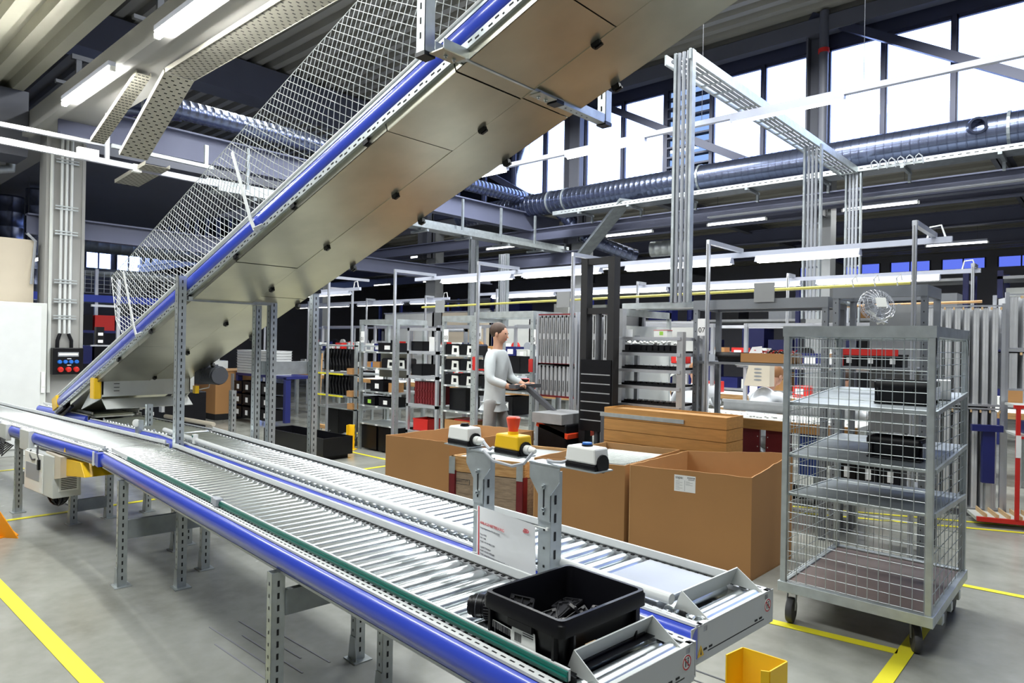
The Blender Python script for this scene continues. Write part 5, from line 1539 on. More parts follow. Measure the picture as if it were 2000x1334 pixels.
# rack 05 with standing aluminium profiles
def profile_rack(label, x0, x1, y0, y1, rows, n, tagno=None, Fm=None, mats=('profile', 'black'), slot=True, group=None, per_label='', wframe='dark_red'):
    F = Fm or I4
    H = rows[-1][1]
    r = thing('profile_rack', label, 'rack', tuple(F @ Vector(((x0 + x1) / 2, (y0 + y1) / 2, 0))))
    for (x, y) in ((x0 - .03, y0), (x1, y0), (x0 - .03, y1), (x1, y1)):
        part(MB(F).box(x, x + .03, y, y + .03, 0, H + .03), 'post', 'alu', r)
    dw = (x1 - x0) / n
    for (z0, z1) in rows:
        part(MB(F).box(x0, x1, y0, y1, z0 - .02, z0), 'shelf', wframe, r)
        part(MB(F).box(x0, x1, y0, y0 + .03, z1, z1 + .015), 'upper_rail', wframe, r)
        blk = MB(F)
        for i in range(n):
            xa = x0 + i * dw
            blk.box(xa + dw * .82, xa + dw * .98, y0 - .005, y0 + .012, z1 - .03, z1 - .005)
            mb = MB(F).box(xa + dw * .06, xa + dw * .66, y0 + .01, y1 - .02, z0, z1 - .012).box(xa + dw * .24, xa + dw * .30, y0 + .004, y0 + .01, z0, z1 - .012).box(xa + dw * .5, xa + dw * .56, y0 + .004, y0 + .01, z0, z1 - .012)
            p = part(mb, 'profile', mats[0], r)
            if slot:
                sl_ = MB(F)
                hh_ = z1 - z0
                for q in (0.15, 0.62):
                    if hh_ > .4 or q < .3: sl_.box(xa + dw * .30, xa + dw * .48, y0 + .002, y0 + .0095, z0 + hh_ * q, z0 + hh_ * q + min(.2, hh_ * .35))
                part(sl_, 'slot', 'black_matt', p)
        part(blk, 'spacers', 'card_edge' if not slot else 'black', r)
        part(MB(F).box(x0, x1, y1 - .015, y1, z0, z1), 'dark_back', 'black_matt', r)
    if tagno:
        tg = part(MB(F).box(x0 - .10, x0 - .03, y0 - .01, y0 - .004, H - .33, H - .16), 'number_tag', 'paper', r)
        text(tagno, 0.065, F @ axes((x0 - .097, y0 - .012, H - .30), (1, 0, 0), (0, 0, 1), (0, -1, 0)), 'ink', tg)
    return r


profile_rack('rack of upright grey profiles marked 05, left of the stacker mast', -4.96, -4.44, 5.98, 6.4, ((1.02, 1.36), (1.38, 1.92)), 9, '05')
profile_rack('darker rack of upright grey profiles behind the stacker mast', -4.36, -3.86, 5.98, 6.4, ((0.95, 1.36), (1.38, 1.92)), 7, None)
pn = thing('rack_side_panel', 'grey rack end with sheet panel marked 06 beside the red cart', 'panel', (-3.75, 6.3, 0))
part(MB().box(-3.85, -3.78, 5.9, 5.97, 0.3, 1.97), 'post', 'alu_grey', pn)
part(MB().box(-3.82, -3.80, 5.97, 6.9, 0.75, 1.80), 'sheet', 'light_grey', pn)
part(MB().bar((-3.8, 5.97, .4), (-3.8, 6.5, .75), .03, .03).box(-3.84, -3.8, 6.9, 6.94, 0, 1.97).box(-3.85, -3.8, 5.95, 6.94, 1.90, 1.97), 'frame', 'galv', pn)
part(MB().box(-3.79, -3.70, 5.96, 5.965, 1.60, 1.76), 'number_tag', 'paper', pn)
text('06', 0.065, axes((-3.785, 5.957, 1.63), (1, 0, 0), (0, 0, 1), (0, -1, 0)), 'ink', pn)
# overhead tray on the racks
solo(MB().box(-3.95, -1.8, 6.15, 6.18, 1.98, 2.04).box(-3.95, -1.8, 6.52, 6.55, 1.98, 2.04).box(-3.95, -1.8, 6.18, 6.52, 1.99, 2.0), 'cable_tray', 'galv', 'galvanised cable tray lying above the rack marked 06 and the frame marked 07', 'tray')

# trolley with component trays (between 06 and 07)
r = thing('component_cart', 'grey framed cart with black component trays between the labels 06 and 07', 'cart', (-3.4, 5.9, 0))
part(MB().box(-3.76, -3.72, 5.70, 5.74, 0.12, 1.70).box(-3.06, -3.0, 5.70, 5.76, 0.12, 1.73).box(-3.76, -3.72, 6.1, 6.14, 0.12, 1.70).box(-3.06, -3.0, 6.1, 6.14, 0.12, 1.73), 'post', 'alu_grey', r)
for z in (1.03, 1.21, 1.37, 1.53, 1.68):
    part(MB().box(-3.74, -3.02, 5.69, 5.73, z - .03, z).box(-3.74, -3.02, 6.1, 6.14, z - .03, z).box(-3.74, -3.70, 5.7, 6.12, z - .03, z).box(-3.06, -3.02, 5.7, 6.12, z - .03, z), 'tray_frame', 'alu', r)
part(MB().box(-3.7, -3.06, 5.72, 6.1, 0.13, 0.98), 'lower_cabinet', 'light_grey', r)
for (x, y) in ((-3.7, 5.75), (-3.05, 5.75), (-3.7, 6.1), (-3.05, 6.1)): wheel((x, y, 0.06), 0.06, 0.03, 0.2, r, fork=False)
random.seed(11)
nmz = {1.03: 'lowest', 1.21: 'second', 1.37: 'third', 1.53: 'top'}
for z in (1.03, 1.21, 1.37, 1.53):
    tr_ = thing('component_tray', 'black tray of small parts on the %s level of the component cart' % nmz[z], 'tray', (-3.4, 5.9, z))
    part(MB().box(-3.68, -3.08, 5.74, 6.08, z, z + .02), 'tray', 'black', tr_)
    cmb = MB(); wmb = MB(); ymb = MB()
    for k in range(9):
        x = -3.66 + k * .064
        if z > 1.5:
            cmb.box(x, x + .045, 5.76, 5.85, z + .02, z + .075)
            for q in range(4):
                wmb.ell((x + random.random() * .05, 5.78 + random.random() * .06, z + .085 + random.random() * .02), .016, .016, .012, 6, 4)
        else:
            cmb.box(x, x + .05, 5.76, 5.85, z + .02, z + .035); ymb.tube((x + .02, 5.77, z + .035), (x + .02, 5.77, z + .045), .006, 5)
    part(cmb, 'small_parts', 'black', tr_, kind='stuff')
    if z > 1.5: part(wmb, 'pale_wires', 'white', tr_, kind='stuff')
    else: part(ymb, 'bright_pins', 'alu', tr_, kind='stuff')
bt = thing('tape_box', 'small white box with lime label and red edge on top of the component cart', 'box', (-3.3, 5.9, 1.70))
part(MB().box(-3.36, -3.22, 5.8, 5.9, 1.68, 1.745), 'box', 'white', bt); part(MB().box(-3.30, -3.26, 5.798, 5.8, 1.70, 1.735), 'lime_label', 'lime', bt); part(MB().box(-3.365, -3.215, 5.799, 5.9, 1.745, 1.75), 'red_edge', 'red', bt)

# frame 07 and its neighbour
f7 = shelf_unit('open grey steel frame marked 07 with one shelf carrying a brown carton', -3.03, -1.82, 5.96, 6.48, 2.03, (1.46,), '07', m='steel_grey', beam=0.085, name='steel_frame')
tote('tote_box', 'black tote with white label on the shelf of the frame marked 07', frame((-2.68, 6.08, 1.46)), 0.28, 0.2, 0.09, False)
ct_ = thing('carton', 'long low brown carton full of red and black wires on the shelf of frame 07', 'box', (-2.33, 6.05, 1.46))
part(MB().box(-2.57, -2.10, 5.97, 5.975, 1.46, 1.545).box(-2.57, -2.10, 6.2, 6.205, 1.46, 1.545).box(-2.57, -2.565, 5.97, 6.2, 1.46, 1.545).box(-2.105, -2.10, 5.97, 6.2, 1.46, 1.545).box(-2.57, -2.1, 5.97, 6.2, 1.46, 1.465), 'shell', 'card', ct_)
wr = MB(); wb = MB(); random.seed(9)
for k in range(22):
    c = (-2.28 + (random.random() - .5) * .3, 6.08 + (random.random() - .5) * .14, 1.545)
    pts = [(c[0] + .05 * math.cos(a) * random.uniform(.6, 1), c[1] + .04 * math.sin(a), c[2] + random.random() * .035) for a in [q * .9 for q in range(6)]]
    (wr if k % 2 else wb).path(pts, 0.004, 4)
part(wr, 'red_wires', 'red', ct_, True, kind='stuff'); part(wb, 'black_wires', 'black', ct_, True, kind='stuff')
solo(MB().slab((-2.50, 6.0, 1.546), (-2.38, 6.0, 1.55), (-2.39, 6.02, 1.61), (-2.48, 6.02, 1.60), .002), 'paper_slip', 'paper', 'white paper slip sticking out of the carton of wires on frame 07', 'paper')
f8 = shelf_unit('open grey steel frame right of the frame marked 07, partly behind the wire trolley', -1.78, -1.10, 5.96, 6.48, 2.10, (0.5, 1.46), None, m='steel_grey', beam=0.085, name='steel_frame')
gp_r = MB().box(-1.62, -1.2, 6.44, 6.46, 0.9, 1.98)
part(gp_r, 'grey_back_panel', 'grey', f8)
solo(MB().box(-1.75, -1.3, 5.99, 6.0, 1.55, 1.6).box(-1.72, -1.70, 5.99, 6.01, 1.46, 1.55), 'red_tool_rail', 'red', 'red rail on the shelf of the frame behind the wire trolley', 'rail')
for k, x in enumerate((-1.66, -1.50, -1.34)):
    bin_(['leftmost', 'middle', 'rightmost'][k] + ' black box on the shelf behind the upper part of the wire trolley', x, 6.1, 1.46, 0.13, 0.2, 0.1, lab='paper')
for k, x in enumerate((-1.66, -1.50, -1.34)):
    bin_(['leftmost', 'middle', 'rightmost'][k] + ' black box on the low shelf behind the wire trolley', x, 6.1, 0.5, 0.14, 0.22, 0.2, lab='paper')

# desk fan hung from the frame
FF = axes((-1.42, 5.84, 1.94), Vector((0.62, -0.70, 0.35)).normalized() * 1.3, Vector((0.75, 0.66, 0)).normalized() * 1.3, Vector((0.62, -0.70, 0.35)).normalized().cross(Vector((0.75, 0.66, 0)).normalized()) * 1.3)
fan = thing('desk_fan', 'grey desk fan with round wire guard hanging tilted from the steel frame', 'fan', (-1.44, 5.9, 1.85))
g = MB(FF)
for r_ in (0.02, 0.045, 0.07, 0.09, 0.105):
    d_ = 0.045 * (1 - (r_ / .105) ** 2)
    for s in (-1, 1):
        pts = [(s * d_ + s * .006, r_ * math.cos(2 * PI * k / 20), r_ * math.sin(2 * PI * k / 20)) for k in range(21)]
        g.path(pts, 0.0014, 4, caps=False)
for k in range(24):
    a = 2 * PI * k / 24
    for s in (-1, 1):
        g.path([(s * (.006 + 0.045 * (1 - (q / .105) ** 2)), q * math.cos(a), q * math.sin(a)) for q in (0.02, 0.06, 0.09, 0.105)], 0.0012, 4)
part(g, 'wire_guard', 'alu', fan)
part(MB(FF).tube((-.045, 0, 0), (-.08, 0, 0), 0.035, 14), 'motor_housing', 'pvc', fan, True)
bl2 = MB(FF)
for k in range(4):
    a = PI / 2 * k
    bl2.slab((0.004, .015 * math.cos(a), .015 * math.sin(a)), (0.012, .08 * math.cos(a - .3), .08 * math.sin(a - .3)), (-0.008, .08 * math.cos(a + .4), .08 * math.sin(a + .4)), (-.004, .02 * math.cos(a + .6), .02 * math.sin(a + .6)), .002)
part(bl2, 'blades', 'pvc', fan)
part(MB(FF).box(0.05, 0.055, -.03, .03, -.03, .03), 'badge', 'white', fan)
part(MB().bar((-1.50, 5.88, 1.92), (-1.36, 5.86, 1.80), 0.05, 0.02).bar((-1.42, 5.86, 1.80), (-1.32, 5.86, 1.86), 0.03, 0.02), 'stand_foot', 'light_grey', fan)
part(MB().path([(-1.5, 5.93, 1.93), (-1.56, 5.92, 2.02), (-1.52, 5.95, 2.06)], 0.004, 5).path([(-1.44, 5.95, 2.05), (-1.44, 5.94, 2.0)], 0.004, 5), 'hanging_cord', 'white', fan)

# rack of standing profiles at the right (turned)
Pd = Vector((0.9365, 0.3506, 0))
FR = axes((-1.594, 7.657, 0), Pd, Vector((-Pd.y, Pd.x, 0)), (0, 0, 1))
profile_rack('tall rack of upright aluminium profiles with wooden spacers, right behind the wire trolley', -0.05, 0.80, 0.0, 0.45, ((0.09, 1.04), (1.09, 2.03)), 11, None, FR, ('profile',), False, wframe='alu')
profile_rack('second tall rack of upright aluminium profiles at the right edge of the picture', 0.87, 1.75, 0.05, 0.45, ((1.25, 1.60), (1.64, 2.14)), 8, None, FR, ('profile',), False, wframe='alu')
FRC = FR @ Matrix.Translation((-0.02, -0.34, 0))
rf = thing('red_frame_cart', 'red edged profile cart standing at the right edge in front of the racks', 'cart', tuple(FR @ Vector((1.1, -0.1, 0))))
part(MB(FRC).box(0.84, 0.87, -0.06, -0.03, 0.08, 1.12).box(0.82, 1.7, -0.06, -0.03, 1.09, 1.12).box(0.55, 1.7, -0.06, -0.03, 0.05, 0.09).box(0.84, 1.7, -0.06, -0.03, 0.82, 0.84), 'red_edge', 'red', rf)
part(MB(FRC).box(0.55, 1.7, -0.03, 0.3, 0.05, 0.08).box(0.84, 1.7, -0.03, 0.3, 0.84, 0.86).box(0.84, 1.7, -0.03, 0.3, 1.10, 1.12), 'tray', 'light_grey', rf)
part(MB(FRC).box(0.835, 0.875, -0.062, -0.06, 0.65, 0.85), 'white_strip', 'paper', rf)
dv = MB(FRC)
for k in range(5): dv.box(0.62 + .09 * k, 0.63 + .09 * k, -0.05, 0.3, 0.08, 0.12)
part(dv, 'wooden_dividers', 'card_edge', rf)
bc_ = thing('blue_bin', 'dark blue bin with white label on the red edged cart', 'bin', tuple(FRC @ Vector((1.02, 0.1, 0.86))))
part(MB(FRC).box(0.92, 1.15, -0.01, 0.2, 0.862, 0.97), 'shell', 'navy', bc_); part(MB(FRC).box(0.95, 1.05, -0.013, -0.01, 0.89, 0.94), 'label_card', 'paper', bc_)
text('LINIE 2', 0.03, FRC @ axes((0.952, -0.0135, 0.905), (1, 0, 0), (0, 0, 1), (0, -1, 0)), 'ink', bc_)
wheel(tuple(FRC @ Vector((1.02, 0.05, 0.30))), 0.08, 0.03, 0.4, rf, True, 'alu_grey')
bl3 = thing('blue_lift_table', 'dark blue lifting table behind the right rack', 'table', tuple(FR @ Vector((0.75, -0.02, 0))))
part(MB(FR).box(0.64, 0.74, -0.08, -0.02, 0.35, 0.86), 'column', 'navy', bl3); part(MB(FR).box(0.55, 0.80, -0.10, -0.03, 0.84, 0.90), 'head', 'navy', bl3); part(MB(FR).box(0.67, 0.71, -0.07, -0.03, 0.0, 0.35), 'leg', 'galv', bl3)

# rack left of unit 01: device cart with hanging brackets
rk = thing('bracket_cart', 'grey cart with rows of curved dark brackets and yellow tape, left of unit 01', 'cart', (-9.1, 6.3, 0))
for (x, y) in ((-9.62, 6.05), (-8.62, 6.05), (-9.62, 6.6), (-8.62, 6.6)):
    part(MB().box(x, x + .04, y, y + .04, 0.12, 1.56), 'post', 'galv', rk)
for z in (0.55, 0.74, 1.08, 1.52):
    part(MB().box(-9.62, -8.58, 6.05, 6.62, z - .02, z), 'shelf', 'galv', rk)
part(MB().box(-9.6, -8.9, 6.04, 6.05, 0.715, 0.74).box(-9.6, -8.9, 6.04, 6.05, 1.055, 1.08), 'yellow_tape', 'tape', rk)
for (x, y) in ((-9.6, 6.1), (-9.3, 6.1), (-8.9, 6.1), (-8.6, 6.1)): wheel((x, y, 0.07), 0.07, 0.03, 0.5, rk)
hkm = MB().path([(0, 0, 0), (0.02, -.02, -.06), (0, -.02, -.15), (0.02, -.02, -.25), (0.0, 0, -.33)], 0.014, 6).box(-.01, .03, -.01, .05, -.34, .0)
hme = me_of(hkm, 'curved_bracket', 'black')
for rw, z in ((0, 1.46), (1, 1.06)):
    for k in range(9):
        o = bpy.data.objects.new('curved_bracket', hme); C.objects.link(o); o.location = (-9.5 + k * .085, 6.12, z)
        o['label'] = ['first', 'second', 'third', 'fourth', 'fifth', 'sixth', 'seventh', 'eighth', 'ninth'][k] + ' from left of the dark curved brackets in the ' + ['upper', 'lower'][rw] + ' row of the bracket cart'
        o['category'] = 'bracket'; o['group'] = 'curved brackets in the bracket cart'
for k, (x, z) in enumerate(((-8.76, 1.08), (-8.76, 0.74), (-8.74, 0.55))):
    solo(MB().box(x, x + .14, 6.02, 6.16, z, z + .09), 'carton', 'card', ['top', 'middle', 'lower'][k] + ' small carton with lime label on the right side of the bracket cart', 'box')
bin_('tall black waste bin standing in the bracket cart', -9.25, 6.3, 0.13, 0.34, 0.4, 0.40, lab=None)

# far left group
cl = thing('carton', 'brown cardboard carton far left, seen under the belly of the incline', 'box', (-13.4, 6.4, 0))
part(MB().box(-13.95, -13.0, 5.95, 6.8, 0.12, 0.95), 'carton_body', 'card', cl); part(MB().box(-13.95, -13.0, 5.95, 6.8, 0.0, 0.12), 'pallet', 'black_matt', cl)
part(MB().box(-13.97, -12.98, 5.93, 6.82, 0.95, 0.96), 'carton_lid', 'card_in', cl)
bt_ = thing('blue_table', 'dark blue workbench carrying two stacks of grey trays, far left behind the posts', 'table', (-12.2, 6.4, 0))
part(MB().box(-12.9, -11.0, 6.3, 6.9, 0.88, 0.93), 'tabletop', 'navy', bt_)
for x in (-12.9, -11.1): part(MB().box(x, x + .08, 6.3, 6.4, 0.1, 0.9), 'leg', 'navy', bt_)
part(MB().box(-13.15, -12.92, 6.25, 6.28, 0.5, 0.9), 'grey_plate', 'grey', bt_)
for s_, x in enumerate((-12.85, -12.15)):
    for k in range(9):
        solo(MB().box(x, x + .62, 6.3, 6.7, .93 + k * .05, .965 + k * .05).box(x - .01, x + .63, 6.29, 6.71, .965 + k * .05, .972 + k * .05), 'grey_tray', 'white_metal', ['lowest', 'second', 'third', 'fourth', 'fifth', 'sixth', 'seventh', 'eighth', 'topmost'][k] + ' pale tray of the ' + ['left', 'right'][s_] + ' stack on the blue workbench', 'tray', 'stacks of pale trays')
random.seed(21)
for j in range(3):
    for i in range(4):
        bin_('small black bin under the blue workbench, row %s, %s in its row' % (['lower', 'middle', 'upper'][j], ['first', 'second', 'third', 'fourth'][i]), -12.6 + i * .35, 6.35, 0.1 + j * .24, 0.3, 0.3, 0.2)
gc = thing('grey_cabinet', 'light grey floor cabinet far left beside the brown carton', 'cabinet', (-15.2, 6.6, 0))
part(MB().box(-15.4, -14.9, 6.3, 6.9, 0, 1.45), 'body', 'light_grey', gc); part(MB().box(-14.9, -14.5, 6.3, 6.9, 0, 1.1), 'lower_body', 'white_metal', gc); part(MB().box(-15.3, -15.0, 6.29, 6.3, 1.2, 1.35), 'red_display', 'ink_red', gc)
gcr = thing('grey_trolley', 'grey box trolley on castors behind the foot of the incline', 'trolley', (-13.2, 5.1, 0))
part(MB().box(-13.6, -12.9, 4.9, 5.5, 0.2, 1.25), 'body', 'light_grey', gcr)
for (x, y) in ((-13.5, 4.95), (-13.0, 4.95), (-13.0, 5.4)): wheel((x, y, 0.09), 0.09, 0.03, 0.3, gcr)
bm1 = thing('broom', 'wooden broom leaning upright between the slotted posts', 'broom', (-10.9, 6.9, 0))
part(MB().tube((-10.9, 6.9, 0.05), (-10.9, 6.95, 1.35), 0.014, 6), 'handle', 'pine', bm1); part(MB().box(-11.2, -10.6, 6.86, 6.94, 0.0, 0.06), 'head', 'pine', bm1)

# ================================================================== WORK BENCHES
def bench(label, x0, x1, y0, y1, zt=0.88, top='white', edge='pine', up=1.35, group=None):
    r = thing('work_bench', label, 'workbench', ((x0 + x1) / 2, (y0 + y1) / 2, 0), 0, group)
    part(MB().box(x0, x1, y0, y1, zt - .03, zt), 'tabletop', top, r)
    part(MB().box(x0, x1, y0 - .006, y0, zt - .075, zt - .002), 'front_edge', edge, r)
    for x in (x0 + .05, x1 - .1):
        for y in (y0 + .05, y1 - .1):
            part(MB().box(x, x + .05, y, y + .05, 0, zt - .03), 'leg', 'galv', r)
        part(MB().box(x, x + .04, y1 - .05, y1, zt, up + .55), 'upright', 'alu', r)
    part(MB().box(x0 + .05, x1 - .05, y1 - .25, y1, up, up + .02), 'upper_shelf', 'alu', r)
    part(MB().box(x0 + .05, x1 - .05, y1 - .04, y1, up + .5, up + .55), 'top_rail', 'alu', r)
    return r


names_b = ['far left', 'second from left', 'third from left', 'behind the mast', 'behind the frame marked 07', 'behind the wire trolley']
bxs = [(-13.2, -11.5), (-11.3, -9.6), (-9.4, -7.7), (-7.5, -5.8), (-5.6, -3.9), (-3.6, -2.0)]
for i, (a, b) in enumerate(bxs):
    bench('assembly bench of the first row, ' + ['farthest left', 'behind the bracket cart', 'behind the leftmost labelled unit', 'behind the profile cart with dark red devices', 'behind the stacker mast', 'behind the open frame with seated workers'][i], a, b, 7.7, 8.4)
for i, (a, b) in enumerate([(-17, -15), (-14.6, -12.6), (-12.2, -10.2), (-9.8, -7.8), (-7.4, -5.4), (-5.0, -3.0), (-2.6, -0.8)]):
    bench('assembly bench of the second row, number %s from the left' % ['one', 'two', 'three', 'four', 'five', 'six', 'seven'][i], a, b, 9.9, 10.6, up=1.4)
fb = thing('packing_table', 'white topped table with wooden edge in front of the seated workers', 'table', (-2.4, 6.6, 0))
part(MB().box(-3.5, -1.72, 6.55, 7.2, 0.86, 0.90), 'tabletop', 'white', fb); part(MB().box(-3.5, -1.72, 6.535, 6.55, 0.80, 0.895), 'front_edge', 'crate', fb)
for x in (-3.45, -1.8): part(MB().box(x, x + .05, 6.6, 6.65, 0, 0.86), 'leg', 'galv', fb)
for i, x in enumerate((-2.75, -2.45)):
    q = thing('perforated_board', ['left', 'right'][i] + ' dark red perforated panel under the packing table', 'panel', (x, 6.62, 0.3))
    part(MB().box(x - .12, x + .12, 6.6, 6.63, 0.35, 0.80), 'panel', 'dark_red', q)
    h = MB()
    for a in range(4):
        for s in (-.1, .1): h.box(x + s - .004, x + s + .004, 6.598, 6.6, 0.42 + .1 * a, 0.43 + .1 * a)
    part(h, 'rivets', 'white', q)
solo(MB().box(-2.26, -2.08, 6.6, 6.8, 0.4, 0.8), 'blue_sack', 'jeans', 'blue cloth hanging under the packing table beside the wire trolley', 'cloth')
solo(MB().box(-3.3, -2.0, 7.24, 7.30, 0.90, 0.99).box(-3.3, -2.0, 7.2, 7.24, 0.99, 1.02), 'cable_channel', 'alu_grey', 'grey channel with black edge at the back of the packing table', 'channel')
random.seed(4)
cs = MB()
for k in range(60):
    x = -3.35 + random.random() * 1.5; y = 6.6 + random.random() * .5
    cs.tube((x, y, .90), (x, y, .912), .012, 6)
solo(cs, 'white_parts', 'white', 'scatter of small white parts on the packing table', 'parts', kind='stuff')
hb_ = thing('hood_box', 'beige box with four oval vents hanging between the seated workers', 'box', (-2.98, 7.4, 1.16))
part(MB().prism([(-.16, 0), (.13, 0), (.13, .25), (-.10, .25)], (-2.98, 7.40, 1.17), (1, 0, 0), (0, 0, 1), (0, .14, 0)), 'case', 'beige', hb_)
ov = MB()
for k in range(4): ov.add([(-2.98 + .045 * math.cos(a * .5236), 7.398, 1.36 - .04 * k + .010 * math.sin(a * .5236)) for a in range(12)], [tuple(range(12))])
part(ov, 'vents', 'grey', hb_)

# clutter on the benches: monitors, boxes, bins, arms - one object each
random.seed(31)
kinds = [('storage_bin', 'bin'), ('cassette_box', 'box'), ('screen', 'screen'), ('roll', 'roll'), ('task_lamp', 'lamp'), ('bottle', 'bottle')]
cols = ['black', 'white', 'pvc', 'card', 'red', 'navy', 'light_grey']
def clutter(x, y, z, kind, m, lbl, grp):
    if kind == 'screen':
        r = thing('screen', lbl, 'screen', (x, y, z), 0, grp)
        part(MB().box(x - .14, x + .14, y - .01, y + .02, z + .10, z + .29), 'panel', m, r); part(MB().box(x - .12, x + .12, y - .012, y - .01, z + .12, z + .27), 'display', 'pvc', r); part(MB().box(x - .02, x + .02, y, y + .02, z, z + .1).box(x - .08, x + .08, y - .05, y + .08, z, z + .01), 'stand', 'grey', r)
    elif kind == 'storage_bin':
        r = bin_(lbl, x, y, z, 0.22, 0.3, 0.13, 0, 'paper', grp, m)
    elif kind == 'cassette_box':
        r = thing('cassette_box', lbl, 'box', (x, y, z), 0, grp)
        part(MB().box(x - .11, x + .11, y - .1, y + .1, z, z + .17), 'body', m, r); part(MB().box(x - .07, x + .05, y - .103, y - .1, z + .05, z + .13), 'label_card', 'paper' if m != 'white' else 'pvc', r)
    elif kind == 'roll':
        solo(MB().rev([(.03, 0), (.1, 0), (.1, .06), (.03, .06)], (x, y - .03, z + .1), (0, 1, 0), 16), 'reel', m, lbl, 'reel', grp, True)
    elif kind == 'task_lamp':
        r = thing('task_lamp', lbl, 'lamp', (x, y, z), 0, grp)
        part(MB().bar((x, y, z), (x - .1, y, z + .28), .02, .02).bar((x - .1, y, z + .28), (x + .14, y - .05, z + .42), .02, .02), 'arm', 'white', r); part(MB().rev([(.02, 0), (.07, .07), (.07, .09)], (x + .14, y - .05, z + .44), (.4, -.2, -1), 12), 'shade', 'white', r, True)
    else:
        r = thing('bottle', lbl, 'bottle', (x, y, z), 0, grp)
        part(MB().rev([(.03, 0), (.03, .14), (.012, .18), (.012, .2)], (x, y, z), (0, 0, 1), 10), 'flask', 'white', r, True); part(MB().tube((x, y, z + .2), (x, y, z + .23), .014, 8), 'cap', m, r)
ordn = ['first', 'second', 'third', 'fourth', 'fifth', 'sixth', 'seventh']
rown = ['farthest left bench', 'bench behind the bracket cart', 'bench behind the leftmost labelled unit', 'bench behind the profile cart', 'bench behind the stacker mast', 'bench behind the open frame']
knm = {'storage_bin': 'open bin', 'cassette_box': 'labelled box', 'screen': 'screen', 'roll': 'reel', 'task_lamp': 'white jointed task lamp', 'bottle': 'white bottle'}
mnm = {'black': 'black', 'white': 'white', 'pvc': 'grey', 'card': 'brown', 'red': 'red', 'navy': 'dark blue', 'light_grey': 'pale grey'}
for i, (a, b) in enumerate(bxs):
    for lvl, (z, yy) in enumerate(((0.88, 7.95), (1.37, 8.27))):
        n_ = 6
        for k in range(n_):
            if i == 5 and lvl == 0 : continue
            kd = random.choice(['storage_bin', 'cassette_box', 'cassette_box', 'screen', 'roll', 'task_lamp', 'bottle'] if lvl == 0 else ['storage_bin', 'cassette_box', 'storage_bin', 'roll', 'cassette_box'])
            m_ = random.choice(cols)
            if kd == 'screen': m_ = 'black'
            if kd == 'task_lamp': m_ = 'white'
            lb_ = ('' if kd in ('task_lamp', 'bottle') else mnm[m_] + ' ') + knm[kd] + ', %s on the %s of the %s' % (ordn[k], ['tabletop', 'shelf'][lvl], rown[i])
            clutter(a + .15 + (b - a - .3) * k / (n_ - 1), yy, z, kd, m_, lb_, 'things on the first row of benches')
b2n = ['one', 'two', 'three', 'four', 'five', 'six', 'seven']
for i, (a, b) in enumerate([(-17, -15), (-14.6, -12.6), (-12.2, -10.2), (-9.8, -7.8), (-7.4, -5.4), (-5.0, -3.0), (-2.6, -0.8)]):
    for k in range(6):
        m_ = random.choice(cols)
        kd = random.choice(['storage_bin', 'cassette_box', 'cassette_box', 'roll'])
        clutter(a + .15 + (b - a - .3) * k / 5, 10.5, 1.42, kd, m_, mnm[m_] + ' ' + knm[kd] + ', %s on the upper shelf of second row bench %s' % (ordn[k], b2n[i]), 'things on the second row of benches')
        if k % 2 == 0:
            m_ = random.choice(cols)
            clutter(a + .2 + (b - a - .3) * k / 5, 10.2, 0.88, 'cassette_box', m_, mnm[m_] + ' labelled box, %s on the tabletop of second row bench %s' % (ordn[k // 2], b2n[i]), 'things on the second row of benches')

# bright panels behind the benches (white boards) and dark blue racks
for i, (x0, x1, y, z0, z1, m_, t) in enumerate(((-14.9, -12.9, 11.4, 0.9, 2.35, 'white_metal', 'far left behind the light rails'), (-12.6, -10.9, 11.4, 0.9, 2.35, 'beige', 'pale yellow one left of the first cable column'), (-10.5, -9.6, 11.3, 1.2, 2.2, 'light_grey', 'narrow one behind the unit marked 01'),
                                             (-5.4, -4.4, 8.8, 1.25, 1.95, 'light_grey', 'behind the rack marked 05'))):
    q = thing('notice_board', 'bright panel board, ' + t, 'board', ((x0 + x1) / 2, y, 0))
    part(MB().box(x0, x1, y, y + .03, z0, z1), 'board', m_, q); part(MB().box(x0, x0 + .04, y, y + .04, 0, z1).box(x1 - .04, x1, y, y + .04, 0, z1).box(x0, x1, y - .01, y, z1 - .03, z1), 'frame', 'alu', q)
random.seed(77)
for i in range(7):
    x = -19 + i * 2.9
    rk2 = thing('storage_rack', 'tall dark blue storage rack far behind the benches, %s from the left' % ordn[i], 'rack', (x, 14.6, 0), 0, 'blue storage racks far behind')
    for xx_ in (x, x + 2.4):
        part(MB().box(xx_, xx_ + .08, 14.3, 14.38, 0, 3.0).box(xx_, xx_ + .08, 15.2, 15.28, 0, 3.0), 'upright', 'navy', rk2)
    for z in (0.7, 1.5, 2.2, 2.9):
        part(MB().box(x, x + 2.4, 14.3, 15.2, z - .05, z), 'shelf', 'alu_grey', rk2)
    for z in (0.7, 1.5, 2.2):
        for k in range(4):
            if random.random() < .8:
                m_ = random.choice(['card', 'white', 'black', 'navy', 'pvc', 'light_grey'])
                hgt = random.uniform(.2, .55)
                o = solo(MB().box(x + .12 + k * .57, x + .6 + k * .57, 14.35, 14.9, z, z + hgt).box(x + .2 + k * .57, x + .35 + k * .57, 14.345, 14.35, z + .05, z + .12), 'stored_box', m_, mnm[m_] + ' stored box, %s on the %s shelf of the %s blue rack' % (ordn[k], {0.7: 'lower', 1.5: 'middle', 2.2: 'upper'}[z], ordn[i]), 'box', 'boxes on the far blue racks')

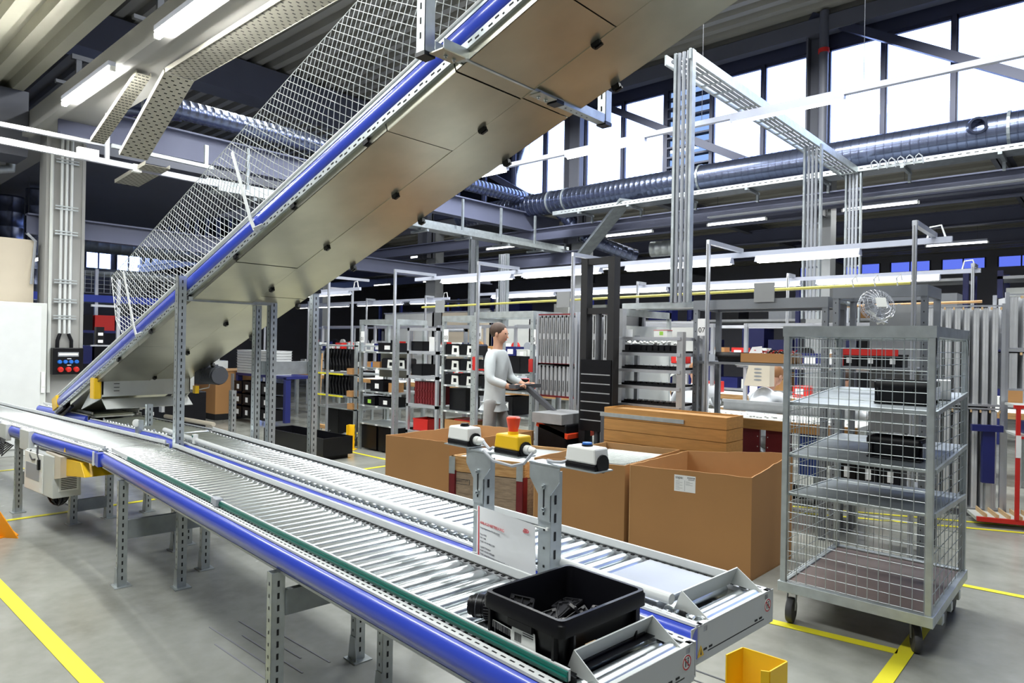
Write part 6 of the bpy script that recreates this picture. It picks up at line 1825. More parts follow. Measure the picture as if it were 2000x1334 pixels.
# ================================================================== WORK LIGHT RAILS
def light_rail(label, x0, x1, y, z, bodies, posts, ya, arm=1, lit='lampwhite'):
    r = thing('light_rail', label, 'lamp', ((x0 + x1) / 2, y, z))
    part(MB().box(x0, x1, y - .02, y + .02, z, z + .05), 'trunking', 'lampwhite', r)
    for (p, q) in bodies:
        part(MB().prism([(-.055, 0), (.055, 0), (.025, .06), (-.025, .06)], (p, y, z - .055), (0, 1, 0), (0, 0, 1), (q - p, 0, 0)), 'reflector', lit, r)
        part(MB().box(p + .02, q - .02, y - .03, y + .03, z - .064, z - .054), 'tube', 'tube', r)
    for i, x in enumerate(posts):
        pp = part(MB().box(x - .015, x + .015, ya - .015, ya + .015, 0, z + .09).box(x - .02, x + .02, ya, y + .02, z + .05, z + .09), 'post', 'alu', r, whole=True)
        part(MB().box(x - .004, x + .004, ya - .022, ya - .02, 0.3, z + .05), 'groove', 'grey', pp)
    part(MB().path([(x1 - .18, y, z + .05), (x1 - .16, y, z + .14), (x1 - .08, y, z + .15), (x1 - .05, y, z + .05)], .008, 5), 'cable_loop', 'white', r)
    return r


light_rail('front work light rail on aluminium posts with arms, above the labelled shelf units', -7.9, -1.05, 6.62, 2.50, ((-7.3, -5.95), (-5.75, -4.55), (-4.2, -2.95), (-2.7, -1.75)), (-9.1, -7.48, -5.86, -4.42, -2.86, -1.18), 5.9)
light_rail('rear work light rail above the second row of benches', -9.3, -1.2, 9.35, 2.50, ((-8.9, -7.4), (-7.0, -5.2), (-4.8, -3.2), (-3.0, -1.6)), (-8.6, -5.6, -3.3, -1.25), 9.15)
light_rail('left work light rail above the far left benches', -16.2, -10.1, 9.35, 2.45, ((-15.8, -13.6), (-13.2, -11.6), (-11.3, -10.3)), (-15.0, -12.6, -10.6), 9.15)
light_rail('short work light rail left, seen under the belly behind the trestle', -12.4, -9.3, 6.62, 2.42, ((-12.0, -9.6),), (-13.3, -10.2), 7.1)
solo(MB().tube((-8.6, 7.35, 2.16), (-1.5, 7.35, 2.24), .016, 6), 'air_pipe', 'bamboo', 'long yellow pipe running above the benches behind the light rail', 'pipe')
solo(MB().tube((-3.0, 7.9, 2.05), (-1.0, 7.9, 2.08), .014, 6), 'wood_rod', 'pine', 'light wooden rod above the benches behind frame 07', 'rod')
for i, (x, y) in enumerate(((-4.55, 5.9), (-2.35, 5.94), (-7.0, 6.3))):
    solo(MB().box(x - .09, x + .09, y, y + .01, 2.0, 2.17), 'grey_plate', 'grey', ['grey square plate above the rack marked 05', 'grey square plate above the frame marked 07', 'grey square plate above the profile cart'][i], 'plate')
for i, x in enumerate((-1.62, -1.46, -1.30)):
    solo(MB().path([(x, 5.95, 2.10), (x - .01, 5.94, 2.16), (x + .02, 5.94, 2.19), (x + .03, 5.94, 2.14)], .005, 5), 'cable_loop', 'white', ['left', 'middle', 'right'][i] + ' white cable loop on top of the frame right of frame 07', 'cable')

# ================================================================== CABLE COLUMNS AND LADDER (X = -3.19)
XT = -3.19
lad = thing('cable_ladder', 'long cable ladder running from the first cable column towards the clerestory', 'cable tray', (XT, 9, 4.4))
part(MB().box(XT - .19, XT - .17, 5.95, 11.7, 4.36, 4.46), 'side_rail', 'galv', lad)
part(MB().box(XT + .07, XT + .09, 5.95, 11.7, 4.36, 4.46), 'side_rail', 'galv', lad)
y = 6.1
while y < 11.6:
    part(MB().box(XT - .17, XT + .07, y, y + .03, 4.365, 4.375), 'rung', 'galv', lad); y += 0.3
lc = MB()
for k in range(4): lc.tube((XT - .13 + k * .055, 6.0, 4.40), (XT - .13 + k * .055, 11.6, 4.40), .02, 6)
part(lc, 'cables', 'pvc', lad, True)
def cable_col(label, x, y, z0, z1, wd=0.2):
    r = thing('cable_column', label, 'cable tray', (x, y, z0))
    for q in (0, 1):
        part(MB().box(x - wd / 2 + q * (wd - .025), x - wd / 2 + q * (wd - .025) + .025, y - .03, y + .04, z0, z1), 'side_rail', 'galv_dark', r)
    n_ = int((z1 - z0) / .3)
    for k in range(n_): part(MB().box(x - wd / 2 + .02, x + wd / 2 - .02, y + .03, y + .04, z0 + .1 + k * .3, z0 + .125 + k * .3), 'rung', 'alu', r)
    for k in range(3):
        part(MB().tube((x - .055 + k * .05, y, z0), (x - .055 + k * .05, y, z1), .019, 8), 'cable', 'pvc', r, True)
    return r


cable_col('tall galvanised cable column nearest the camera, left of the frame marked 07', XT + .0, 6.0, 2.02, 4.46)
cable_col('second vertical cable column under the cable ladder', XT + .02, 9.65, 2.0, 4.38, .24)
cable_col('third vertical cable column, nearest the clerestory wall', XT + .02, 11.55, 1.9, 4.38, .24)
cable_col('slim vertical cable column right of the belly edge, behind the cart of the light rail', -11.3, 11.2, 1.9, 4.1, .26)
cable_col('vertical cable column above the unit marked 04', -8.3, 9.0, 1.9, 3.2, .2)
# long tray under the clerestory duct
tr = thing('cable_tray', 'long perforated cable tray under the clerestory duct with hanging struts', 'cable tray', (-3, 11.7, 4.42))
part(MB().box(-9.2, 5, 11.5, 11.51, 4.38, 4.46), 'side_rail', 'galv', tr)
part(MB().box(-9.2, 5, 11.51, 11.9, 4.38, 4.385), 'tray_bottom', 'galv_dark', tr)
h = MB(); holes(h, (-9, 11.5, 4.42), (4, 11.5, 4.42), 130, .05, .012, (0, -1, 0), None)
part(h, 'slots', 'black_matt', tr, kind='stuff')
for k in range(11):
    x = -8.5 + k * 1.2
    part(MB().box(x, x + .05, 11.45, 12.0, 4.33, 4.37).box(x, x + .04, 11.95, 11.99, 4.2, 4.37), 'bracket', 'galv_dark', tr)
solo(MB().bar((-7.4, 11.6, 4.5), (-9.0, 12.3, 3.55), .3, .06), 'cable_tray', 'galv_dark', 'steep cable tray sloping down from the clerestory tray to the hall bridge', 'cable tray')
solo(MB().tube((-5.8, 11.9, 4.02), (4, 11.9, 4.06), .018, 6).tube((-5.8, 11.98, 4.02), (4, 11.98, 4.06), .018, 6), 'pipe_pair', 'alu', 'pair of bright thin pipes under the long beam at the right', 'pipe')
rdn = MB()
random.seed(8)
for k in range(6):
    x = -2.9 + k * .12
    rdn.path([(x, 11.47, 4.40), (x + .01, 11.44, 4.47), (x + .05, 11.42, 4.50), (x + .09, 11.44, 4.46), (x + .10, 11.47, 4.36)], .010, 5)
solo(rdn, 'cable_loops', 'pvc', 'white cable loops where the ladder meets the clerestory tray', 'cable')


# ================================================================== DUCTS
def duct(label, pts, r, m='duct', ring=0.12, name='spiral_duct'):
    root = thing(name, label, 'duct', tuple(pts[0]))
    pv = [Vector(p) for p in pts]; P = []; R = []
    for i in range(len(pv) - 1):
        a, b = pv[i], pv[i + 1]; L = (b - a).length; n_ = max(1, int(L / ring)); d = (b - a) / L
        for k in range(n_):
            p = a + d * (L * k / n_)
            P += [p, p + d * ring * .86, p + d * ring * .9, p + d * ring * .97]; R += [r, r, r * 1.02, r * 1.02]
    P.append(pv[-1]); R.append(r)
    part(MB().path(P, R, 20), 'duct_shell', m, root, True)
    cl_ = MB()
    for i in range(1, len(pv) - 1):
        for q in (-1, 1):
            nb = pv[i + q]; d = (nb - pv[i]).normalized(); p = pv[i] + d * r * .9
            cl_.tube(p - d * .02, p + d * .02, r * 1.07, 20)
    if len(pv) > 2: part(cl_, 'joint_ring', 'galv_dark', root)
    return root


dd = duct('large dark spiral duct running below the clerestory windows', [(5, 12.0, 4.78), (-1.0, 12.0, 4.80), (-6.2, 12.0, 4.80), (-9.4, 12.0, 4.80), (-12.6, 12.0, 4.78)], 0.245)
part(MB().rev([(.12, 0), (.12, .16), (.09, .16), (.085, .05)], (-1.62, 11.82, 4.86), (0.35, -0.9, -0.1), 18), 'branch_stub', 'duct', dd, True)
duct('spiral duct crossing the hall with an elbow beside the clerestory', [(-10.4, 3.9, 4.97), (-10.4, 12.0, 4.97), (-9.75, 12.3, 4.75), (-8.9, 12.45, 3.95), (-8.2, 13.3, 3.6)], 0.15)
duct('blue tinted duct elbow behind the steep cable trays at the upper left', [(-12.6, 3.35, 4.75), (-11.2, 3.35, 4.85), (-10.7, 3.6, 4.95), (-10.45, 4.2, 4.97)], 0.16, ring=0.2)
duct('short open ended spiral duct right of the elbow under the low roof', [(-7.75, 13.2, 3.72), (-7.0, 13.35, 3.74)], 0.17, 'galv', .14)
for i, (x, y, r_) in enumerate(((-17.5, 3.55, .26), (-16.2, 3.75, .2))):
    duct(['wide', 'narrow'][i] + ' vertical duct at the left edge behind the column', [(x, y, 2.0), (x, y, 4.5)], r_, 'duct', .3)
duct('horizontal duct far behind the mesh guard, below the dark beams', [(-22, 3.2, 4.2), (-22, 12, 4.2)], .22, 'galv_dark', .3)
duct('lower thin duct far behind the mesh guard', [(-20, 3.2, 3.25), (-20, 11, 3.25)], .12, 'galv', .3)
pp_ = MB()
for k, yy in enumerate((3.5, 3.8, 4.05, 4.4)):
    solo(MB().tube((-16, yy, 5.3 + .1 * k), (4, yy, 5.3 + .1 * k), .05 + .012 * k, 8), 'roof_pipe', 'beam', ['first', 'second', 'third', 'fourth'][k] + ' long roof pipe behind the incline, counted from the big beam', 'pipe', 'roof pipes behind the incline', True)
solo(MB().path([(-12.3, -1, 4.1), (-12.3, 2.1, 3.95), (-12.3, 2.5, 4.05), (-12.3, 2.55, 4.6)], .07, 10), 'bent_pipe', 'galv', 'bent metal pipe at the left edge above the lit trunkings', 'pipe', smooth=True)

# steep perforated trays at upper left
def perf_tray(label, a, b, wd, n, up=(0, 0, 1)):
    a = Vector(a); b = Vector(b); d = (b - a).normalized(); s = Vector((0, 1, 0)); nrm = s.cross(d).normalized()
    if nrm.z > 0: nrm = -nrm
    r = thing('cable_tray', label, 'cable tray', tuple((a + b) / 2))
    part(MB().slab(a - s * wd / 2, b - s * wd / 2, b + s * wd / 2, a + s * wd / 2, .004), 'tray_bottom', 'tray_paint', r)
    part(MB().bar(a - s * wd / 2 - nrm * .02, b - s * wd / 2 - nrm * .02, .006, .05, tuple(nrm)).bar(a + s * wd / 2 - nrm * .02, b + s * wd / 2 - nrm * .02, .006, .05, tuple(nrm)), 'side_rail', 'tray_paint', r)
    h = MB(); L = (b - a).length
    nn = int(L / .05)
    for k in range(nn):
        for q in range(7):
            c = a + d * (L * (k + .5) / nn) + s * (wd * (-.42 + .14 * q)) + nrm * .006
            if (k + q) % 2 == 0: continue
            h.quad(c - d * .007 - s * .015, c + d * .007 - s * .015, c + d * .007 + s * .015, c - d * .007 + s * .015)
    part(h, 'slots', 'black_matt', r, kind='stuff')
    return r


perf_tray('perforated cable tray running along under the big beam above the mesh guard', (-7.45, 2.97, 4.36), (-3.4, 2.97, 4.36), 0.30, 0)
perf_tray('steep perforated cable tray sloping down to the lit trunkings', (-7.47, 2.97, 4.36), (-8.75, 2.97, 3.72), 0.30, 0)
perf_tray('second narrow steep cable tray left of the wide one', (-7.75, 2.72, 4.38), (-9.2, 2.72, 3.92), 0.14, 0)
perf_tray('perforated tray hanging low beside the column at the upper left', (-10.4, 3.45, 3.72), (-9.3, 3.45, 3.80), 0.3, 0)
# cable bridge across the hall
br = thing('cable_bridge', 'double cable tray bridge crossing the hall from the big beam to the far side', 'cable tray', (-9.6, 8, 3.8))
part(MB().box(-9.82, -9.80, 4.3, 12.9, 3.82, 3.90).box(-9.42, -9.40, 4.3, 12.9, 3.66, 3.74), 'side_rail', 'galv', br)
part(MB().box(-9.80, -9.42, 4.3, 12.9, 3.68, 3.69), 'tray_bottom', 'galv_dark', br)
for k in range(8):
    part(MB().box(-9.84, -9.38, 4.8 + k * 1.1, 4.85 + k * 1.1, 3.60, 3.64).box(-9.64, -9.60, 4.8 + k * 1.1, 4.84 + k * 1.1, 3.64, 4.4), 'cross_hanger', 'galv_dark', br)
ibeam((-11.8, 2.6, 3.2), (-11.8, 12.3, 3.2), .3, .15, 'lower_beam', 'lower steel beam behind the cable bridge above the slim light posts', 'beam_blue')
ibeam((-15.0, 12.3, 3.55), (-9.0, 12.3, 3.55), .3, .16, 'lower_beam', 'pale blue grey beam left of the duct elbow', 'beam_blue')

# ================================================================== LEFT SIDE: CABINET, PANEL, COLUMN SERVICES
cabx = -10.75
wc = thing('white_cabinet', 'tall plain white cabinet at the left edge beside the column', 'cabinet', (cabx - .3, 1.8, 0))
part(MB().box(cabx - .5, cabx, 0.6, 2.62, 0.0, 2.02), 'body', 'light_grey', wc, bevel=.006)
part(MB().box(cabx, cabx + .02, 0.7, 2.55, 0.1, 1.98), 'door', 'white_metal', wc)
part(MB().box(cabx + .02, cabx + .03, 2.56, 2.60, 0.9, 1.0).box(cabx, cabx + .025, 2.56, 2.60, 0.82, 1.1), 'hinge', 'white', wc)
bp_ = thing('beige_panel', 'beige board standing above and behind the white cabinet', 'panel', (-11.4, 1.6, 0))
part(MB().box(-11.42, -11.36, 0.2, 2.60, 0.0, 2.92), 'board', 'beige', bp_)
part(MB().path([(-11.3, 2.56, 2.3), (-11.3, 2.60, 2.9), (-11.3, 2.5, 3.0)], .02, 6), 'edge_cable', 'pvc', bp_)
cdt = thing('column_conduits', 'three vertical conduits with clamps on the grey column', 'conduit', (-11.05, 2.87, 2.9))
for k in range(3):
    part(MB().tube((-11.05, 2.84 + k * .06, 1.62), (-11.05, 2.84 + k * .06, 4.35), .018, 8), 'conduit', 'white_metal', cdt, True)
for z in (1.82, 2.05, 2.32, 3.0, 3.35, 4.0):
    part(MB().box(-11.045, -11.025, 2.76, 3.04, z, z + .018).box(-11.045, -11.025, 2.76, 3.04, z + .04, z + .055), 'clamp_bar', 'galv', cdt)
part(MB().path([(-11.05, 2.85, 1.62), (-11.05, 2.82, 1.52), (-11.05, 2.82, 1.42)], .024, 8).path([(-11.05, 2.95, 1.62), (-11.05, 2.99, 1.52), (-11.05, 2.99, 1.42)], .024, 8), 'cable_tail', 'black', cdt, True)
part(MB().tube((-11.05, 2.72, 0.8), (-11.05, 2.72, 4.1), .022, 8), 'conduit', 'light_grey', cdt, True)
pb = thing('power_socket_box', 'black power distribution box with blue and red sockets on the column', 'socket box', (-11.0, 2.9, 1.05))
part(MB().box(-11.08, -10.93, 2.74, 3.11, 1.05, 1.42), 'housing', 'black', pb, bevel=.008)
part(MB().box(-10.93, -10.925, 2.80, 3.05, 1.30, 1.36), 'fuse_window', 'pvc', pb)
part(MB().box(-10.925, -10.922, 2.81, 3.04, 1.318, 1.345), 'fuse_row', 'white', pb)
for k in range(4):
    part(MB().rev([(.028, 0), (.028, .02), (.02, .03)], (-10.93, 2.82 + k * .068, 1.225), (1, 0, 0), 12), 'blue_socket', 'mid_blue', pb, True)
for k in range(3):
    part(MB().rev([(.036, 0), (.036, .03), (.028, .045)], (-10.93, 2.83 + k * .095, 1.125), (1, 0, -.3), 12), 'red_socket', 'red', pb, True)
part(MB().box(-10.929, -10.925, 2.91, 2.96, 1.265, 1.275).box(-10.929, -10.925, 2.91, 2.96, 1.175, 1.185), 'small_label', 'paper', pb)
sp_ = thing('cable_stand', 'slim bright post with black sockets and cables right of the column', 'post', (-10.6, 3.35, 0))
part(MB().box(-10.62, -10.58, 3.42, 3.46, 0.9, 2.4).box(-10.62, -10.58, 3.1, 3.46, 2.0, 2.03).box(-10.62, -10.58, 3.1, 3.46, 1.45, 1.47), 'frame', 'alu', sp_)
part(MB().box(-10.66, -10.58, 3.16, 3.26, 1.48, 1.72), 'socket_block', 'black', sp_)
part(MB().box(-10.57, -10.56, 3.18, 3.24, 1.60, 1.64).box(-10.57, -10.56, 3.18, 3.24, 1.50, 1.54), 'label_card', 'paper', sp_)
part(MB().box(-10.63, -10.57, 3.41, 3.47, 1.28, 1.38), 'yellow_end', 'yellow', sp_)
part(MB().box(-10.62, -10.58, 3.42, 3.46, 0, 0.9), 'foot', 'galv', sp_)
# mezzanine walkway seen behind the guard
mz = thing('walkway', 'blue edged walkway with wire railing far behind the mesh guard', 'walkway', (-16, 5.5, 2.2))
part(MB().box(-16.1, -16.0, 2.9, 8.5, 2.30, 2.45), 'blue_edge', 'blue', mz)
part(MB().box(-17.2, -16.1, 2.9, 8.5, 2.32, 2.38), 'deck', 'galv_dark', mz)
part(grid(frame((-16.05, 2.9, 0), PI / 2), 0.0, 5.6, 2.5, 2.95, .12, .09, .006), 'railing_mesh', 'mesh', mz)
for k in range(4): part(MB().box(-16.08, -16.02, 2.95 + k * 1.8, 3.01 + k * 1.8, 0, 3.0), 'post', 'alu', mz)
br_ = thing('blue_storage_rack', 'dark blue storage rack far behind the foot of the mesh guard', 'rack', (-15, 4.6, 0))
part(MB().box(-15.0, -14.9, 3.9, 4.0, 0, 2.1).box(-15.0, -14.9, 6.0, 6.1, 0, 2.1), 'upright', 'navy', br_)
for z in (0.5, 1.1, 1.7): part(MB().box(-15.6, -14.9, 3.9, 6.1, z - .05, z), 'shelf', 'navy', br_)
for j, z in enumerate((0.5, 1.1, 1.7)):
    for k in range(5):
        m_ = ['blue', 'navy', 'black', 'red', 'navy'][(k + j) % 5]
        solo(MB().box(-15.4, -14.95, 4.05 + k * .39, 4.4 + k * .39, z, z + .3), 'stored_box', m_, '%s box, %s on the %s shelf of the rack behind the guard foot' % ({'blue': 'blue', 'navy': 'dark blue', 'black': 'black', 'red': 'red'}[m_], ordn[k], ['lower', 'middle', 'upper'][j]), 'box', 'boxes on the rack behind the guard foot')


# ================================================================== STACKER AND WOODEN CRATE
sk = thing('stacker_truck', 'dark electric stacker truck with tall black mast, carrying the wooden crate', 'stacker', (-4.3, 5.55, 0))
for x in (-4.02, -3.70):
    part(MB().box(x, x + .075, 5.50, 5.60, 0.06, 2.45), 'mast_rail', 'black_matt', sk)
for z_ in (2.39, 1.9, 1.28):
    part(MB().box(-3.945, -3.70, 5.51, 5.59, z_, z_ + .06), 'mast_cross', 'black_matt', sk)
part(MB().tube((-3.83, 5.55, 0.2), (-3.83, 5.55, 1.95), .03, 10), 'lift_cylinder', 'dark_grey', sk, True)
part(MB().box(-4.0, -3.64, 5.49, 5.50, 0.75, 1.45), 'mast_guard', 'black', sk)
for k in range(6): part(MB().box(-3.99, -3.65, 5.485, 5.49, 0.85 + k * .09, 0.86 + k * .09), 'guard_slat', 'alu_grey', sk)
part(MB().box(-4.42, -4.05, 5.34, 5.80, 0.08, 0.80), 'chassis', 'black', sk, bevel=.02)
part(MB().slab((-4.44, 5.34, 0.76), (-4.04, 5.34, 0.66), (-4.04, 5.82, 0.66), (-4.44, 5.82, 0.76), .05), 'red_hood', 'orange_red', sk)
part(MB().box(-4.46, -4.08, 5.30, 5.80, 0.80, 0.90), 'battery_cover', 'alu_grey', sk)
part(MB().bar((-4.36, 5.6, 0.85), (-4.80, 5.60, 1.13), .05, .05), 'tiller_arm', 'dark_grey', sk)
part(MB().box(-4.86, -4.76, 5.38, 5.80, 1.115, 1.155), 'tiller_head', 'dark_grey', sk)
for x, y in ((-4.3, 5.35), (-4.3, 5.72), (-3.75, 5.40), (-3.75, 5.70)): wheel((x, y, .06), .06, .05, PI / 2, sk, False)
part(MB().box(-3.63, -2.55, 5.37, 5.44, 0.56, 0.598).box(-3.63, -2.55, 5.54, 5.61, 0.56, 0.598).box(-3.66, -3.62, 5.36, 5.62, 0.5, 0.95), 'forks', 'dark_grey', sk)

wcr = thing('wooden_crate', 'orange wooden crate of stacked boards riding on the forks of the stacker', 'crate', (-3.05, 5.6, 0.60))
for k in range(4):
    z0 = 0.60 + k * .105
    for (a, b, c_, d_) in ((-3.60, -2.40, 5.33, 5.35), (-3.60, -2.40, 5.64, 5.66), (-3.60, -3.58, 5.35, 5.64), (-2.42, -2.40, 5.35, 5.64)):
        part(MB().box(a, b, c_, d_, z0, z0 + .100), 'board', 'crate', wcr)
part(MB().box(-3.64, -2.78, 5.32, 5.33, 0.93, 0.965), 'steel_strap', 'galv', wcr)
part(MB().box(-3.58, -2.42, 5.35, 5.64, 0.60, 0.66), 'bottom', 'crate', wcr)
part(MB().box(-3.57, -2.43, 5.36, 5.63, 0.96, 1.0), 'lid_board', 'card_in', wcr)


# ================================================================== PEOPLE
def skin_mesh(name, verts, edges, radii, m, parent, sub=2, root=0, smooth=True):
    me = bpy.data.meshes.new(name)
    inv = RM[parent.name].inverted()
    me.from_pydata([tuple(inv @ Vector(v)) for v in verts], edges, [])
    o = bpy.data.objects.new(name, me)
    C.objects.link(o)
    md = o.modifiers.new('skin', 'SKIN'); md.use_smooth_shade = True
    ms = o.modifiers.new('sub', 'SUBSURF'); ms.levels = sub; ms.render_levels = sub
    me.materials.append(M[m])
    sv = me.skin_vertices[0].data if me.skin_vertices else None
    if sv is None:
        bm = bmesh.new(); bm.from_mesh(me); bm.verts.layers.skin.verify(); bm.to_mesh(me); bm.free(); sv = me.skin_vertices[0].data
    for i, r_ in enumerate(radii):
        rr_ = r_ if isinstance(r_, tuple) else (r_, r_)
        sv[i].radius = rr_; sv[i].use_root = (i == root)
    # bake the grown surface
    dg = bpy.context.evaluated_depsgraph_get()
    nm = bpy.data.meshes.new_from_object(o.evaluated_get(dg))
    bpy.data.objects.remove(o)
    nm.polygons.foreach_set('use_smooth', [True] * len(nm.polygons))
    if not nm.materials: nm.materials.append(M[m])
    o = bpy.data.objects.new(name, nm); C.objects.link(o); o.parent = parent
    RM[o.name] = RM[parent.name]
    return o


def person(label, F, J, hair, top, legs=None, hold=None, name='person'):
    """J: dict of joints in the local frame F (x forward, y left, z up)"""
    r = thing(name, label, 'person', tuple(F @ Vector((0, 0, 0))))
    g = lambda k: F @ Vector(J[k])
    mid = lambda a, b, t=.5: a * (1 - t) + b * t
    V = []; E = []; R = []
    def add(p, rad, link=None):
        V.append(p); R.append(rad)
        if link is not None: E.append((link, len(V) - 1))
        return len(V) - 1
    pel = add(g('pelvis'), (.075, .065)); wa = add(mid(g('pelvis'), g('chest'), .5), (.09, .07), pel); ch = add(g('chest'), (.10, .08), wa)
    nk = add(g('neck'), .055, ch); hd0 = add(mid(g('neck'), g('head'), .55), .06, nk); hd = add(g('head'), (.082, .095), hd0); ht = add(g('head') + (g('head') - g('neck')).normalized() * .075, (.06, .07), hd)
    fwd = F.to_3x3() @ Vector((1, 0, 0))
    for s in ('l', 'r'):
        sh = add(g('sho_' + s), .048, ch); el = add(g('elb_' + s), .045, sh); wr_ = add(g('wri_' + s), .03, el); hn = add(g('han_' + s), .036, wr_)
        hp_ = add(g('hip_' + s), .055, pel); kn = add(g('kne_' + s), .048, hp_); an = add(g('ank_' + s), .04, kn); ft = add(g('ank_' + s) + fwd * .13 - Vector((0, 0, .03)), .038, an)
    body = skin_mesh('body', V, E, R, 'skin', r)
    # fingers
    for s in ('l', 'r'):
        h = g('han_' + s); w_ = g('wri_' + s); d = (h - w_).normalized(); side = d.cross(Vector((0, 0, 1))).normalized()
        fm = MB()
        for k in range(4):
            b = h + side * (.024 - .016 * k) + d * .02
            L_ = (.055, .062, .058, .045)[k]
            fm.path([b, b + d * L_ * .5, b + d * L_ * .8 - Vector((0, 0, .018)), b + d * L_ * .75 - Vector((0, 0, .04))], [.0095, .009, .0085, .007], 6)
        th_ = h + side * .03 * (1 if s == 'r' else -1)
        fm.path([th_ - d * .01, th_ + d * .02 + side * .02 * (1 if s == 'r' else -1), th_ + d * .045 - Vector((0, 0, .02))], [.011, .010, .008], 6)
        part(fm, 'fingers', 'skin', r, True)
    # clothes
    V2 = []; E2 = []; R2 = []
    def add2(p, rad, link=None):
        V2.append(p); R2.append(rad)
        if link is not None: E2.append((link, len(V2) - 1))
        return len(V2) - 1
    hem = g('pelvis') - (g('chest') - g('pelvis')).normalized() * .04
    p0 = add2(g('pelvis'), (.135, .125)); add2(hem, (.12, .115), p0)
    w0 = add2(mid(g('pelvis'), g('chest'), .5), (.135, .125), p0); c0 = add2(g('chest'), (.15, .125), w0); add2(mid(g('chest'), g('neck'), .92), .09, c0)
    for s in ('l', 'r'):
        s0 = add2(g('sho_' + s), .07, c0); e0 = add2(g('elb_' + s), .055, s0); add2(mid(g('elb_' + s), g('wri_' + s), .8), .045, e0)
    skin_mesh('coat' if top == 'coat' else 'shirt', V2, E2, R2, top, r)
    V3 = []; E3 = []; R3 = []
    V3.append(g('pelvis')); R3.append((.10, .09))
    for s in ('l', 'r'):
        n0 = len(V3); V3 += [g('hip_' + s), g('kne_' + s), mid(g('kne_' + s), g('ank_' + s), .9)]; R3 += [.085, .075, .064]; E3 += [(0, n0), (n0, n0 + 1), (n0 + 1, n0 + 2)]
    skin_mesh('trousers', V3, E3, R3, legs or 'trousers', r)
    for s in ('l', 'r'):
        a = g('ank_' + s)
        sh_ = MB().path([a + Vector((0, 0, .02)), a - Vector((0, 0, .05)) - fwd * .03, a + fwd * .10 - Vector((0, 0, .055)), a + fwd * .17 - Vector((0, 0, .06))], [.05, .052, .045, .03], 10)
        part(sh_, 'shoe', 'black', r, True)
    # hair and face
    hc = g('head'); up = (g('head') - g('neck')).normalized(); fw = F.to_3x3() @ Vector(J.get('look', (1, 0, 0))); fw = (fw - up * fw.dot(up)).normalized(); sd = up.cross(fw)
    HF = axes(hc, fw, sd, up)
    hm = MB(HF).ell((-.022, 0, .032), .098, .088, .095, 14, 9)
    part(hm, 'hair', hair, r, True)
    fm = MB(HF).ell((.012, 0, -.01), .088, .072, .105, 14, 9)
    fm.prism([(0, 0.0), (.022, -.035), (0, -.04)], (.094, -.010, .0), (1, 0, 0), (0, 0, 1), (0, .02, 0))
    for q in (-1, 1): fm.ell((.0, q * .078, -.01), .018, .010, .03, 8, 6)
    part(fm, 'face', 'skin', r, True)
    em = MB(HF)
    for q in (-1, 1): em.ell((.088, q * .03, .012), .008, .011, .006, 8, 5)
    part(em, 'eyes', 'black', r)
    part(MB(HF).box(.086, .093, -.022, .022, -.062, -.056), 'mouth', 'ink_red', r)
    return r


walk = dict(pelvis=(0, 0, .98), chest=(.02, 0, 1.36), neck=(.03, 0, 1.54), head=(.05, 0, 1.70), sho_l=(.02, .16, 1.46), elb_l=(.08, .24, 1.20), wri_l=(.30, .16, 1.13), han_l=(.37, .13, 1.15),
            sho_r=(.02, -.16, 1.46), elb_r=(.06, -.25, 1.20), wri_r=(.29, -.18, 1.12), han_r=(.36, -.14, 1.14),
            hip_l=(0, .09, .92), kne_l=(.14, .10, .52), ank_l=(.16, .10, .09), hip_r=(0, -.09, .92), kne_r=(-.02, -.10, .50), ank_r=(-.20, -.10, .11))
person('man in a pale grey shirt and grey trousers pushing the stacker, in side view', frame((-5.18, 5.50, 0), math.radians(18)), walk, 'hair', 'shirt')
sit = dict(pelvis=(0, 0, .60), chest=(.16, 0, .98), neck=(.25, 0, 1.16), head=(.33, 0, 1.28), sho_l=(.20, .19, 1.07), elb_l=(.30, .26, .90), wri_l=(.50, .12, .96), han_l=(.57, .08, .96),
           sho_r=(.20, -.19, 1.07), elb_r=(.30, -.26, .90), wri_r=(.50, -.12, .96), han_r=(.57, -.08, .96),
           hip_l=(0, .10, .56), kne_l=(.40, .12, .52), ank_l=(.38, .12, .09), hip_r=(0, -.10, .56), kne_r=(.40, -.12, .52), ank_r=(.38, -.12, .09), look=(1, 0, -.6))
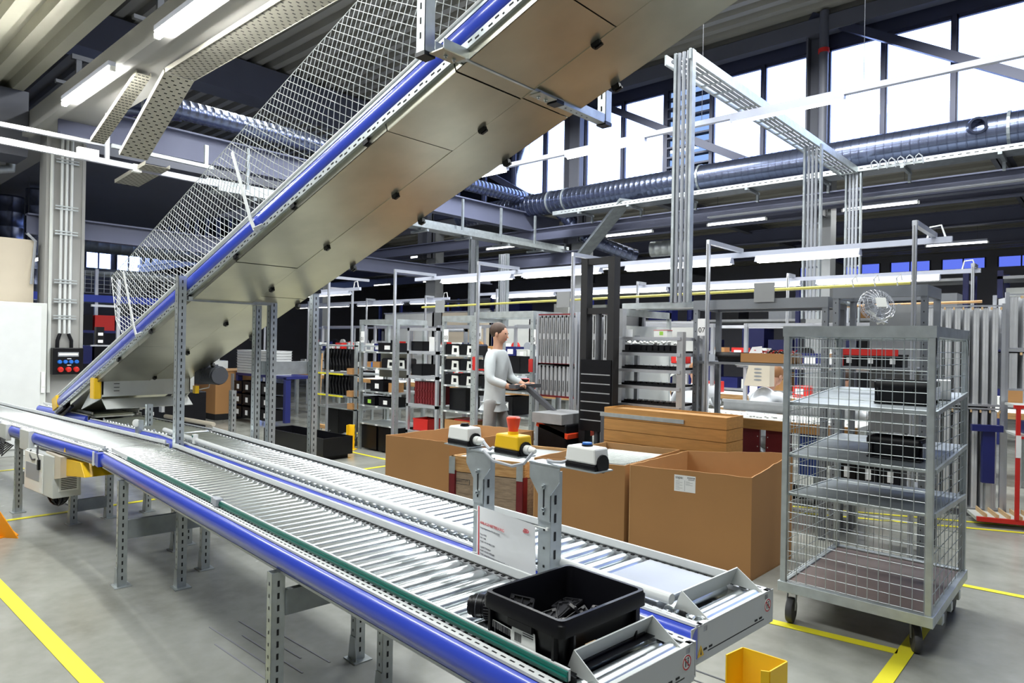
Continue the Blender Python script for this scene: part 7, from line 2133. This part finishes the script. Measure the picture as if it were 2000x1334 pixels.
for i, (x, y, rz, hr, lb) in enumerate(((-3.72, 7.42, 118, 'hair_light', 'worker in a white coat bent over the bench, behind the component cart'),
                                        (-3.02, 7.40, 70, 'hair_light', 'worker in a white coat with auburn hair seen from behind beside the beige hood box'),
                                        (-2.35, 7.42, 55, 'hair', 'worker in a white coat seen through the left mesh of the wire trolley'),
                                        (-8.05, 8.9, 200, 'hair', 'dark haired worker in a white coat seen through the profile cart'))):
    person(lb, frame((x, y, 0), math.radians(rz)), sit, hr, 'coat', 'jeans' if i == 2 else 'trousers')
    st = thing('work_stool', ['grey work stool under the worker behind the component cart', 'grey work stool under the auburn haired worker', 'grey work stool under the worker behind the wire trolley', 'grey work stool under the worker behind the profile cart'][i], 'stool', (x, y, 0))
    part(MB().tube((x, y, .40), (x, y, .46), .16, 16), 'seat', 'grey', st); part(MB().tube((x, y, .05), (x, y, .40), .03, 8), 'column', 'galv', st)
    bsx = MB()
    for k in range(5):
        a = 2 * PI * k / 5; bsx.bar((x, y, .06), (x + .24 * math.cos(a), y + .24 * math.sin(a), .04), .04, .04)
    part(bsx, 'star_base', 'black', st)

# low dark containers seen past the conveyor and under the incline
bk = thing('pallet_box', 'low black pallet box on the floor between the trestle and the bracket cart', 'box', (-8.5, 5.2, 0))
part(MB().box(-9.3, -7.75, 4.98, 5.0, 0.06, 0.30).box(-9.3, -7.75, 5.42, 5.44, 0.06, 0.30).box(-9.3, -9.28, 5.0, 5.42, 0.06, 0.30).box(-7.77, -7.75, 5.0, 5.42, 0.06, 0.30).box(-9.28, -7.77, 5.0, 5.42, 0.06, 0.10), 'tub', 'black', bk)
for x in (-9.2, -8.6, -7.95): part(MB().box(x, x + .12, 5.0, 5.42, 0.0, 0.06), 'foot', 'black', bk)
dk = thing('black_container', 'black container with small white label behind the foot of the incline', 'container', (-11.2, 4.3, 0))
part(MB().box(-12.3, -10.35, 4.0, 4.6, 0.05, 0.78), 'body', 'black', dk, bevel=.01)
part(MB().box(-10.95, -10.75, 3.995, 4.0, 0.42, 0.47), 'label_card', 'paper', dk)
part(MB().box(-10.46, -10.36, 3.96, 4.0, 0.50, 0.85).box(-10.75, -10.36, 3.96, 4.0, 0.66, 0.70), 'bright_bracket', 'alu', dk)
for x in (-12.2, -10.5): part(MB().box(x, x + .1, 4.05, 4.55, 0.0, 0.05), 'foot', 'black', dk)
